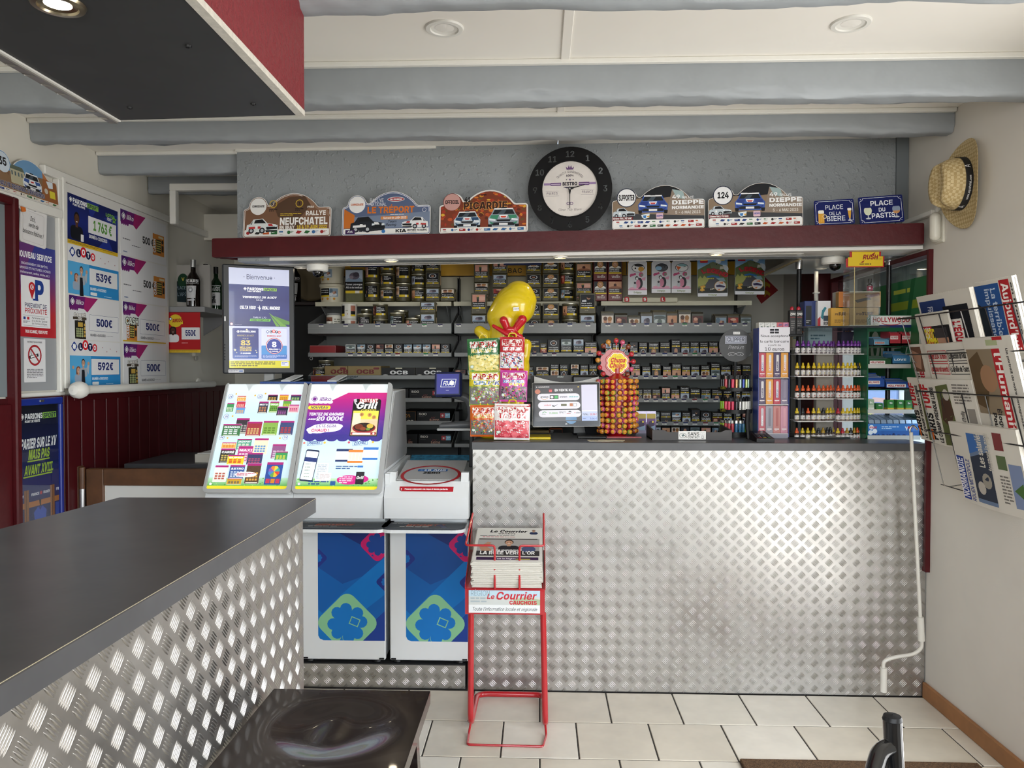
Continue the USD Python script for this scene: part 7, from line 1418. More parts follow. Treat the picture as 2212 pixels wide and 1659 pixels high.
def p2(a,w,h):
 a.shape(a.sil.buffer(-3),'5f6f96');a.shape(a.sil.buffer(-6),'e9e8ea');a.shape(a.sil.buffer(-8.5),'5a6786');clipd(a,Polygon([(9,80),(60,110),(80,175),(9,175)]),'c8702a');clipd(a,Polygon([(60,120),(430,100),(430,175),(60,175)]),'78859c')
 a.text('RALLYE',134,50,18,'e9eaf0','r',fit=68);a.text('NATIONAL',134,68,15,'e9eaf0','r',fit=82);a.shape(disc(262,38,42,20,12),'e4e4e4');a.shape(disc(262,38,39,20,9),'a8313a');a.text('VAL DE BRESLE',262,42,8,'f0f0f0','ck',an='c',fit=60)
 a.text('LE TRÉPORT',122,104,32,'d9742c','ck',fit=230);a.greek(236,110,110,6,'d8dce6',1,2);a.rect(190,120,130,15,'d98a4a');a.text('Samedi 04 JUIN 2022',202,132,10,'f4f2ee','b',fit=112);a.ring(400,92,10,2,'e0e0e4',14)
 a.rect(9,178,412,26,'ecebe7',4);car34(a,40,196,172,'20242c','e8e8e8');car34(a,292,182,128,'e6e6e6','b53a3a',True);a.text('Team',224,150,12,'1c1f26','m',it=.2);a.text('Racing',214,166,12,'1c1f26','m',it=.2)
 a.rect(18,182,46,20,'3f2352');a.text('JOA',40,196,10,'f0f0f0','b',an='c');a.greek(72,188,84,8,'3a3a44',1,3);a.text('KIA',262,198,15,'16181c','k',fit=52);a.text('MOTORS 76 DIEPPE',320,193,8.5,'16181c','k',fit=94);a.greek(322,197,70,5,'555555',1,4);a.circ(204,192,9,'3a78b8',12)
 a.circ(72,60,42,'f2f0ee',32);a.ring(72,60,43,2.5,'5f6f96',32);a.text('COMMISSAIRE',72,64,10,'c8622a','ck',an='c',fit=62)
def p3(a,w,h):
 a.shape(a.sil.buffer(-3),'e4ded8');a.shape(a.sil.buffer(-7),'7e3a24');r=random.Random(5);ins=a.sil.buffer(-9)
 for k in range(150):
  x,y=r.uniform(8,422),r.uniform(10,170);g=disc(x,y,r.uniform(5,15),7,r.uniform(4,10)).intersection(ins)
  if g.area>4:a.shape(g,r.choice(['b8522a','d0762c','8f3a22','5e2a1c','c8922e','6a4a2a','a83a28','d8a83a']))
 a.text('FFSA',200,28,8,'1c1614','k',it=.2);a.text('41',122,58,24,'1c1614','k',it=.05,fit=30);a.text('PICARDIE',118,94,36,'3a1c14','ck',fit=214,out=('e0a860',1.5))
 carf(a,72,184,130,'b9c4cc','2e4a6a');carf(a,238,184,150,'98a2ac','3f8a6a','d8503a');a.rect(9,182,412,22,'eeebe4',3);logos(a,14,183,402,20,10,8);a.circ(62,56,42,'c99a92',32);a.ring(62,56,43,2,'7e2a24',32);a.text('OFFICIEL',62,64,18,'1c1614','ck',an='c',fit=68)
def p45(tx):
 def d(a,w,h):
  a.shape(a.sil.buffer(-2),'8a7660');clipd(a,Polygon([(110,60),(190,6),(300,2),(330,50),(240,60)]),'1a1c20');clipd(a,Polygon([(280,20),(360,50),(432,60),(432,160),(250,150)]),'8f7f70');clipd(a,Polygon([(0,130),(440,150),(440,175),(0,175)]),'3a3c40');clipd(a,Polygon([(280,20),(330,30),(340,70),(300,60)]),'9fb4b4')
  a.rect(4,164,422,42,'ecebe8',8);carf(a,122,132,138,'3a5aa8','2a3f86');car34(a,4,152,104,'c3ccd2',None);a.rect(2,148,96,16,'6a1f26');a.text('18ème RALLYE VHC',5,160,9,'f0eae6','k',fit=88)
  a.text('49',280,66,19,'f0f0f0','b',sx=1.1);a.text('e',308,56,8,'f0f0f0','b');a.text('RALLYE',326,66,12,'f0f0f0','m',fit=54);a.text('DIEPPE',278,94,21,'f4f4f4','k',sx=1.4,fit=148);a.text('NORMANDIE',278,116,15,'f4f4f4','k',fit=148);a.text('5 - 6 MAI 2023',294,138,13,'e9e6e0','m',fit=116)
  a.poly([(136,140),(176,134),(174,154),(150,160),(140,152)],'dfe6ea');a.poly([(144,144),(160,142),(158,156),(148,156)],'3a78b8');a.poly([(162,148),(176,144),(172,154)],'d8a23a');a.rect(206,134,32,26,'d9b8c4',3);a.text('DIEPPE',222,150,8,'2a4a9c','k',an='c',fit=28)
  logos(a,16,166,400,18,12,4);logos(a,30,184,390,18,11,9);a.circ(68,56,46,'2a3044',32);a.circ(68,56,42,'f0f0f0',32);a.text(tx,68,70,30 if len(tx)<4 else 28,'121214','ck',an='c',fit=54 if len(tx)<4 else 74)
 return d
plate('rally plate marked COMMISSAIRE, brown, naming RALLYE NEUFCHATEL EN BRAY',524,714,511,p1)
plate('blue-grey rally plate marked COMMISSAIRE, naming LE TRÉPORT in orange',738,929,507,p2)
plate('autumn-coloured rally plate marked OFFICIEL, naming PICARDIE',948,1140,502,p3)
plate('rally plate marked SUPPORTER, naming DIEPPE NORMANDIE, beside the clock',1322,1523,495,p45('SUPPORTER'))
plate('rally plate numbered 124, naming DIEPPE NORMANDIE',1530,1735,491,p45('124'),lean=.08)
# enamel street signs
def street(label,pxl,pxr,pyb,H,rows,roll,draw):
 o,e=on_header(pxl,pyb,.02),on_header(pxr,pyb,.02);W=np.linalg.norm((e-o)[:2]);u=A([*(e-o)[:2]/W,0])*math.cos(roll)+A([0,0,1])*math.sin(roll)
 v=np.cross(-np.cross(u,[0,0,1.0])*-1,u);v=np.cross(np.cross(u,A([0,0,1.0])),u);v/=np.linalg.norm(v);nb=-np.cross(u,v);v=v*math.cos(.12)+nb*math.sin(.12)
 t=thing('street_sign',label,'sign',(o[0],o[1],2.1235));put(t,'enamel_plate',extr(rrect(0,0,W,H,.006),-.004,(0,0,0),u,v),mat('enamel_blue','16205e',.25))
 a=Art(100,100*H/W);h=a.h;g=rrect(3,3,97,h-3,1).difference(shapely.union_all([disc(3,3,7,12),disc(97,3,7,12),disc(3,h-3,7,12),disc(97,h-3,7,12)]));a.shape(g.difference(g.buffer(-1.1)),'d8dae2')
 for x in(5.5,94.5):
  for y in(5.5,h-5.5):a.circ(x,y,1.3,'a8a8b0',8)
 for s,x,y,hh,f in rows:a.text(s,x,y,hh,'e2e4ea','m' if 'PASTIS' not in label else 'b',an='c',fit=f)
 draw(a,h);a.build(t,v*H+np.cross(u,v)*.0002,u,v,W,H,GLOSS,single='print')
def beer(a,h):
 a.rect(9,32,15,30,'d89a2e',2);a.rect(9,27,15,9,'f0ece0',3);a.ring(25,44,6,2,'d8c9a8',12)
 for k in range(3):a.rect(11+k*4.4,38,1.2,20,'e8bc5c')
 a.poly([(83,26),(93,26),(90,52),(86,52)],'d8a23a');a.rect(83,24,10,7,'f0ece0',2);a.rect(86.5,52,3,4,'c9c9c9');a.shape(disc(88,57,5,10,1.8),'c9c9c9')
def pastis(a,h):
 for x,c in((20,'d8dcc0'),(84,'c8905a')):
  a.shape(disc(x,34,9,16,11).intersection(sbox(0,27,100,60)),c if x<50 else '8a98b0');a.shape(disc(x,38,8,14,7).intersection(sbox(0,38,100,60)),c);a.rect(x-1,44,2,8,'c9ccd0');a.shape(disc(x,53,6,12,2),'c9ccd0')
street('small blue enamel sign reading PLACE DE LA BIÈRE',1761,1847,484,.115,(('PLACE',50,26,12,46),('DE LA',52,41,8.5,30),('BIÈRE',53,57,13,48)),.03,beer)
street('larger blue enamel sign reading PLACE DU PASTIS, slightly tilted',1858,1954,481,.125,(('PLACE',52,23,12,52),('DU',52,38,9.5,16),('PASTIS',54,53,12,54)),.05,pastis)
# bistro clock with cut-out numerals
Y0=on_header(1231,405,.035);o,e=on_header(1140,405,.035),on_header(1322,405,.035);R=np.linalg.norm(e-o)/2
t=thing('wall_clock','round black bistro clock with cut-out numerals leaning over the header','clock',(Y0[0],Y0[1],2.1245+R))
ring=disc(0,0,R,72).difference(disc(0,0,R*.665,60));nums=[]
for k in range(12):
 n=str(k or 12);an=k*math.pi/6;hh=R*.155;w=text_w(n,hh,'k',.8);x,y,q=R*.835*math.sin(an)-w/2,R*.835*math.cos(an)-hh/2,0
 for ch in n:
  adv,g,_,_=glyph(ch,'k');nums.append(affinity.translate(affinity.scale(g,hh*.8,hh,origin=(0,0)),x+q,y));q+=adv*hh*.8
num_u=shapely.union_all(nums)
put(t,'ring',extr(ring.difference(num_u.simplify(R*.002)),-.008,(0,0,0),SU,(0,0,1)),mat('clock_black','0d0c0d',.5,spec=.2))
put(t,'bezel',extr(disc(0,0,R*.68,60).difference(disc(0,0,R*.655,60)),.008,(0,0,0),SU,(0,0,1)),mat('clock_black','0d0c0d',.5,spec=.2))
put(t,'face',extr(disc(0,0,R*.66,60),-.006,(0,0,0),SU,(0,0,1)),mat('clock_face','ddd6cf',.5,var=(14,.05)))
a=Art(200,200);pu='6a4a78'
a.poly([(88,30),(85,19),(92,25),(96,14),(100,24),(104,14),(108,25),(115,19),(112,30)],pu);a.text('QUALITY GUARANTEED',100,42,8,'3a2f3e','r',an='c',arc=58,sx=.82);a.text('100%',100,55,7,'3a2f3e','k',an='c')
for x,s,c in((88,3,'2a2430'),(100,5,pu),(112,3,'2a2430')):a.poly([(x+s*(1 if k%2==0 else .42)*math.sin(k*math.pi/5),66-s*(1 if k%2==0 else .42)*math.cos(k*math.pi/5))for k in range(10)],c)
a.text('BISTRO',100,87,12,'241f2c','k',an='c',fit=54);a.poly([(74,92),(126,92),(112,97),(88,97)],'2a2440')
for x in(30,132):a.rect(x,76,38,11,pu);a.rect(x+2,80,34,3,'c9b9cc')
for x0,x1 in((6,30),(170,194)):a.rect(x0,77,x1-x0,8,'9a7fa8')
for t_,x,y in(('PARIS',36,119),('FRANCE',164,116)):a.text(t_,x,y,9,'6f5f72','r',an='c',sp=.12,fit=42);a.rect(x-24,y-13,48,.8,'8a7a88');a.rect(x-24,y+4,48,.8,'8a7a88')
a.ring(94,152,6,2,pu,12);a.ring(106,152,6,2,pu,12);a.text('Clean Tidy Warm',100,178,8,'3a3040','l',it=.25,an='c',fit=84)
a.build(t,-SU*R*.655+A([0,0,R*.655])+SN*.0003,SU,(0,0,1),R*1.31,R*1.31,PRINT,single='face_print')
def hand(an,L,w):return affinity.rotate(Polygon([(-w*.5,-L*.1),(w*.5,-L*.1),(w,L*.12),(w*.35,L*.3),(w*.25,L),(-w*.25,L),(-w*.35,L*.3),(-w,L*.12)]),-an,origin=(0,0))
put(t,'hour_hand',extr(hand(76,R*.36,R*.028),.002,SN*.006,SU,(0,0,1)),black_m);put(t,'minute_hand',extr(hand(180,R*.46,R*.026),.002,SN*.009,SU,(0,0,1)),black_m);put(t,'hand_hub',extr(disc(0,0,R*.02,12),.004,SN*.009,SU,(0,0,1)),steel)
# ================================================================ left wall: posters, notices, corner shelf with bottles
PX=XL+.02
bd=tag(put(None,'notice_board',bx(XL+.0005,PX,3.505,4.51,1.384,2.343),mat('board_white','e4e2dc',.5)),'white notice board on the left wall behind the winners posters','notice board')
UY,UZ=(0,1,0),(0,0,1)
def poster(label,y0,y1,z0,z1,a,name='poster',tilt=0,base='e9e9ea',cat_='poster',x=PX,m=PRINT,th=.0012):
 t=thing(name,label,cat_,(x+.0006,y0,z0));W,H=y1-y0,z1-z0;u=A([0,math.cos(tilt),math.sin(tilt)]);v=A([0,-math.sin(tilt),math.cos(tilt)])
 put(t,'sheet',extr(sbox(0,0,W,H),th,(0,0,0),u,v),mat('paper_'+base,base,.6))
 a.build(t,v*H+A([th+.0001,0,0]),u,v,W,H,m,eps=5e-5);return t
def amount(a,x,y,w,h,t,c='1f2a6a',fr_='2a3478'):
 if fr_:a.rect(x,y,w,h,fr_,3)
 a.rect(x+1.2,y+1.2,w-2.4,h-2.4,'ebebec',2);a.text(t,x+w/2,y+h*.7,h*.48,c,'ck',an='c',fit=w*.56)
def illiko_head(a,w=118,h=66):
 a.part='print';a.shape(shapely.union_all([Polygon([(2,2),(w,2),(w*.66,h*.8),(2,h*.8)])]+[disc(14+k*17,h*.8,9,12,h*.16)for k in range(4)]),'6f1f6f');a.shape(Polygon([(w*.55,2),(w,2),(w*.62,h),(w*.5,h*.8)]),'a8266c');a.line([(w*.95,16),(w*.66,h)],3,'e9e9ea');a.shape(Polygon([(2,2),(w*.3,2),(w*.1,h*.6),(2,h*.8)]),'4a1f6a')
 illiko(a,12,h*.55,h*.3,'f2f2f4')
def cashcard(a,x,y,w,h):
 a.rect(x,y,w,h,'d88a3a',1);a.rect(x+w*.3,y+h*.24,w*.42,h*.62,'2a2620',1)
 for i in range(4):
  for j in range(5):a.rect(x+w*(.33+.095*i),y+h*(.3+.11*j),w*.07,h*.06,'d8cf6a',1)
 a.text('CASH',x+w*.24,y+h*.9,w*.2,'f0f0ee','k',rot=math.pi/2,fit=h*.66,out=('5a1a3a',1.4));a.circ(x+w*.86,y+h*.3,w*.09,'2a2620',12);a.rect(x+w*.78,y+h*.48,w*.17,h*.3,'3a342a',1);a.rect(x+w*.5,y+h*.06,w*.44,h*.1,'e8d8b0',1)
def carre(a,x,y,w,h):
 a.poly([(x+w*.08,y+h*.3),(x+w*.92,y+h*.26),(x+w,y+h),(x+w*.1,y+h)],'26231e');a.rect(x-w*.05,y+h*.16,w*1.1,h*.1,'4a4034');a.text('CARRÉ',x+w/2,y+h*.14,h*.12,'f2f0ea','k',an='c',fit=w*.96,out=('2a2620',1.5));a.text('OR',x+w/2,y+h*.3,h*.13,'f2f0ea','k',an='c',out=('2a2620',1.5))
 for j in range(4):
  for i in range(4):a.circ(x+w*(.26+.15*i),y+h*(.62+.09*j),w*.055,'b9c48a',8)
 for j in range(4):a.rect(x+w*.82,y+h*(.4+.14*j),w*.14,h*.1,'c8a54a',1)
 a.rect(x+w*.34,y+h*.36,w*.4,h*.18,'c8a54a',1)
def pair(a,x,y,k):
 a.face(x-k*.3,y+k*.55,k*.5,'d2a184','8a4a2a','9fb0c4',True);a.face(x+k*.35,y,k*.56,'cda085','3a2a22','a9b2bc');a.poly([(x+k*.15,y+k*.5),(x+k*.5,y+k*.5),(x+k*.62,y+k*1.9),(x+k*.1,y+k*1.9)],'1c1e24');a.poly([(x+k*.75,y+k*.4),(x+k*1.0,y+k*.0),(x+k*1.15,y+k*.1),(x+k*1.05,y+k*.9)],'b5bcc4');a.circ(x+k*1.04,y,k*.15,'cda085',10);a.circ(x-k*.95,y+k*.3,k*.14,'d2a184',10)
# sports-bet winner
a=Art(428,236);a.grad(0,0,428,236,['16205a','1c2a78','131b4c'])
for P in([(150,0),(260,0),(190,90)],[(300,60),(428,20),(428,120)],[(230,236),(330,150),(400,236)]):a.poly(P,'22338a')
parions(a,14,38,22,238);a.text('LOTO',318,46,17,'7fbf3a','k',sx=1.1);a.text('FOOT',330,66,16,'f0f0f0','ck');a.poly([(394+26*(1 if k%2==0 else .42)*math.sin(k*math.pi/5),52-26*(1 if k%2==0 else .42)*math.cos(k*math.pi/5))for k in range(10)],'7fbf3a');a.circ(394,52,7,'131b4c',5)
a.face(72,112,52,'5a3826','1a1412','15171f');a.rect(104,178,24,34,'ececec',2);a.rect(166,76,248,82,'eeeeef');a.text('1 763 €',290,140,50,'5a9a3a','ck',an='c',fit=168);a.text('GAGNÉS le 12/02/2023',170,182,17,'f2f2f2','ck',fit=160);a.rect(0,217,428,19,'dcb62c');a.greek(6,221,390,11,'7a621a',2,4)
poster('navy winners poster showing 1 763 €, top of the board, man smiling',3.53,3.958,2.066,2.302,a,tilt=-.012)
def lotop(amt,dt,y0,y1,z0,z1,lab,box_=False):
 a=Art(435,225);loto(a,16,50,40);a.rect(0,74,435,151,'2f8fd0');a.rect(0,74,170,151,'58b0e4')
 for x,y in((270,30),(310,50),(340,36),(400,48)):a.circ(x,y,3,'a03a4a',8)
 pair(a,84,112,62);amount(a,172,88,252,82,amt,fr_='2a4f9c' if box_ else None);a.text('GAGNÉS le '+dt,178,194,13,'eaf2f8','ck',fit=140);a.rect(180,204,56,15,'eef2f4',4);a.greek(300,214,110,6,'bfe0f4',1,3)
 poster(lab,y0,y1,z0,z1,a)
lotop('539€','05/03/2023',3.53,3.964,1.832,2.06,'blue lottery winners poster showing 539€ with a cheering couple');lotop('592€','30/03/2023',3.537,3.972,1.391,1.612,'blue lottery winners poster showing 592€, lowest on the board',True)
def ilk(y0,y1,z0,z1,lab,kind,dt='06/02/2023',foot=False):
 a=Art(440,205);a.rect(0,0,440,205,'e7e7e8');illiko_head(a,240 if kind!='big' else 230,74)
 if kind=='big':
  a.text('500 €',255,128,34,'26262a','ck',sx=1.0,fit=112,an='c');cashcard(a,300,62,116,104);a.greek(20,130,110,9,'6a6a6e',1,3);a.greek(100,152,130,6,'55555a',1,5);a.greek(24,188,60,10,'7a8aa8',1,2)
 else:
  (carre if kind=='carre' else cashcard)(a,36,80 if kind=='carre' else 92,100,122 if kind=='carre' else 108)
  if kind=='cash':a.text('CASH',88,116,34,'e9f0e4','k',an='c',fit=124,out=('1f2a22',4))
  amount(a,166,82,262,78,'500€');a.text('GAGNÉS le '+dt,172,186,12,'55555c','ck',fit=134);a.greek(310,180,110,5,'b5b5ba',1,2)
 if foot:a.rect(0,198,440,7,'d8b02c')
 poster(lab,y0,y1,z0,z1,a)
ilk(3.534,3.969,1.617,1.826,'white winners poster showing 500€ with a black card, between two blue lottery posters','carre')
ilk(3.985,4.484,2.084,2.322,'white winners poster showing 500 € with an orange card, top of the second column','big');ilk(3.99,4.49,1.842,2.078,'white winners poster showing 500 € with an orange card, second in the second column','big')
ilk(4.0,4.468,1.622,1.836,'white winners poster showing 500€ with a green-lettered card, left of the red poster','cash','26/03/2023',True);ilk(4.005,4.473,1.386,1.612,'white winners poster showing 500€ with a black card, lowest of the second column','carre','26/02/2023',True)
# wall notices on the near grey board
GX=XL+.0125
a=Art(290,405);a.grad(0,0,290,405,['33408f','4a3a86','7d3060','b5222c','b8202a'],True);a.poly([(0,0),(150,0),(0,250)],'6a3a78');a.poly([(0,120),(70,260),(0,405)],'b02a3c')
a.text('NOUVEAU SERVICE',150,62,27,'f4f4f6','ck',an='c',fit=232)
for i,s in enumerate(('ENCAISSEMENT DES IMPÔTS,','AMENDES ET FACTURES LOCALES','(stationnement, cantine, crèche, etc.)')):a.text(s,148,92+i*19,10,'eaeaf2','m',an='c',fit=(180,216,200)[i])
a.rect(54,140,196,222,'f0f0f2');a.text('P',142,244,92,'24408f','k',sx=.8);a.rect(132,236,36,8,'24408f');a.shape(shapely.union_all([disc(126,186,22,20),Polygon([(106,196),(146,196),(126,240)])]),'c0242c');a.circ(126,186,12,'f0e0e0',16);a.text('€',126,193,16,'c0242c','b',an='c')
a.text('PAIEMENT DE',152,276,19,'2a2f5a','m',an='c',fit=150);a.text('PROXIMITÉ',152,301,21,'b8222c','m',an='c',fit=150);a.rect(66,310,170,3,'c9c9cc');a.rect(68,318,14,12,'24408f');a.rect(92,318,14,12,'c0242c');a.greek(66,336,44,10,'66666c',2,2);a.text('Partenaire agréé',122,325,9,'44444a','r',it=.1);a.text('de la direction générale',122,337,9,'44444a','r',it=.1,fit=106);a.text('des Finances publiques',122,349,9,'44444a','r',it=.1,fit=104);a.rect(66,354,170,3,'c9c9cc');a.text('VOUS SCANNEZ, VOUS PAYEZ',154,388,14,'f4f0f0','ck',an='c',fit=150)
poster('purple-to-red NOUVEAU SERVICE poster on the grey board by the door jamb',3.158,3.447,1.615,2.018,a,x=GX)
a=Art(145,190);a.rect(0,0,145,190,'e6e6e8',4);a.text('INTERDICTION DE FUMER',72,18,7,'44444a','b',an='c',fit=98);a.ring(72,72,46,9,'a8262e',32);a.poly([(40,76),(92,66),(94,78),(42,88)],'f4f4f4');a.line([(36,82),(96,70)],13,'26262a');a.line([(44,80),(84,72.5)],8,'f0f0f0');a.curve([(50,70),(44,56),(54,48)],3,'26262a');a.line([(42,40),(103,104)],8,'a8262e');a.greek(18,132,110,44,'66666c',6,2,.4)
poster('white INTERDICTION DE FUMER notice with a no-smoking symbol',3.226,3.37,1.418,1.608,a,x=GX,name='notice',cat_='notice')
t=thing('memo_board','small white handwritten note board with an orange ice lolly, hung by the rail','note',(GX,3.20,2.02));put(t,'board',extr(rrect(0,0,.175,.165,.014,4),.004,(.004,0,0),(0,.998,-.06),(0,.06,.998)),mat('memo_white','e6e4e2',.35));put(t,'lolly_badge',extr(disc(.012,.165,.032,20).union(Polygon([(.0,.16),(.04,.17),(.05,.12),(.02,.11)])),.005,(.0085,0,0),(0,1,0),(0,0,1)),mat('memo_white','e6e4e2',.35));put(t,'lolly',extr(affinity.rotate(rrect(-.008,.125,.018,.182,.005),18),.004,(.0136,.004,0),(0,1,0),(0,0,1)),mat('lolly_orange','d8742c',.4));put(t,'magnet',mv(lathe([(.001,0),(.007,0),(.006,.006),(.001,.008)],12),(.008,.10,.15),rotm('y',math.pi/2)),steel,30)
a=Art(175,165);a.frame(26,22,140,132,1.5,'c9c6c4',10);a.text('Ici,',90,62,20,'26262a','r',it=.15,an='c');a.text('vente de',94,90,20,'26262a','r',it=.15,an='c',fit=66);a.text('boissons fraîches !',94,122,19,'26262a','r',it=.15,an='c',fit=136);a.build(t,(.0085,0,.165),(0,.998,-.06),(0,.06,.998),.175,.165,PRINT)
t=thing('framed_poster','blue-framed PARIER SUR LE XV poster on the dark red dado by the door','framed poster',(XL+.0125,3.15,.62));W,H=.32,.728
for m_ in((0,W,H-.03,H),(0,W,0,.03),(0,.022,.03,H-.03),(W-.022,W,.03,H-.03)):put(t,'frame_bar',cb(0,.018,m_[0],m_[1],m_[2],m_[3],.004),mat('frame_blue','1c2f86',.3))
put(t,'hanger',cb(.018,.021,.15,.18,H-.018,H-.008,.001),steel)
a=Art(276,668);a.grad(0,0,276,668,['14161c','1a2048','232c66','1e2650','181c34']);parions(a,18,60,24,244)
a.text('PARIER SUR LE XV',138,188,44,'f4f4f4','ck',it=.14,an='c',fit=240);a.text('MAIS PAS',138,236,42,'a3c23c','ck',it=.14,an='c',fit=144);a.rect(62,240,150,6,'a3c23c');a.text('AVANT XVIII.',138,302,42,'a3c23c','ck',it=.14,an='c',fit=196);a.rect(34,306,196,6,'a3c23c')
a.rect(0,420,276,24,'a86a36');a.text('GBY',2,396,12,'e0e0e4','b');a.text('FRANCE',84,396,12,'e6e6ea','b',fit=54);a.circ(150,390,8,'b52a34',12);a.text('RUGBY',166,396,12,'e6e6ea','b',fit=46);a.text('FR',256,396,12,'e0e0e4','b')
for x in(0,250):a.poly([(x,450),(x+26,450),(x+26,668),(x,668)],'2f4a9a')
for x in(38,214):a.rect(x,366,30,302,'8a5a34');a.rect(x+12,366,3,302,'4a3020')
a.poly([(100,470),(128,448),(158,448),(186,470),(180,520),(176,668),(112,668),(108,520)],'3450a8');a.poly([(128,448),(158,448),(143,466)],'1c2f78');a.poly([(136,420),(150,420),(146,446),(140,446)],'1a1a1c');a.text('+',112,566,22,'d8d03a','b');a.text('18',128,580,56,'f0f0f4','ck',fit=44)
a.build(t,(.006,.022,H-.03),UY,UZ,W-.044,H-.06,GLOSS,single='poster_print');put(t,'cover_sheet',bx(.011,.012,.022,W-.022,.03,H-.03),clear)
# regional rally plate leaning on the rail
Wp,hp=.415,178;k=Wp/430;v=A([-.1,0,.995]);t=thing('rally_plate','rally plate numbered 35 on the white rail at the left, naming RALLYE REGIONAL','rally plate',(XL+.034,3.035,2.206));gs=plate_shape(430,hp,50,66,52)
put(t,'board',extr(affinity.translate(affinity.scale(gs,k,-k,origin=(0,0)),0,hp*k),-.004,(0,0,0),UY,v),mat('plate_edge','e8e6e2',.5))
a=Art(430,hp);a.sil=gs;a.shape(gs.buffer(-3),'c07a4a');clipd(a,sbox(0,0,330,100),'6f9cc4');clipd(a,Polygon([(0,90),(330,60),(330,178),(0,178)]),'8a6a4c');clipd(a,Polygon([(330,60),(430,60),(430,178),(300,178)]),'9a5f34')
a.rect(110,66,90,62,'b9b394');a.poly([(106,66),(120,48),(190,48),(204,66)],'5f6a5c');[a.rect(116+i*21,74,9,18,'5a6a70')for i in range(4)];[a.rect(30+i*20,78,9,22,'7a5a44')for i in range(4)];a.circ(66,52,44,'d4e0ea',28);a.text('35',66,66,36,'141416','ck',an='c',fit=50)
carf(a,186,140,130,'dfe2e4','3a5a9c');a.text('RALLYE REGIONAL D’ENVERMEU',30,154,20,'3a3f6a','ck',fit=300,out=('c9c4bc',1));a.rect(0,160,430,15,'e2dccf');logos(a,20,160,400,15,9,2);a.poly([(352,66),(400,62),(398,92),(366,96)],'dfe8ee');a.circ(346,114,13,'c9c2b4',14);a.rect(370,106,40,34,'e0d03a')
a.build(t,v*(hp*k)+A([.0002,0,0]),UY,v,Wp,hp*k,GLOSS,single='print')
# corner shelf: bottles, framed picture, hanging red poster, thermostat
sx=aty(442,665,4.53)[0]
t=thing('corner_shelf','small grey wall shelf carrying liquor bottles in the left alcove','shelf',(XL,4.53,1.814));put(t,'board',cb(.001,sx-XL,0,.62,0,.033,.002),mat('shelf_grey','8f8f90',.5));put(t,'bracket',extr(Polygon([(0,0),(.2,0),(0,-.12)]),.006,(.002,.5,0),(1,0,0),(0,0,1)),mat('shelf_grey','8f8f90',.5))
def bottle(lab,x,y,z,h,R,m,capm,labf,neck=.33):
 t=thing('liquor_bottle',lab,'bottle',(x,y,z));nr=R*.36
 put(t,'glass',lathe([(.001,0),(R*.95,0),(R,h*.02),(R,h*.56),(R*.9,h*.63),(nr*1.1,h*.74),(nr,h*.8),(nr,h*.88)],24),m,40);put(t,'cap',lathe([(nr*1.02,h*.84),(nr*1.12,h*.85),(nr*1.12,h),(.001,h)],20),capm,40)
 a=Art(100,130);labf(a);build_cyl(a,t,R,h*.02,h*.56,R*2.7,GLOSS,single='label_print')
def l1(a):a.text('RICARD',50,16,13,'e6e6e6','k',an='c',fit=86,sp=.06);a.frame(3,0,94,22,2,'c9c9c9',4);a.poly([(20,32),(80,32),(76,92),(24,92)],'c9c9cb');a.circ(50,52,13,'8a8a90',14);a.circ(50,52,7,'e6e6e8',10);a.poly([(28,98),(72,98),(70,106),(30,106)],'c0c0c4');a.rect(32,108,6,18,'c0c0c4');a.rect(62,108,6,18,'c0c0c4')
def l2(a):a.text('CLAN',50,30,12,'e0dcd0','k',an='c');a.text('CAMPBELL',50,44,9,'e0dcd0','k',an='c',fit=76);a.ring(50,92,26,2,'c9c4b0',20);a.text('THE NOBLE',50,12,6,'c9c4b0','m',an='c');a.curve([(36,100),(50,80),(66,104)],2,'d8d4c4')
def l3(a):a.rect(2,4,96,4,'b9b9ba');a.text('WILLIAM',50,22,11,'e0e0e0','m',an='c',fit=80);a.text('LAWSON’S',50,36,11,'e0e0e0','m',an='c',fit=84);a.rect(8,42,84,70,'c4c4c4',3);a.shape(disc(50,66,10,12,14),'2a2a2c');a.poly([(40,78),(60,78),(66,100),(34,100)],'2a2a2c');a.greek(20,104,60,5,'4a4a4c',1,2)
q=aty(418,662,4.585);bottle('dark aniseed liquor bottle with a silver label, first on the corner shelf',q[0],4.585,1.8475,.285,.0405,bb,mat('cap_silver','a9a9a6',.3,metal=.7),l1)
q=aty(445,664,4.70);bottle('green whisky bottle between the silver-labelled bottle and the screen',q[0],4.70,1.8475,.275,.036,gb,black_m,l2);q=aty(467,667,4.80);bottle('green whisky bottle half hidden by the portrait screen',q[0],4.80,1.8475,.27,.036,gb,black_m,l3)
t=thing('picture_block','white canvas picture with a dark green street-sign motif behind the bottles','picture',(aty(364,660,4.66)[0],4.66,1.8475));put(t,'canvas',cb(0,.26,0,.022,0,.265,.002),mat('canvas_white','b9b6ae',.7))
a=Art(260,265);a.rect(0,0,260,265,'aaa6a0');a.poly([(34,100),(150,96),(150,232),(40,224)],'1c2a2e');a.shape(disc(92,98,34,20,46),'1f3f2c');a.text('V',92,96,20,'c9b84a','b',an='c');a.text('PLACE DE',46,150,20,'7a8a94','m',fit=96);a.text('L’APÉRO',56,190,22,'7a8a94','m',fit=88);a.build(t,(0,-.0002,.265),(1,0,0),(0,0,1),.26,.265,MATTE,single='picture_print')
t=thing('poster','red winners poster showing 550€ hanging under the bottle shelf','poster',(aty(360,675,4.522)[0],4.524,1.572));W,H=aty(432,700,4.522)[0]-aty(360,700,4.522)[0],.24;put(t,'sheet',bx(0,W,0,.0015,0,H),mat('paper_red','a81a1f',.5))
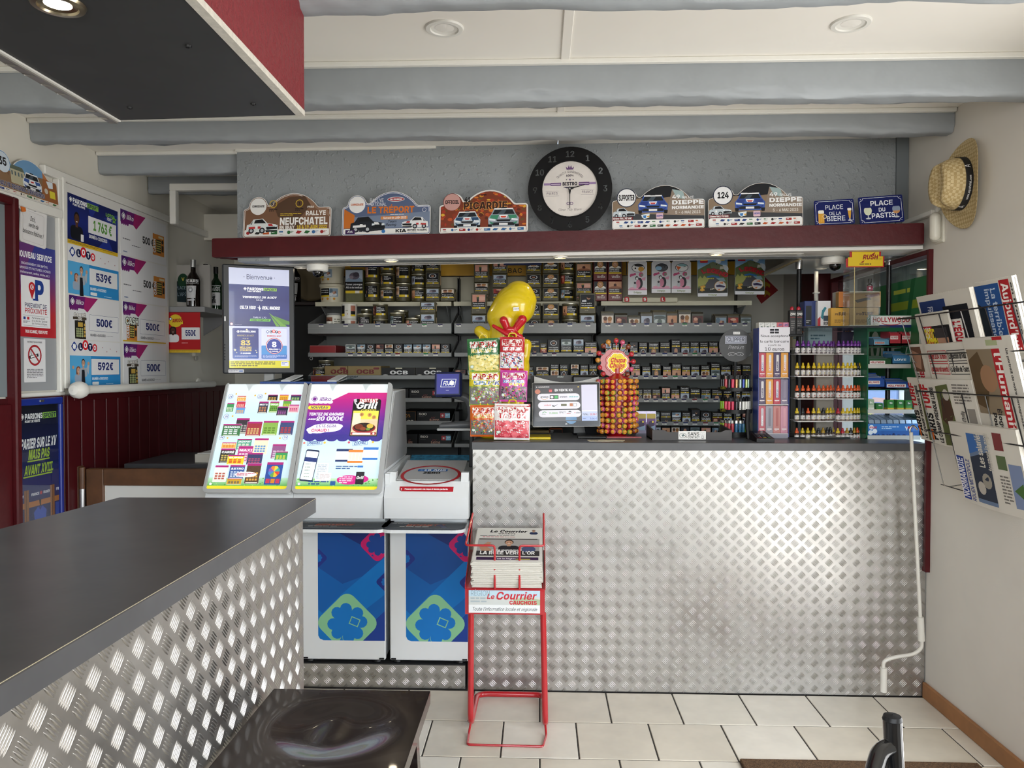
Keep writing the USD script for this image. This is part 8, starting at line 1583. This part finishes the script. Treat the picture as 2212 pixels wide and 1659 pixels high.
a=Art(200,248);a.rect(0,0,200,248,'b3161c');a.shape(disc(52,52,40,20,40).union(sbox(14,50,96,72)),'e0c22c');fmark(a,22,40,11,'fff','24408f');a.text('AMIGO',34,62,21,'a8161c','k',fit=62,rot=.06);a.face(36,112,38,'4a2c20','17110f','e0e0e2',True);amount(a,86,92,112,76,'550€',fr_=None);a.greek(88,186,60,8,'e8b0b0',1,2);a.rect(0,230,200,18,'d8b42c');a.greek(4,234,180,8,'7a621a',2,3);a.build(t,(0,-.0002,H),(1,0,0),(0,0,1),W,H,PRINT)
t=thing('thermostat','cream wall thermostat with a small display above the handrail end','thermostat',(XL,4.84,1.555));put(t,'body',cb(.001,.028,0,.075,0,.155,.006),mat('cream_plastic','dcd8ca',.4));put(t,'display',cb(.028,.0295,.03,.062,.122,.142,.001),black_m);put(t,'flap',cb(.028,.0305,.008,.067,.02,.11,.002),mat('cream_plastic','dcd8ca',.4));put(t,'knob',mv(lathe([(.001,0),(.016,0),(.015,.01),(.001,.011)],16),(.014,.04,-.012),rotm('y',math.pi/2)),mat('knob_grey','a9a69c',.4),30)
# shadowy niche between the screen and the rack
t=thing('niche_cupboard','dark cupboard beneath the liquor niche behind the portrait screen','cupboard',(-1.60,5.2,0));put(t,'body',cb(-.16,.16,0,.3,0,1.905,.004),mat('niche_black','141414',.6));put(t,'ledge',cb(-.17,.17,-.02,.3,1.906,1.93,.003),mat('niche_brown','241413',.5));put(t,'lock',mv(lathe([(.008,0),(.011,0),(.011,.003),(.008,.003)],16),(.045,0,1.545),rotm('x',math.pi/2)),steel,30);put(t,'back_board',bx(-.2,.2,.29,.31,1.93,2.34),mat('niche_back','3c3a36',.7))
q=aty(637,690,5.26);bottle('dark aniseed bottle with silver label in the niche behind the screen',q[0],5.26,1.9305,.30,.042,bb,mat('cap_silver','a9a9a6',.3,metal=.7),l1)
t=thing('round_tray','tan round tray standing at the back of the liquor niche','tray',(-1.62,5.44,2.11));put(t,'disc',mv(lathe([(.001,0),(.15,0),(.155,.01),(.15,.015),(.14,.006),(.001,.006)],40),(0,0,0),rotm('x',math.pi/2)),mat('tray_tan','8a7a5c',.5),40)
# ================================================================ right wall, floor things, foreground
# straw hat hung on the wall, crown towards the room
hc=atx(2092,397,XR-.004);hat=thing('straw_hat','woven straw hat with a black band hanging on the right wall','hat',(XR-.003,hc[1],hc[2]),ry=math.radians(-90),rz=0)
straw=usdkit.material(stage,'/World/Looks/straw',{'t':('texture_coordinate',{}),'m':('mapping',{'scale':(90,90,90),'rotation':(0,0,.785)}),'w':('checker_texture',{'scale':1.0,'color1':tuple(lin('cdb88a')),'color2':tuple(lin('b39a68'))}),'n':('noise_texture',{'scale':160}),'b':('bump',{'strength':.7,'distance':.003}),'p':('principled_bsdf',{'roughness':.7})},
[('t.object','m.vector'),('m.vector','w.vector'),('w.color','p.base_color'),('t.object','n.vector'),('w.fac','b.height'),('b.normal','p.normal')],surface='p.BSDF')
def oval(prof,n=56,wob=0):
 V,F=lathe(prof,n);an=np.arctan2(V[:,1],V[:,0]);r=np.hypot(V[:,0],V[:,1]);V[:,0]*=1.22
 V[:,2]+=wob*np.maximum(r-.085,0)/.07*np.cos(2*an);return V,F
br_=[(.084,.002),(.11,.001),(.145,.003),(.147,.005),(.145,.006),(.11,.004),(.084,.006)]
hat_b=oval(br_,wob=-.022);hat_b[0][:,2]+=.022;put(hat,'brim',hat_b,straw,True)
V,F=oval([(.086,.004),(.084,.04),(.078,.085),(.07,.105),(.05,.11),(.025,.098),(.001,.094)]);V[:,2]+=.022-.03*np.exp(-(V[:,1]/.02)**2)*(V[:,2]>.08);put(hat,'crown',(V,F),straw,True)
V,F=oval([(.0872,.006),(.0866,.034)]);V[:,2]+=.022;put(hat,'band',(V,F),mat('hat_band','131314',.6),True)
for k,s in enumerate(('www.aquahotel.com','A','A')):
 a=Art(110,20);a.text(s,55,14,7 if k==0 else 15,'e4e4e4','m',an='c');a0=(-1.9,-1.05,-2.75)[k]+math.pi/2
 V_,T_,C_,n_=[],[],[],0
 for v,t_,c,lv,lo,hi,pt in a.ops:
  th=a0-math.pi/2+(v[:,0]/110-.5)*1.15;r_=.0876;V_.append(np.stack([r_*1.22*np.cos(th),r_*np.sin(th),.022+.034-v[:,1]/20*.028],1));T_.append(t_+n_);C_.append(c);n_+=len(v)
 put(hat,'band_lettering',(np.vstack(V_),np.vstack(T_)),PRINT,col=np.vstack(C_))
# wire newspaper rack on the right wall
wr=mat('wire_dark','2c2a2a',.3,metal=.6);wc=mat('wire_chrome','a8a8a6',.25,metal=1)
rk=thing('newspaper_rack','four-tier wire newspaper rack fixed to the right wall','rack',(XR,2.9,1.0));RX,RY=XR,2.9
RXF=[1.50,1.53,1.555,1.58];ZW=[1.685,1.535,1.385,1.225];ZB=[1.50,1.335,1.17,1.0]
for i in range(4):
 y0,y1=3.30-.03*i,2.25;xf_=RXF[i]
 put(rk,'tier_wire',mv(tube(fillet([(XR-.02,y0,ZW[i]+.01),(xf_,y0,ZW[i]),(xf_,y1,ZW[i]),(XR-.02,y1,ZW[i]+.01)],.02,4),.0028,6),(-RX,-RY,-1.0)),wr,40)
 for k in range(6):
  y=y0-.05-k*.15;put(rk,'pocket_wire',mv(tube(fillet([(xf_,y,ZW[i]),(xf_+.055,y,ZB[i]+.005),(xf_+.075,y,ZB[i]),(XR-.012,y,ZB[i]+.012)],.012,4),.0022,6),(-RX,-RY,-1.0)),wr if k%3 else wc,40)
 put(rk,'base_wire',mv(tube([(xf_+.07,y0,ZB[i]+.002),(xf_+.07,y1,ZB[i]+.002)],.0022,6),(-RX,-RY,-1.0)),wr,40)
for y in(3.1,2.7):put(rk,'upright',mv(tube([(XR-.008,y,.98),(XR-.008,y,1.74)],.003,6),(-RX,-RY,-1.0)),wr,40)
paper=mat('newsprint','d2cdc2',.85);
def news(lab,tier,pxl,pxr,ztop,draw,th=.012,back=.012,h=None,n=1,name='newspaper'):
 xf_=RXF[tier]+back;pl_,pr_=atx(pxl,760,xf_),atx(pxr,760,xf_);W=pl_[1]-pr_[1];H=h or ztop-ZB[tier]-.006;tl_=.24 if tier<3 else .22
 xb=xf_+math.sin(tl_)*(ZW[tier]-ZB[tier])+.004;v=A([-math.sin(tl_),0,math.cos(tl_)]);u=A([0,-1.0,0]);nn=np.cross(u,v);zb=ztop-H*math.cos(tl_)
 t=thing(name,lab,'newspaper' if name=='newspaper' else 'magazine',(xb,pl_[1],zb))
 f=lambda y,z,e:u*np.reshape(y,(-1,1))*W+v*np.reshape(z,(-1,1))*H+nn*np.reshape(e+.010*np.sin(np.pi*np.reshape(y,-1))*(1-.5*np.reshape(z,-1)),(-1,1))
 yy_,zz_=np.meshgrid(np.linspace(0,1,9),np.linspace(0,1,7));g=[]
 for e in(0,-th):
  V=f(yy_.ravel(),zz_.ravel(),np.full(63,e));i=(np.arange(6)[:,None]*9+np.arange(8)[None]).ravel();F=np.vstack([np.c_[i,i+1,i+10],np.c_[i,i+10,i+9]]);g.append((V,F if e==0 else F[:,::-1]))
 ring=list(range(9))+[9*k+8 for k in range(1,7)]+[54+k for k in range(7,-1,-1)]+[9*k for k in range(5,0,-1)];nr=len(ring);E=[]
 for k in range(nr):a_,b_=ring[k],ring[(k+1)%nr];E+=[(a_,a_+63,b_+63),(a_,b_+63,b_)]
 V,F=cat(g);put(t,'pages',(V,np.vstack([F,A(E)])),paper,30)
 if n>1:
  for k in range(n):put(t,'inner_sheet',hull([u*(W*(.98+.012*k))*1+u*q+v*H*z+nn*(-.002-k*.007-d)for q in(-.05,.004)for z in(0,.985-.01*k)for d in(0,.002)]),paper)
 w_=100.0;a=Art(w_,w_*H/W);draw(a,a.h);V_,T_,C_,n_=[],[],[],0
 for q,t_,c,lv,lo,hi,pt in a.ops:
  if max(hi-lo)>14:q3,t_=trimesh.remesh.subdivide_to_size(np.c_[q,np.zeros(len(q))],t_,14,max_iter=6);q=q3[:,:2];c=np.broadcast_to(c[0],(len(q),3))
  V_.append(f(q[:,0]/w_,1-q[:,1]/a.h,np.full(len(q),.0005+1e-4*lv)));T_.append(t_+n_);C_.append(c);n_+=len(q)
 V_,T_,C_=np.vstack(V_),np.vstack(T_),np.vstack(C_);mm=np.cross(V_[T_[:,1]]-V_[T_[:,0]],V_[T_[:,2]]-V_[T_[:,0]])@nn;T_[mm<0]=T_[mm<0][:,::-1];put(t,'front_print',(V_,T_),MATTE,col=C_)
D90=-math.pi/2
def dn(a,s,x,y,h,c,st,fit,out=None):a.text(s,x,y,h,c,st,rot=D90,fit=fit,out=out)
def up(a,s,x,y,h,c,st,fit):a.text(s,x,y,h,c,st,rot=-D90,fit=fit)
def n1(a,h):a.rect(20,22,78,h-24,'1c1a1c');a.rect(20,22,30,30,'a8202c');a.text('VSD',22,46,22,'e8e4e0','k',fit=26);a.text('GUIDE',22,h*.62,20,'d8c42c','k',fit=46);a.text('NATION',22,h*.85,20,'d8c42c','k',fit=46);a.circ(76,h*.6,15,'a8806a',14);a.rect(56,26,34,16,'3a3638')
def n2(a,h):a.rect(4,6,52,h*.9,'24386a');a.rect(50,14,42,h-16,'16181e');a.poly([(20,h*.4),(50,h*.3),(46,h),(22,h)],'2f4a8c');a.rect(58,h*.42,20,h*.56,'e0dcd6');dn(a,'L’ÉQUIPE',62,h*.45,13,'b8202c','k',h*.5);dn(a,'FRANCE',20,12,11,'c9ccd8','b',h*.3)
def n3(a,h):a.rect(2,6,66,h-8,'28508c');a.poly([(2,h*.3),(26,h*.4),(24,h),(2,h)],'1a242e');dn(a,'La terrible',46,12,13,'b9c8dc','b',h*.66);dn(a,'impuissance',30,12,13,'b9c8dc','b',h*.76);a.rect(70,3,22,h-5,'a8242a');dn(a,'Aujourd’hui',74,8,15,'ece4e0','b',h*.9);dn(a,'en France',94,8,4,'3a3636','b',h*.7)
def n4(a,h):a.rect(4,6,60,h*.5,'6a4a3a');a.poly([(10,h*.1),(60,h*.2),(50,h*.5),(20,h*.45)],'a8806a');up(a,'LIBRE',58,h*.95,22,'a82a34','k',h*.42);a.greek(8,h*.58,26,h*.36,'55504c',7,2)
def n5(a,h):
 for i,(s,c)in enumerate((('Budget 2024 : la foire','a8242c'),('aux taxes est ouverte','a8242c'))):a.frame(4,8+i*15,44,13,.8,'a8242c');a.text(s,6,18+i*15,7,c,'ck',fit=40)
 for i,s in enumerate(('La réaction de Goldman','à la ville de Tourcoing')):a.frame(50,8+i*15,46,13,.8,'3a3638');a.text(s,52,18+i*15,7,'2a2828','ck',fit=42)
 a.text('Le Canard',51,58,16,'1c1a1a','k',an='c',fit=50);a.text('enchaîné',53,70,12,'1c1a1a','k',an='c',fit=40);a.frame(6,42,18,28,1,'55504c',2);a.greek(9,46,12,20,'77726c',4,1);a.frame(78,42,17,28,1,'55504c',3);a.rect(4,76,92,1.5,'2a2828');a.text('« Emmanuel Macron en campagne »',50,85,6,'2a2828','b',an='c',fit=88);a.greek(4,90,92,max(8,h-94),'77726c',6,3)
def n6(a,h):a.rect(4,14,56,h*.58,'8a7a64');a.poly([(4,h*.2),(30,h*.12),(44,h*.36),(28,h*.64),(4,h*.6)],'5f4c34');a.circ(42,h*.36,17,'a07a5c',16);a.rect(60,h*.1,15,h*.84,'b0282e');dn(a,'l’Humanité',63,h*.13,12,'f0e8e2','b',h*.78);dn(a,'Éloge de',46,h*.62,8,'2a2626','b',h*.3);dn(a,'Poutine',34,h*.66,9,'2a2626','k',h*.28);dn(a,'Un portrait de notre correspondant',86,h*.1,4,'3a3636','b',h*.7);a.rect(52,3,22,7,'a8b088');a.rect(66,0,18,4,'b0282e')
def turf(a,h):up(a,'PARIS',16,h*.94,17,'1f1d1d','k',h*.42);up(a,'TURF',16,h*.48,17,'b0262c','k',h*.40);a.rect(2,h*.78,5,h*.16,'d8682c');a.poly([(34,h*.1),(58,h*.06),(62,h*.96),(32,h*.98)],'5a6038');a.poly([(40,h*.3),(56,h*.2),(60,h*.5),(48,h*.7),(36,h*.6)],'4a3428');a.circ(52,h*.22,6,'b9b4a8',10);up(a,'LE CHAMP PRESQUE LIBRE',28,h*.96,8,'2a2626','k',h*.84);a.greek(66,h*.06,28,h*.3,'77726c',7,2);up(a,'Lady d’Emilly',78,h*.7,6,'2a2626','b',h*.26);a.rect(84,h*.4,12,h*.2,'8a847c')
def n8(a,h):a.rect(2,h*.42,13,h*.54,'2a3f8c');up(a,'NORMANDIE',13,h*.94,12,'e4e4ea','b',h*.5);up(a,'ROUEN MÉTROPOLE',24,h*.96,6.5,'3a4a8a','m',h*.52);a.rect(28,8,30,h*.84,'6a7c98');a.poly([(28,h*.4),(58,h*.3),(58,h*.9),(28,h*.9)],'343a48');a.circ(48,h*.66,7,'9a9488',12);a.circ(38,h*.76,6,'b9b2a8',12);a.poly([(28,8),(40,8),(44,h*.3),(28,h*.36)],'3f6aa8');up(a,'Les salariés',50,h*.5,9,'d0ccc0','b',h*.42);up(a,'tournent la page',61,h*.52,8,'c4c0b4','b',h*.44);a.rect(68,h*.06,12,h*.2,'7a3a3a');a.rect(68,h*.32,12,h*.16,'5a6a48');a.greek(68,h*.55,12,h*.34,'77726c',9,3);a.rect(82,h*.4,16,h*.5,'7a88a8');a.poly([(84,h*.7),(96,h*.6),(96,h*.8)],'4a6a3a')
news('blue and black sports daily with a sideways red title in the top rack tier',0,1984,2098,1.765,n2,.02,.03,.25,3);news('celebrity magazine with a dark cover at the left of the top tier',0,1972,2040,1.695,n1,.008,.006,.18,1,'magazine')
news('blue and red daily Aujourd’hui sideways at the right of the top tier',0,2106,2190,1.775,n3,.016,.02,.25,2)
news('brown-pictured daily at the left of the second tier, half covered',1,1961,2003,1.578,n4,.008,.02,.21);news('satirical weekly Le Canard enchaîné upright in the second tier',1,1999,2101,1.574,n5,.02,.004,.24,3);news('large daily l’Humanité sideways at the right of the second tier',1,2104,2212,1.585,n6,.016,.03,.40,2)
news('sideways racing paper Paris Turf with a horse at the right of the third tier',2,1989,2103,1.436,turf,.012,.004,.27,2);news('racing paper Paris Turf half covered at the left of the third tier',2,1964,2040,1.44,turf,.008,.022,.27)
news('regional daily Normandie sideways in the lowest tier',3,2058,2205,1.275,n8,.016,.004,.31,2)
# white winding crank
def at(px,py,Y=3.36):return aty(px,py,Y)
o=at(1988,1330);t=thing('winding_crank','white shutter winding crank hanging before the right end of the counter','crank',tuple(o));cw=mat('crank_white','dad7cd',.35)
put(t,'rod',tube(A([at(1968,934),at(1988,1336)])-o,.0075,10),cw,40);put(t,'hook',tube(fillet([at(1968,938)-o,at(1964,928)-o,at(1972,918)-o,at(1982,928)-o],.01,5),.0045,8),steel,40);put(t,'sleeve',tube(A([at(1987.5,1333),at(1990.5,1384)])-o,.0145,14),cw,40)
put(t,'elbow',tube(fillet([at(1991,1384)-o,at(1991,1400)-o,at(1975,1413)-o,at(1930,1420)-o,at(1908,1428)-o,at(1908,1446)-o],.045,5),.0078,10),cw,40);put(t,'grip',tube(A([at(1908.5,1442),at(1908.5,1494)])-o,.0145,14),cw,40)
# red newspaper stand and its pile
sr=mat('stand_red_gloss','b01c24',.25,coat=.5);S0=A([-.127,3.2,0]);t=thing('newspaper_stand','red tubular newspaper stand with a printed front panel on the tiled floor','newspaper stand',tuple(S0))
put(t,'frame',tube(fillet([(-.150,-.10,.49),(-.152,-.095,.022),(-.150,.215,.018),(.150,.215,.018),(.153,-.095,.022),(.143,-.10,.49)],.05,7),.0125,12),sr,40)
put(t,'foot_wire',tube(fillet([(-.152,-.105,.03),(-.156,-.14,.006),(-.154,-.225,.005),(.142,-.23,.005),(.156,-.14,.006),(.153,-.105,.03)],.012,4),.0045,8),sr,40)
put(t,'front_panel',extr(sbox(-.172,.485,.150,.588),-.004,(0,-.118,0)),sr);put(t,'tray_floor',hull([(x,y,z+d)for x in(-.170,.150)for y,z in((-.113,.584),(.23,.66))for d in(0,.004)]),sr)
for x in(-.1735,.150):put(t,'tray_side',hull([(xx,y,z)for xx in(x,x+.003)for y,z in((-.113,.584),(-.113,.60),(.23,.66),(.23,.80))]),sr)
for s,x in((-1,-.160),(1,.146)):
 xi=-.052 if s<0 else .048;put(t,'retaining_wire',tube(fillet([(xi,-.116,.588),(xi,-.12,.765),(x-(.01 if s<0 else 0),-.12,.765),(x+(.004 if s<0 else .0),.06,.86)],.012,4),.0045,8),sr,40)
a=Art(160,50);a.rect(0,0,160,50,'b9d0dc');a.rect(0,14,160,30,'c9ccc8');a.poly([(100,20),(130,14),(160,20),(160,32),(100,32)],'a9b898');a.rect(0,32,160,18,'e4e6e6');a.text('RÉGION',4,12,11,'8fa4b0','r',fit=44);a.greek(4,16,60,14,'a9b4b8',2,4);a.text('Le',40,19,11,'c0303c','b',it=.25);a.text('Courrier',60,20,17,'c0303c','b',it=.25,fit=90);a.text('CAUCHOIS',91,31,8.5,'c0303c','k',fit=62);a.text('Toute l’information locale et régionale',7,45,7.5,'3a4448','r',it=.25,fit=146)
a.build(t,(-.157,-.1222,.584),(1,0,0),(0,0,1),.288,.092,GLOSS,single='panel_print')
U,Vd=A([1.0,0,0]),A([0,.976,.216]);N_=np.cross(U,Vd);r9=random.Random(9)
for k in range(14):
 j=r9.uniform(-.004,.004);o_=A([-.146+j,-.108+r9.uniform(-.004,.003),.590])+N_*(.0008+k*.0082)
 b=thing('newspaper',('weekly Le Courrier Cauchois on top of the pile in the red stand' if k==13 else f'folded weekly in the red stand, {nth(k)} up from the bottom of the pile'),'newspaper',tuple(S0+o_),group='pile in the red stand');W_,L_2=.285,.325
 put(b,'pages',cat([(V_q@np.stack([U,Vd,N_]),F_q)for V_q,F_q in(cb(0,W_,0,L_2,0,.0036,.0008),cb(.003+j,W_-.002+j,.002,L_2,.004,.0076,.0008))]),paper)
 if k==13:
  a=Art(138,160);a.rect(0,0,138,160,'d8d5cd');a.text('Le Courrier',66,24,13,'1c1a1a','k',it=.2,an='c',fit=78);a.text('Cauchois',64,33,7,'1c1a1a','b',an='c',fit=36);a.face(120,16,9,'a87f66','3a2a22','2a3454');a.greek(8,38,120,5,'3a3636',1,2);a.greek(14,45,112,4,'a8303a',1,3)
  a.rect(6,54,126,80,'a9a6a2');a.rect(6,112,126,22,'3a3636');a.rect(8,54,120,5,'4a4644');a.face(70,74,22,'c09478','2a201a','26242a');a.shape(rrect(96,92,124,116,10),'4a5478');a.poly([(16,112),(10,96),(26,70),(34,74),(26,94),(40,112)],'b98c72');a.text('ALEXIS HANQUINQUANT',66,112,6,'f0eeea','k',an='c',fit=62);a.text('LA RUÉE VERS L’OR',68,128,15,'f2f0ec','ck',an='c',fit=110);a.rect(8,140,122,12,'3c2448');a.text('C’est la Région !',66,149,6,'e8e0ea','b',an='c',fit=46);a.rect(86,147,28,3,'b9b04a')
  a.build(b,Vd*L_2+N_*.0078,U,Vd,W_,L_2,MATTE)
# bar stool, chair, mat
t=thing('bar_stool','dark brown wooden bar stool with a dished seat beside the bar','stool',(-.43,1.56,0));wk=mat('wenge_wood','1c1310',.22,coat=.35,var=(10,.3))
gx,gy=np.meshgrid(np.linspace(-.18,.18,41),np.linspace(-.178,.178,41));q=(gx/.115)**2+(gy/.105)**2;gz_=.74-.016*np.exp(-(q**2)*.9)+.004*np.exp(-((gx/.03)**2))*(q<1)*(1-np.minimum(q,1));n=41
i=(np.arange(40)[:,None]*41+np.arange(40)[None]).ravel();V=np.stack([gx.ravel(),gy.ravel(),gz_.ravel()],1);F=np.vstack([np.c_[i,i+1,i+42],np.c_[i,i+42,i+41]]);put(t,'seat_dish',(V,F),wk,True)
put(t,'seat',cb(-.1805,.1805,-.1785,.1785,.712,.7225,.003),wk);put(t,'seat_rim',extr(sbox(-.1812,-.1792,.1812,.1792).difference(sbox(-.1795,-.1775,.1795,.1775)),.0285,(0,0,.7115),(1,0,0),(0,1,0)),wk)
for x in(-1,1):
 for y in(-1,1):put(t,'leg',hull([(x*(xx),y*yy_,z)for z,k in((.71,.155),(0,.185))for xx in(k,k-.034)for yy_ in(k,k-.034)]),wk)
for z in(.24,.40):
 for s in(-1,1):k=.178-.035*z/.7;put(t,'rung',cb(-k+.03,k-.03,s*k-.012-s*.014,s*k+.012-s*.014,z,z+.035,.003),wk);put(t,'rung',cb(s*k-.012-s*.014,s*k+.012-s*.014,-k+.03,k-.03,z+.05,z+.085,.003),wk)
t=thing('metal_chair','black tubular metal chair, its back post and arm at the bottom right','chair',(.80,1.15,0));cm=mat('chair_black','0c0c0d',.15,coat=.6)
for x in(-.162,.20):put(t,'back_post',tube([(x*.92,.18,0),(x,.20,.46),(x+.0*x,.25,.843)],.0165,16),cm,40);put(t,'post_cap',mv(lathe([(.0155,0),(.0172,.003),(.015,.010),(.001,.012)],16),(x,.25,.842)),black_m,40);put(t,'front_leg',tube([(x,-.2,0),(x,-.19,.45)],.0125,12),cm,40)
put(t,'arm',tube(fillet([(-.162,.245,.80),(-.19,.235,.795),(-.222,.20,.75),(-.225,.16,.68),(-.2,.02,.66),(-.17,-.16,.46)],.06,6),.0155,12),cm,40);put(t,'seat',cb(-.18,.22,-.22,.2,.45,.49,.012),mat('chair_seat','2a2624',.5));put(t,'back_rail',tube(fillet([(-.162,.235,.70),(.02,.275,.70),(.2,.235,.70)],.1,5),.011,10),cm,40)
t=thing('door_mat','brown coir door mat on the tiles at the lower right','mat',(1.19,2.30,0));put(t,'backing',cb(-.44,.44,-.58,.588,0.0005,.006,.002),mat('mat_rubber','4a3a2a',.8));put(t,'coir_pile',cb(-.437,.437,-.577,.585,.006,.016,.003),mat('coir','6f5236',.95,var=(160,.5),bump=(320,1,.012)))
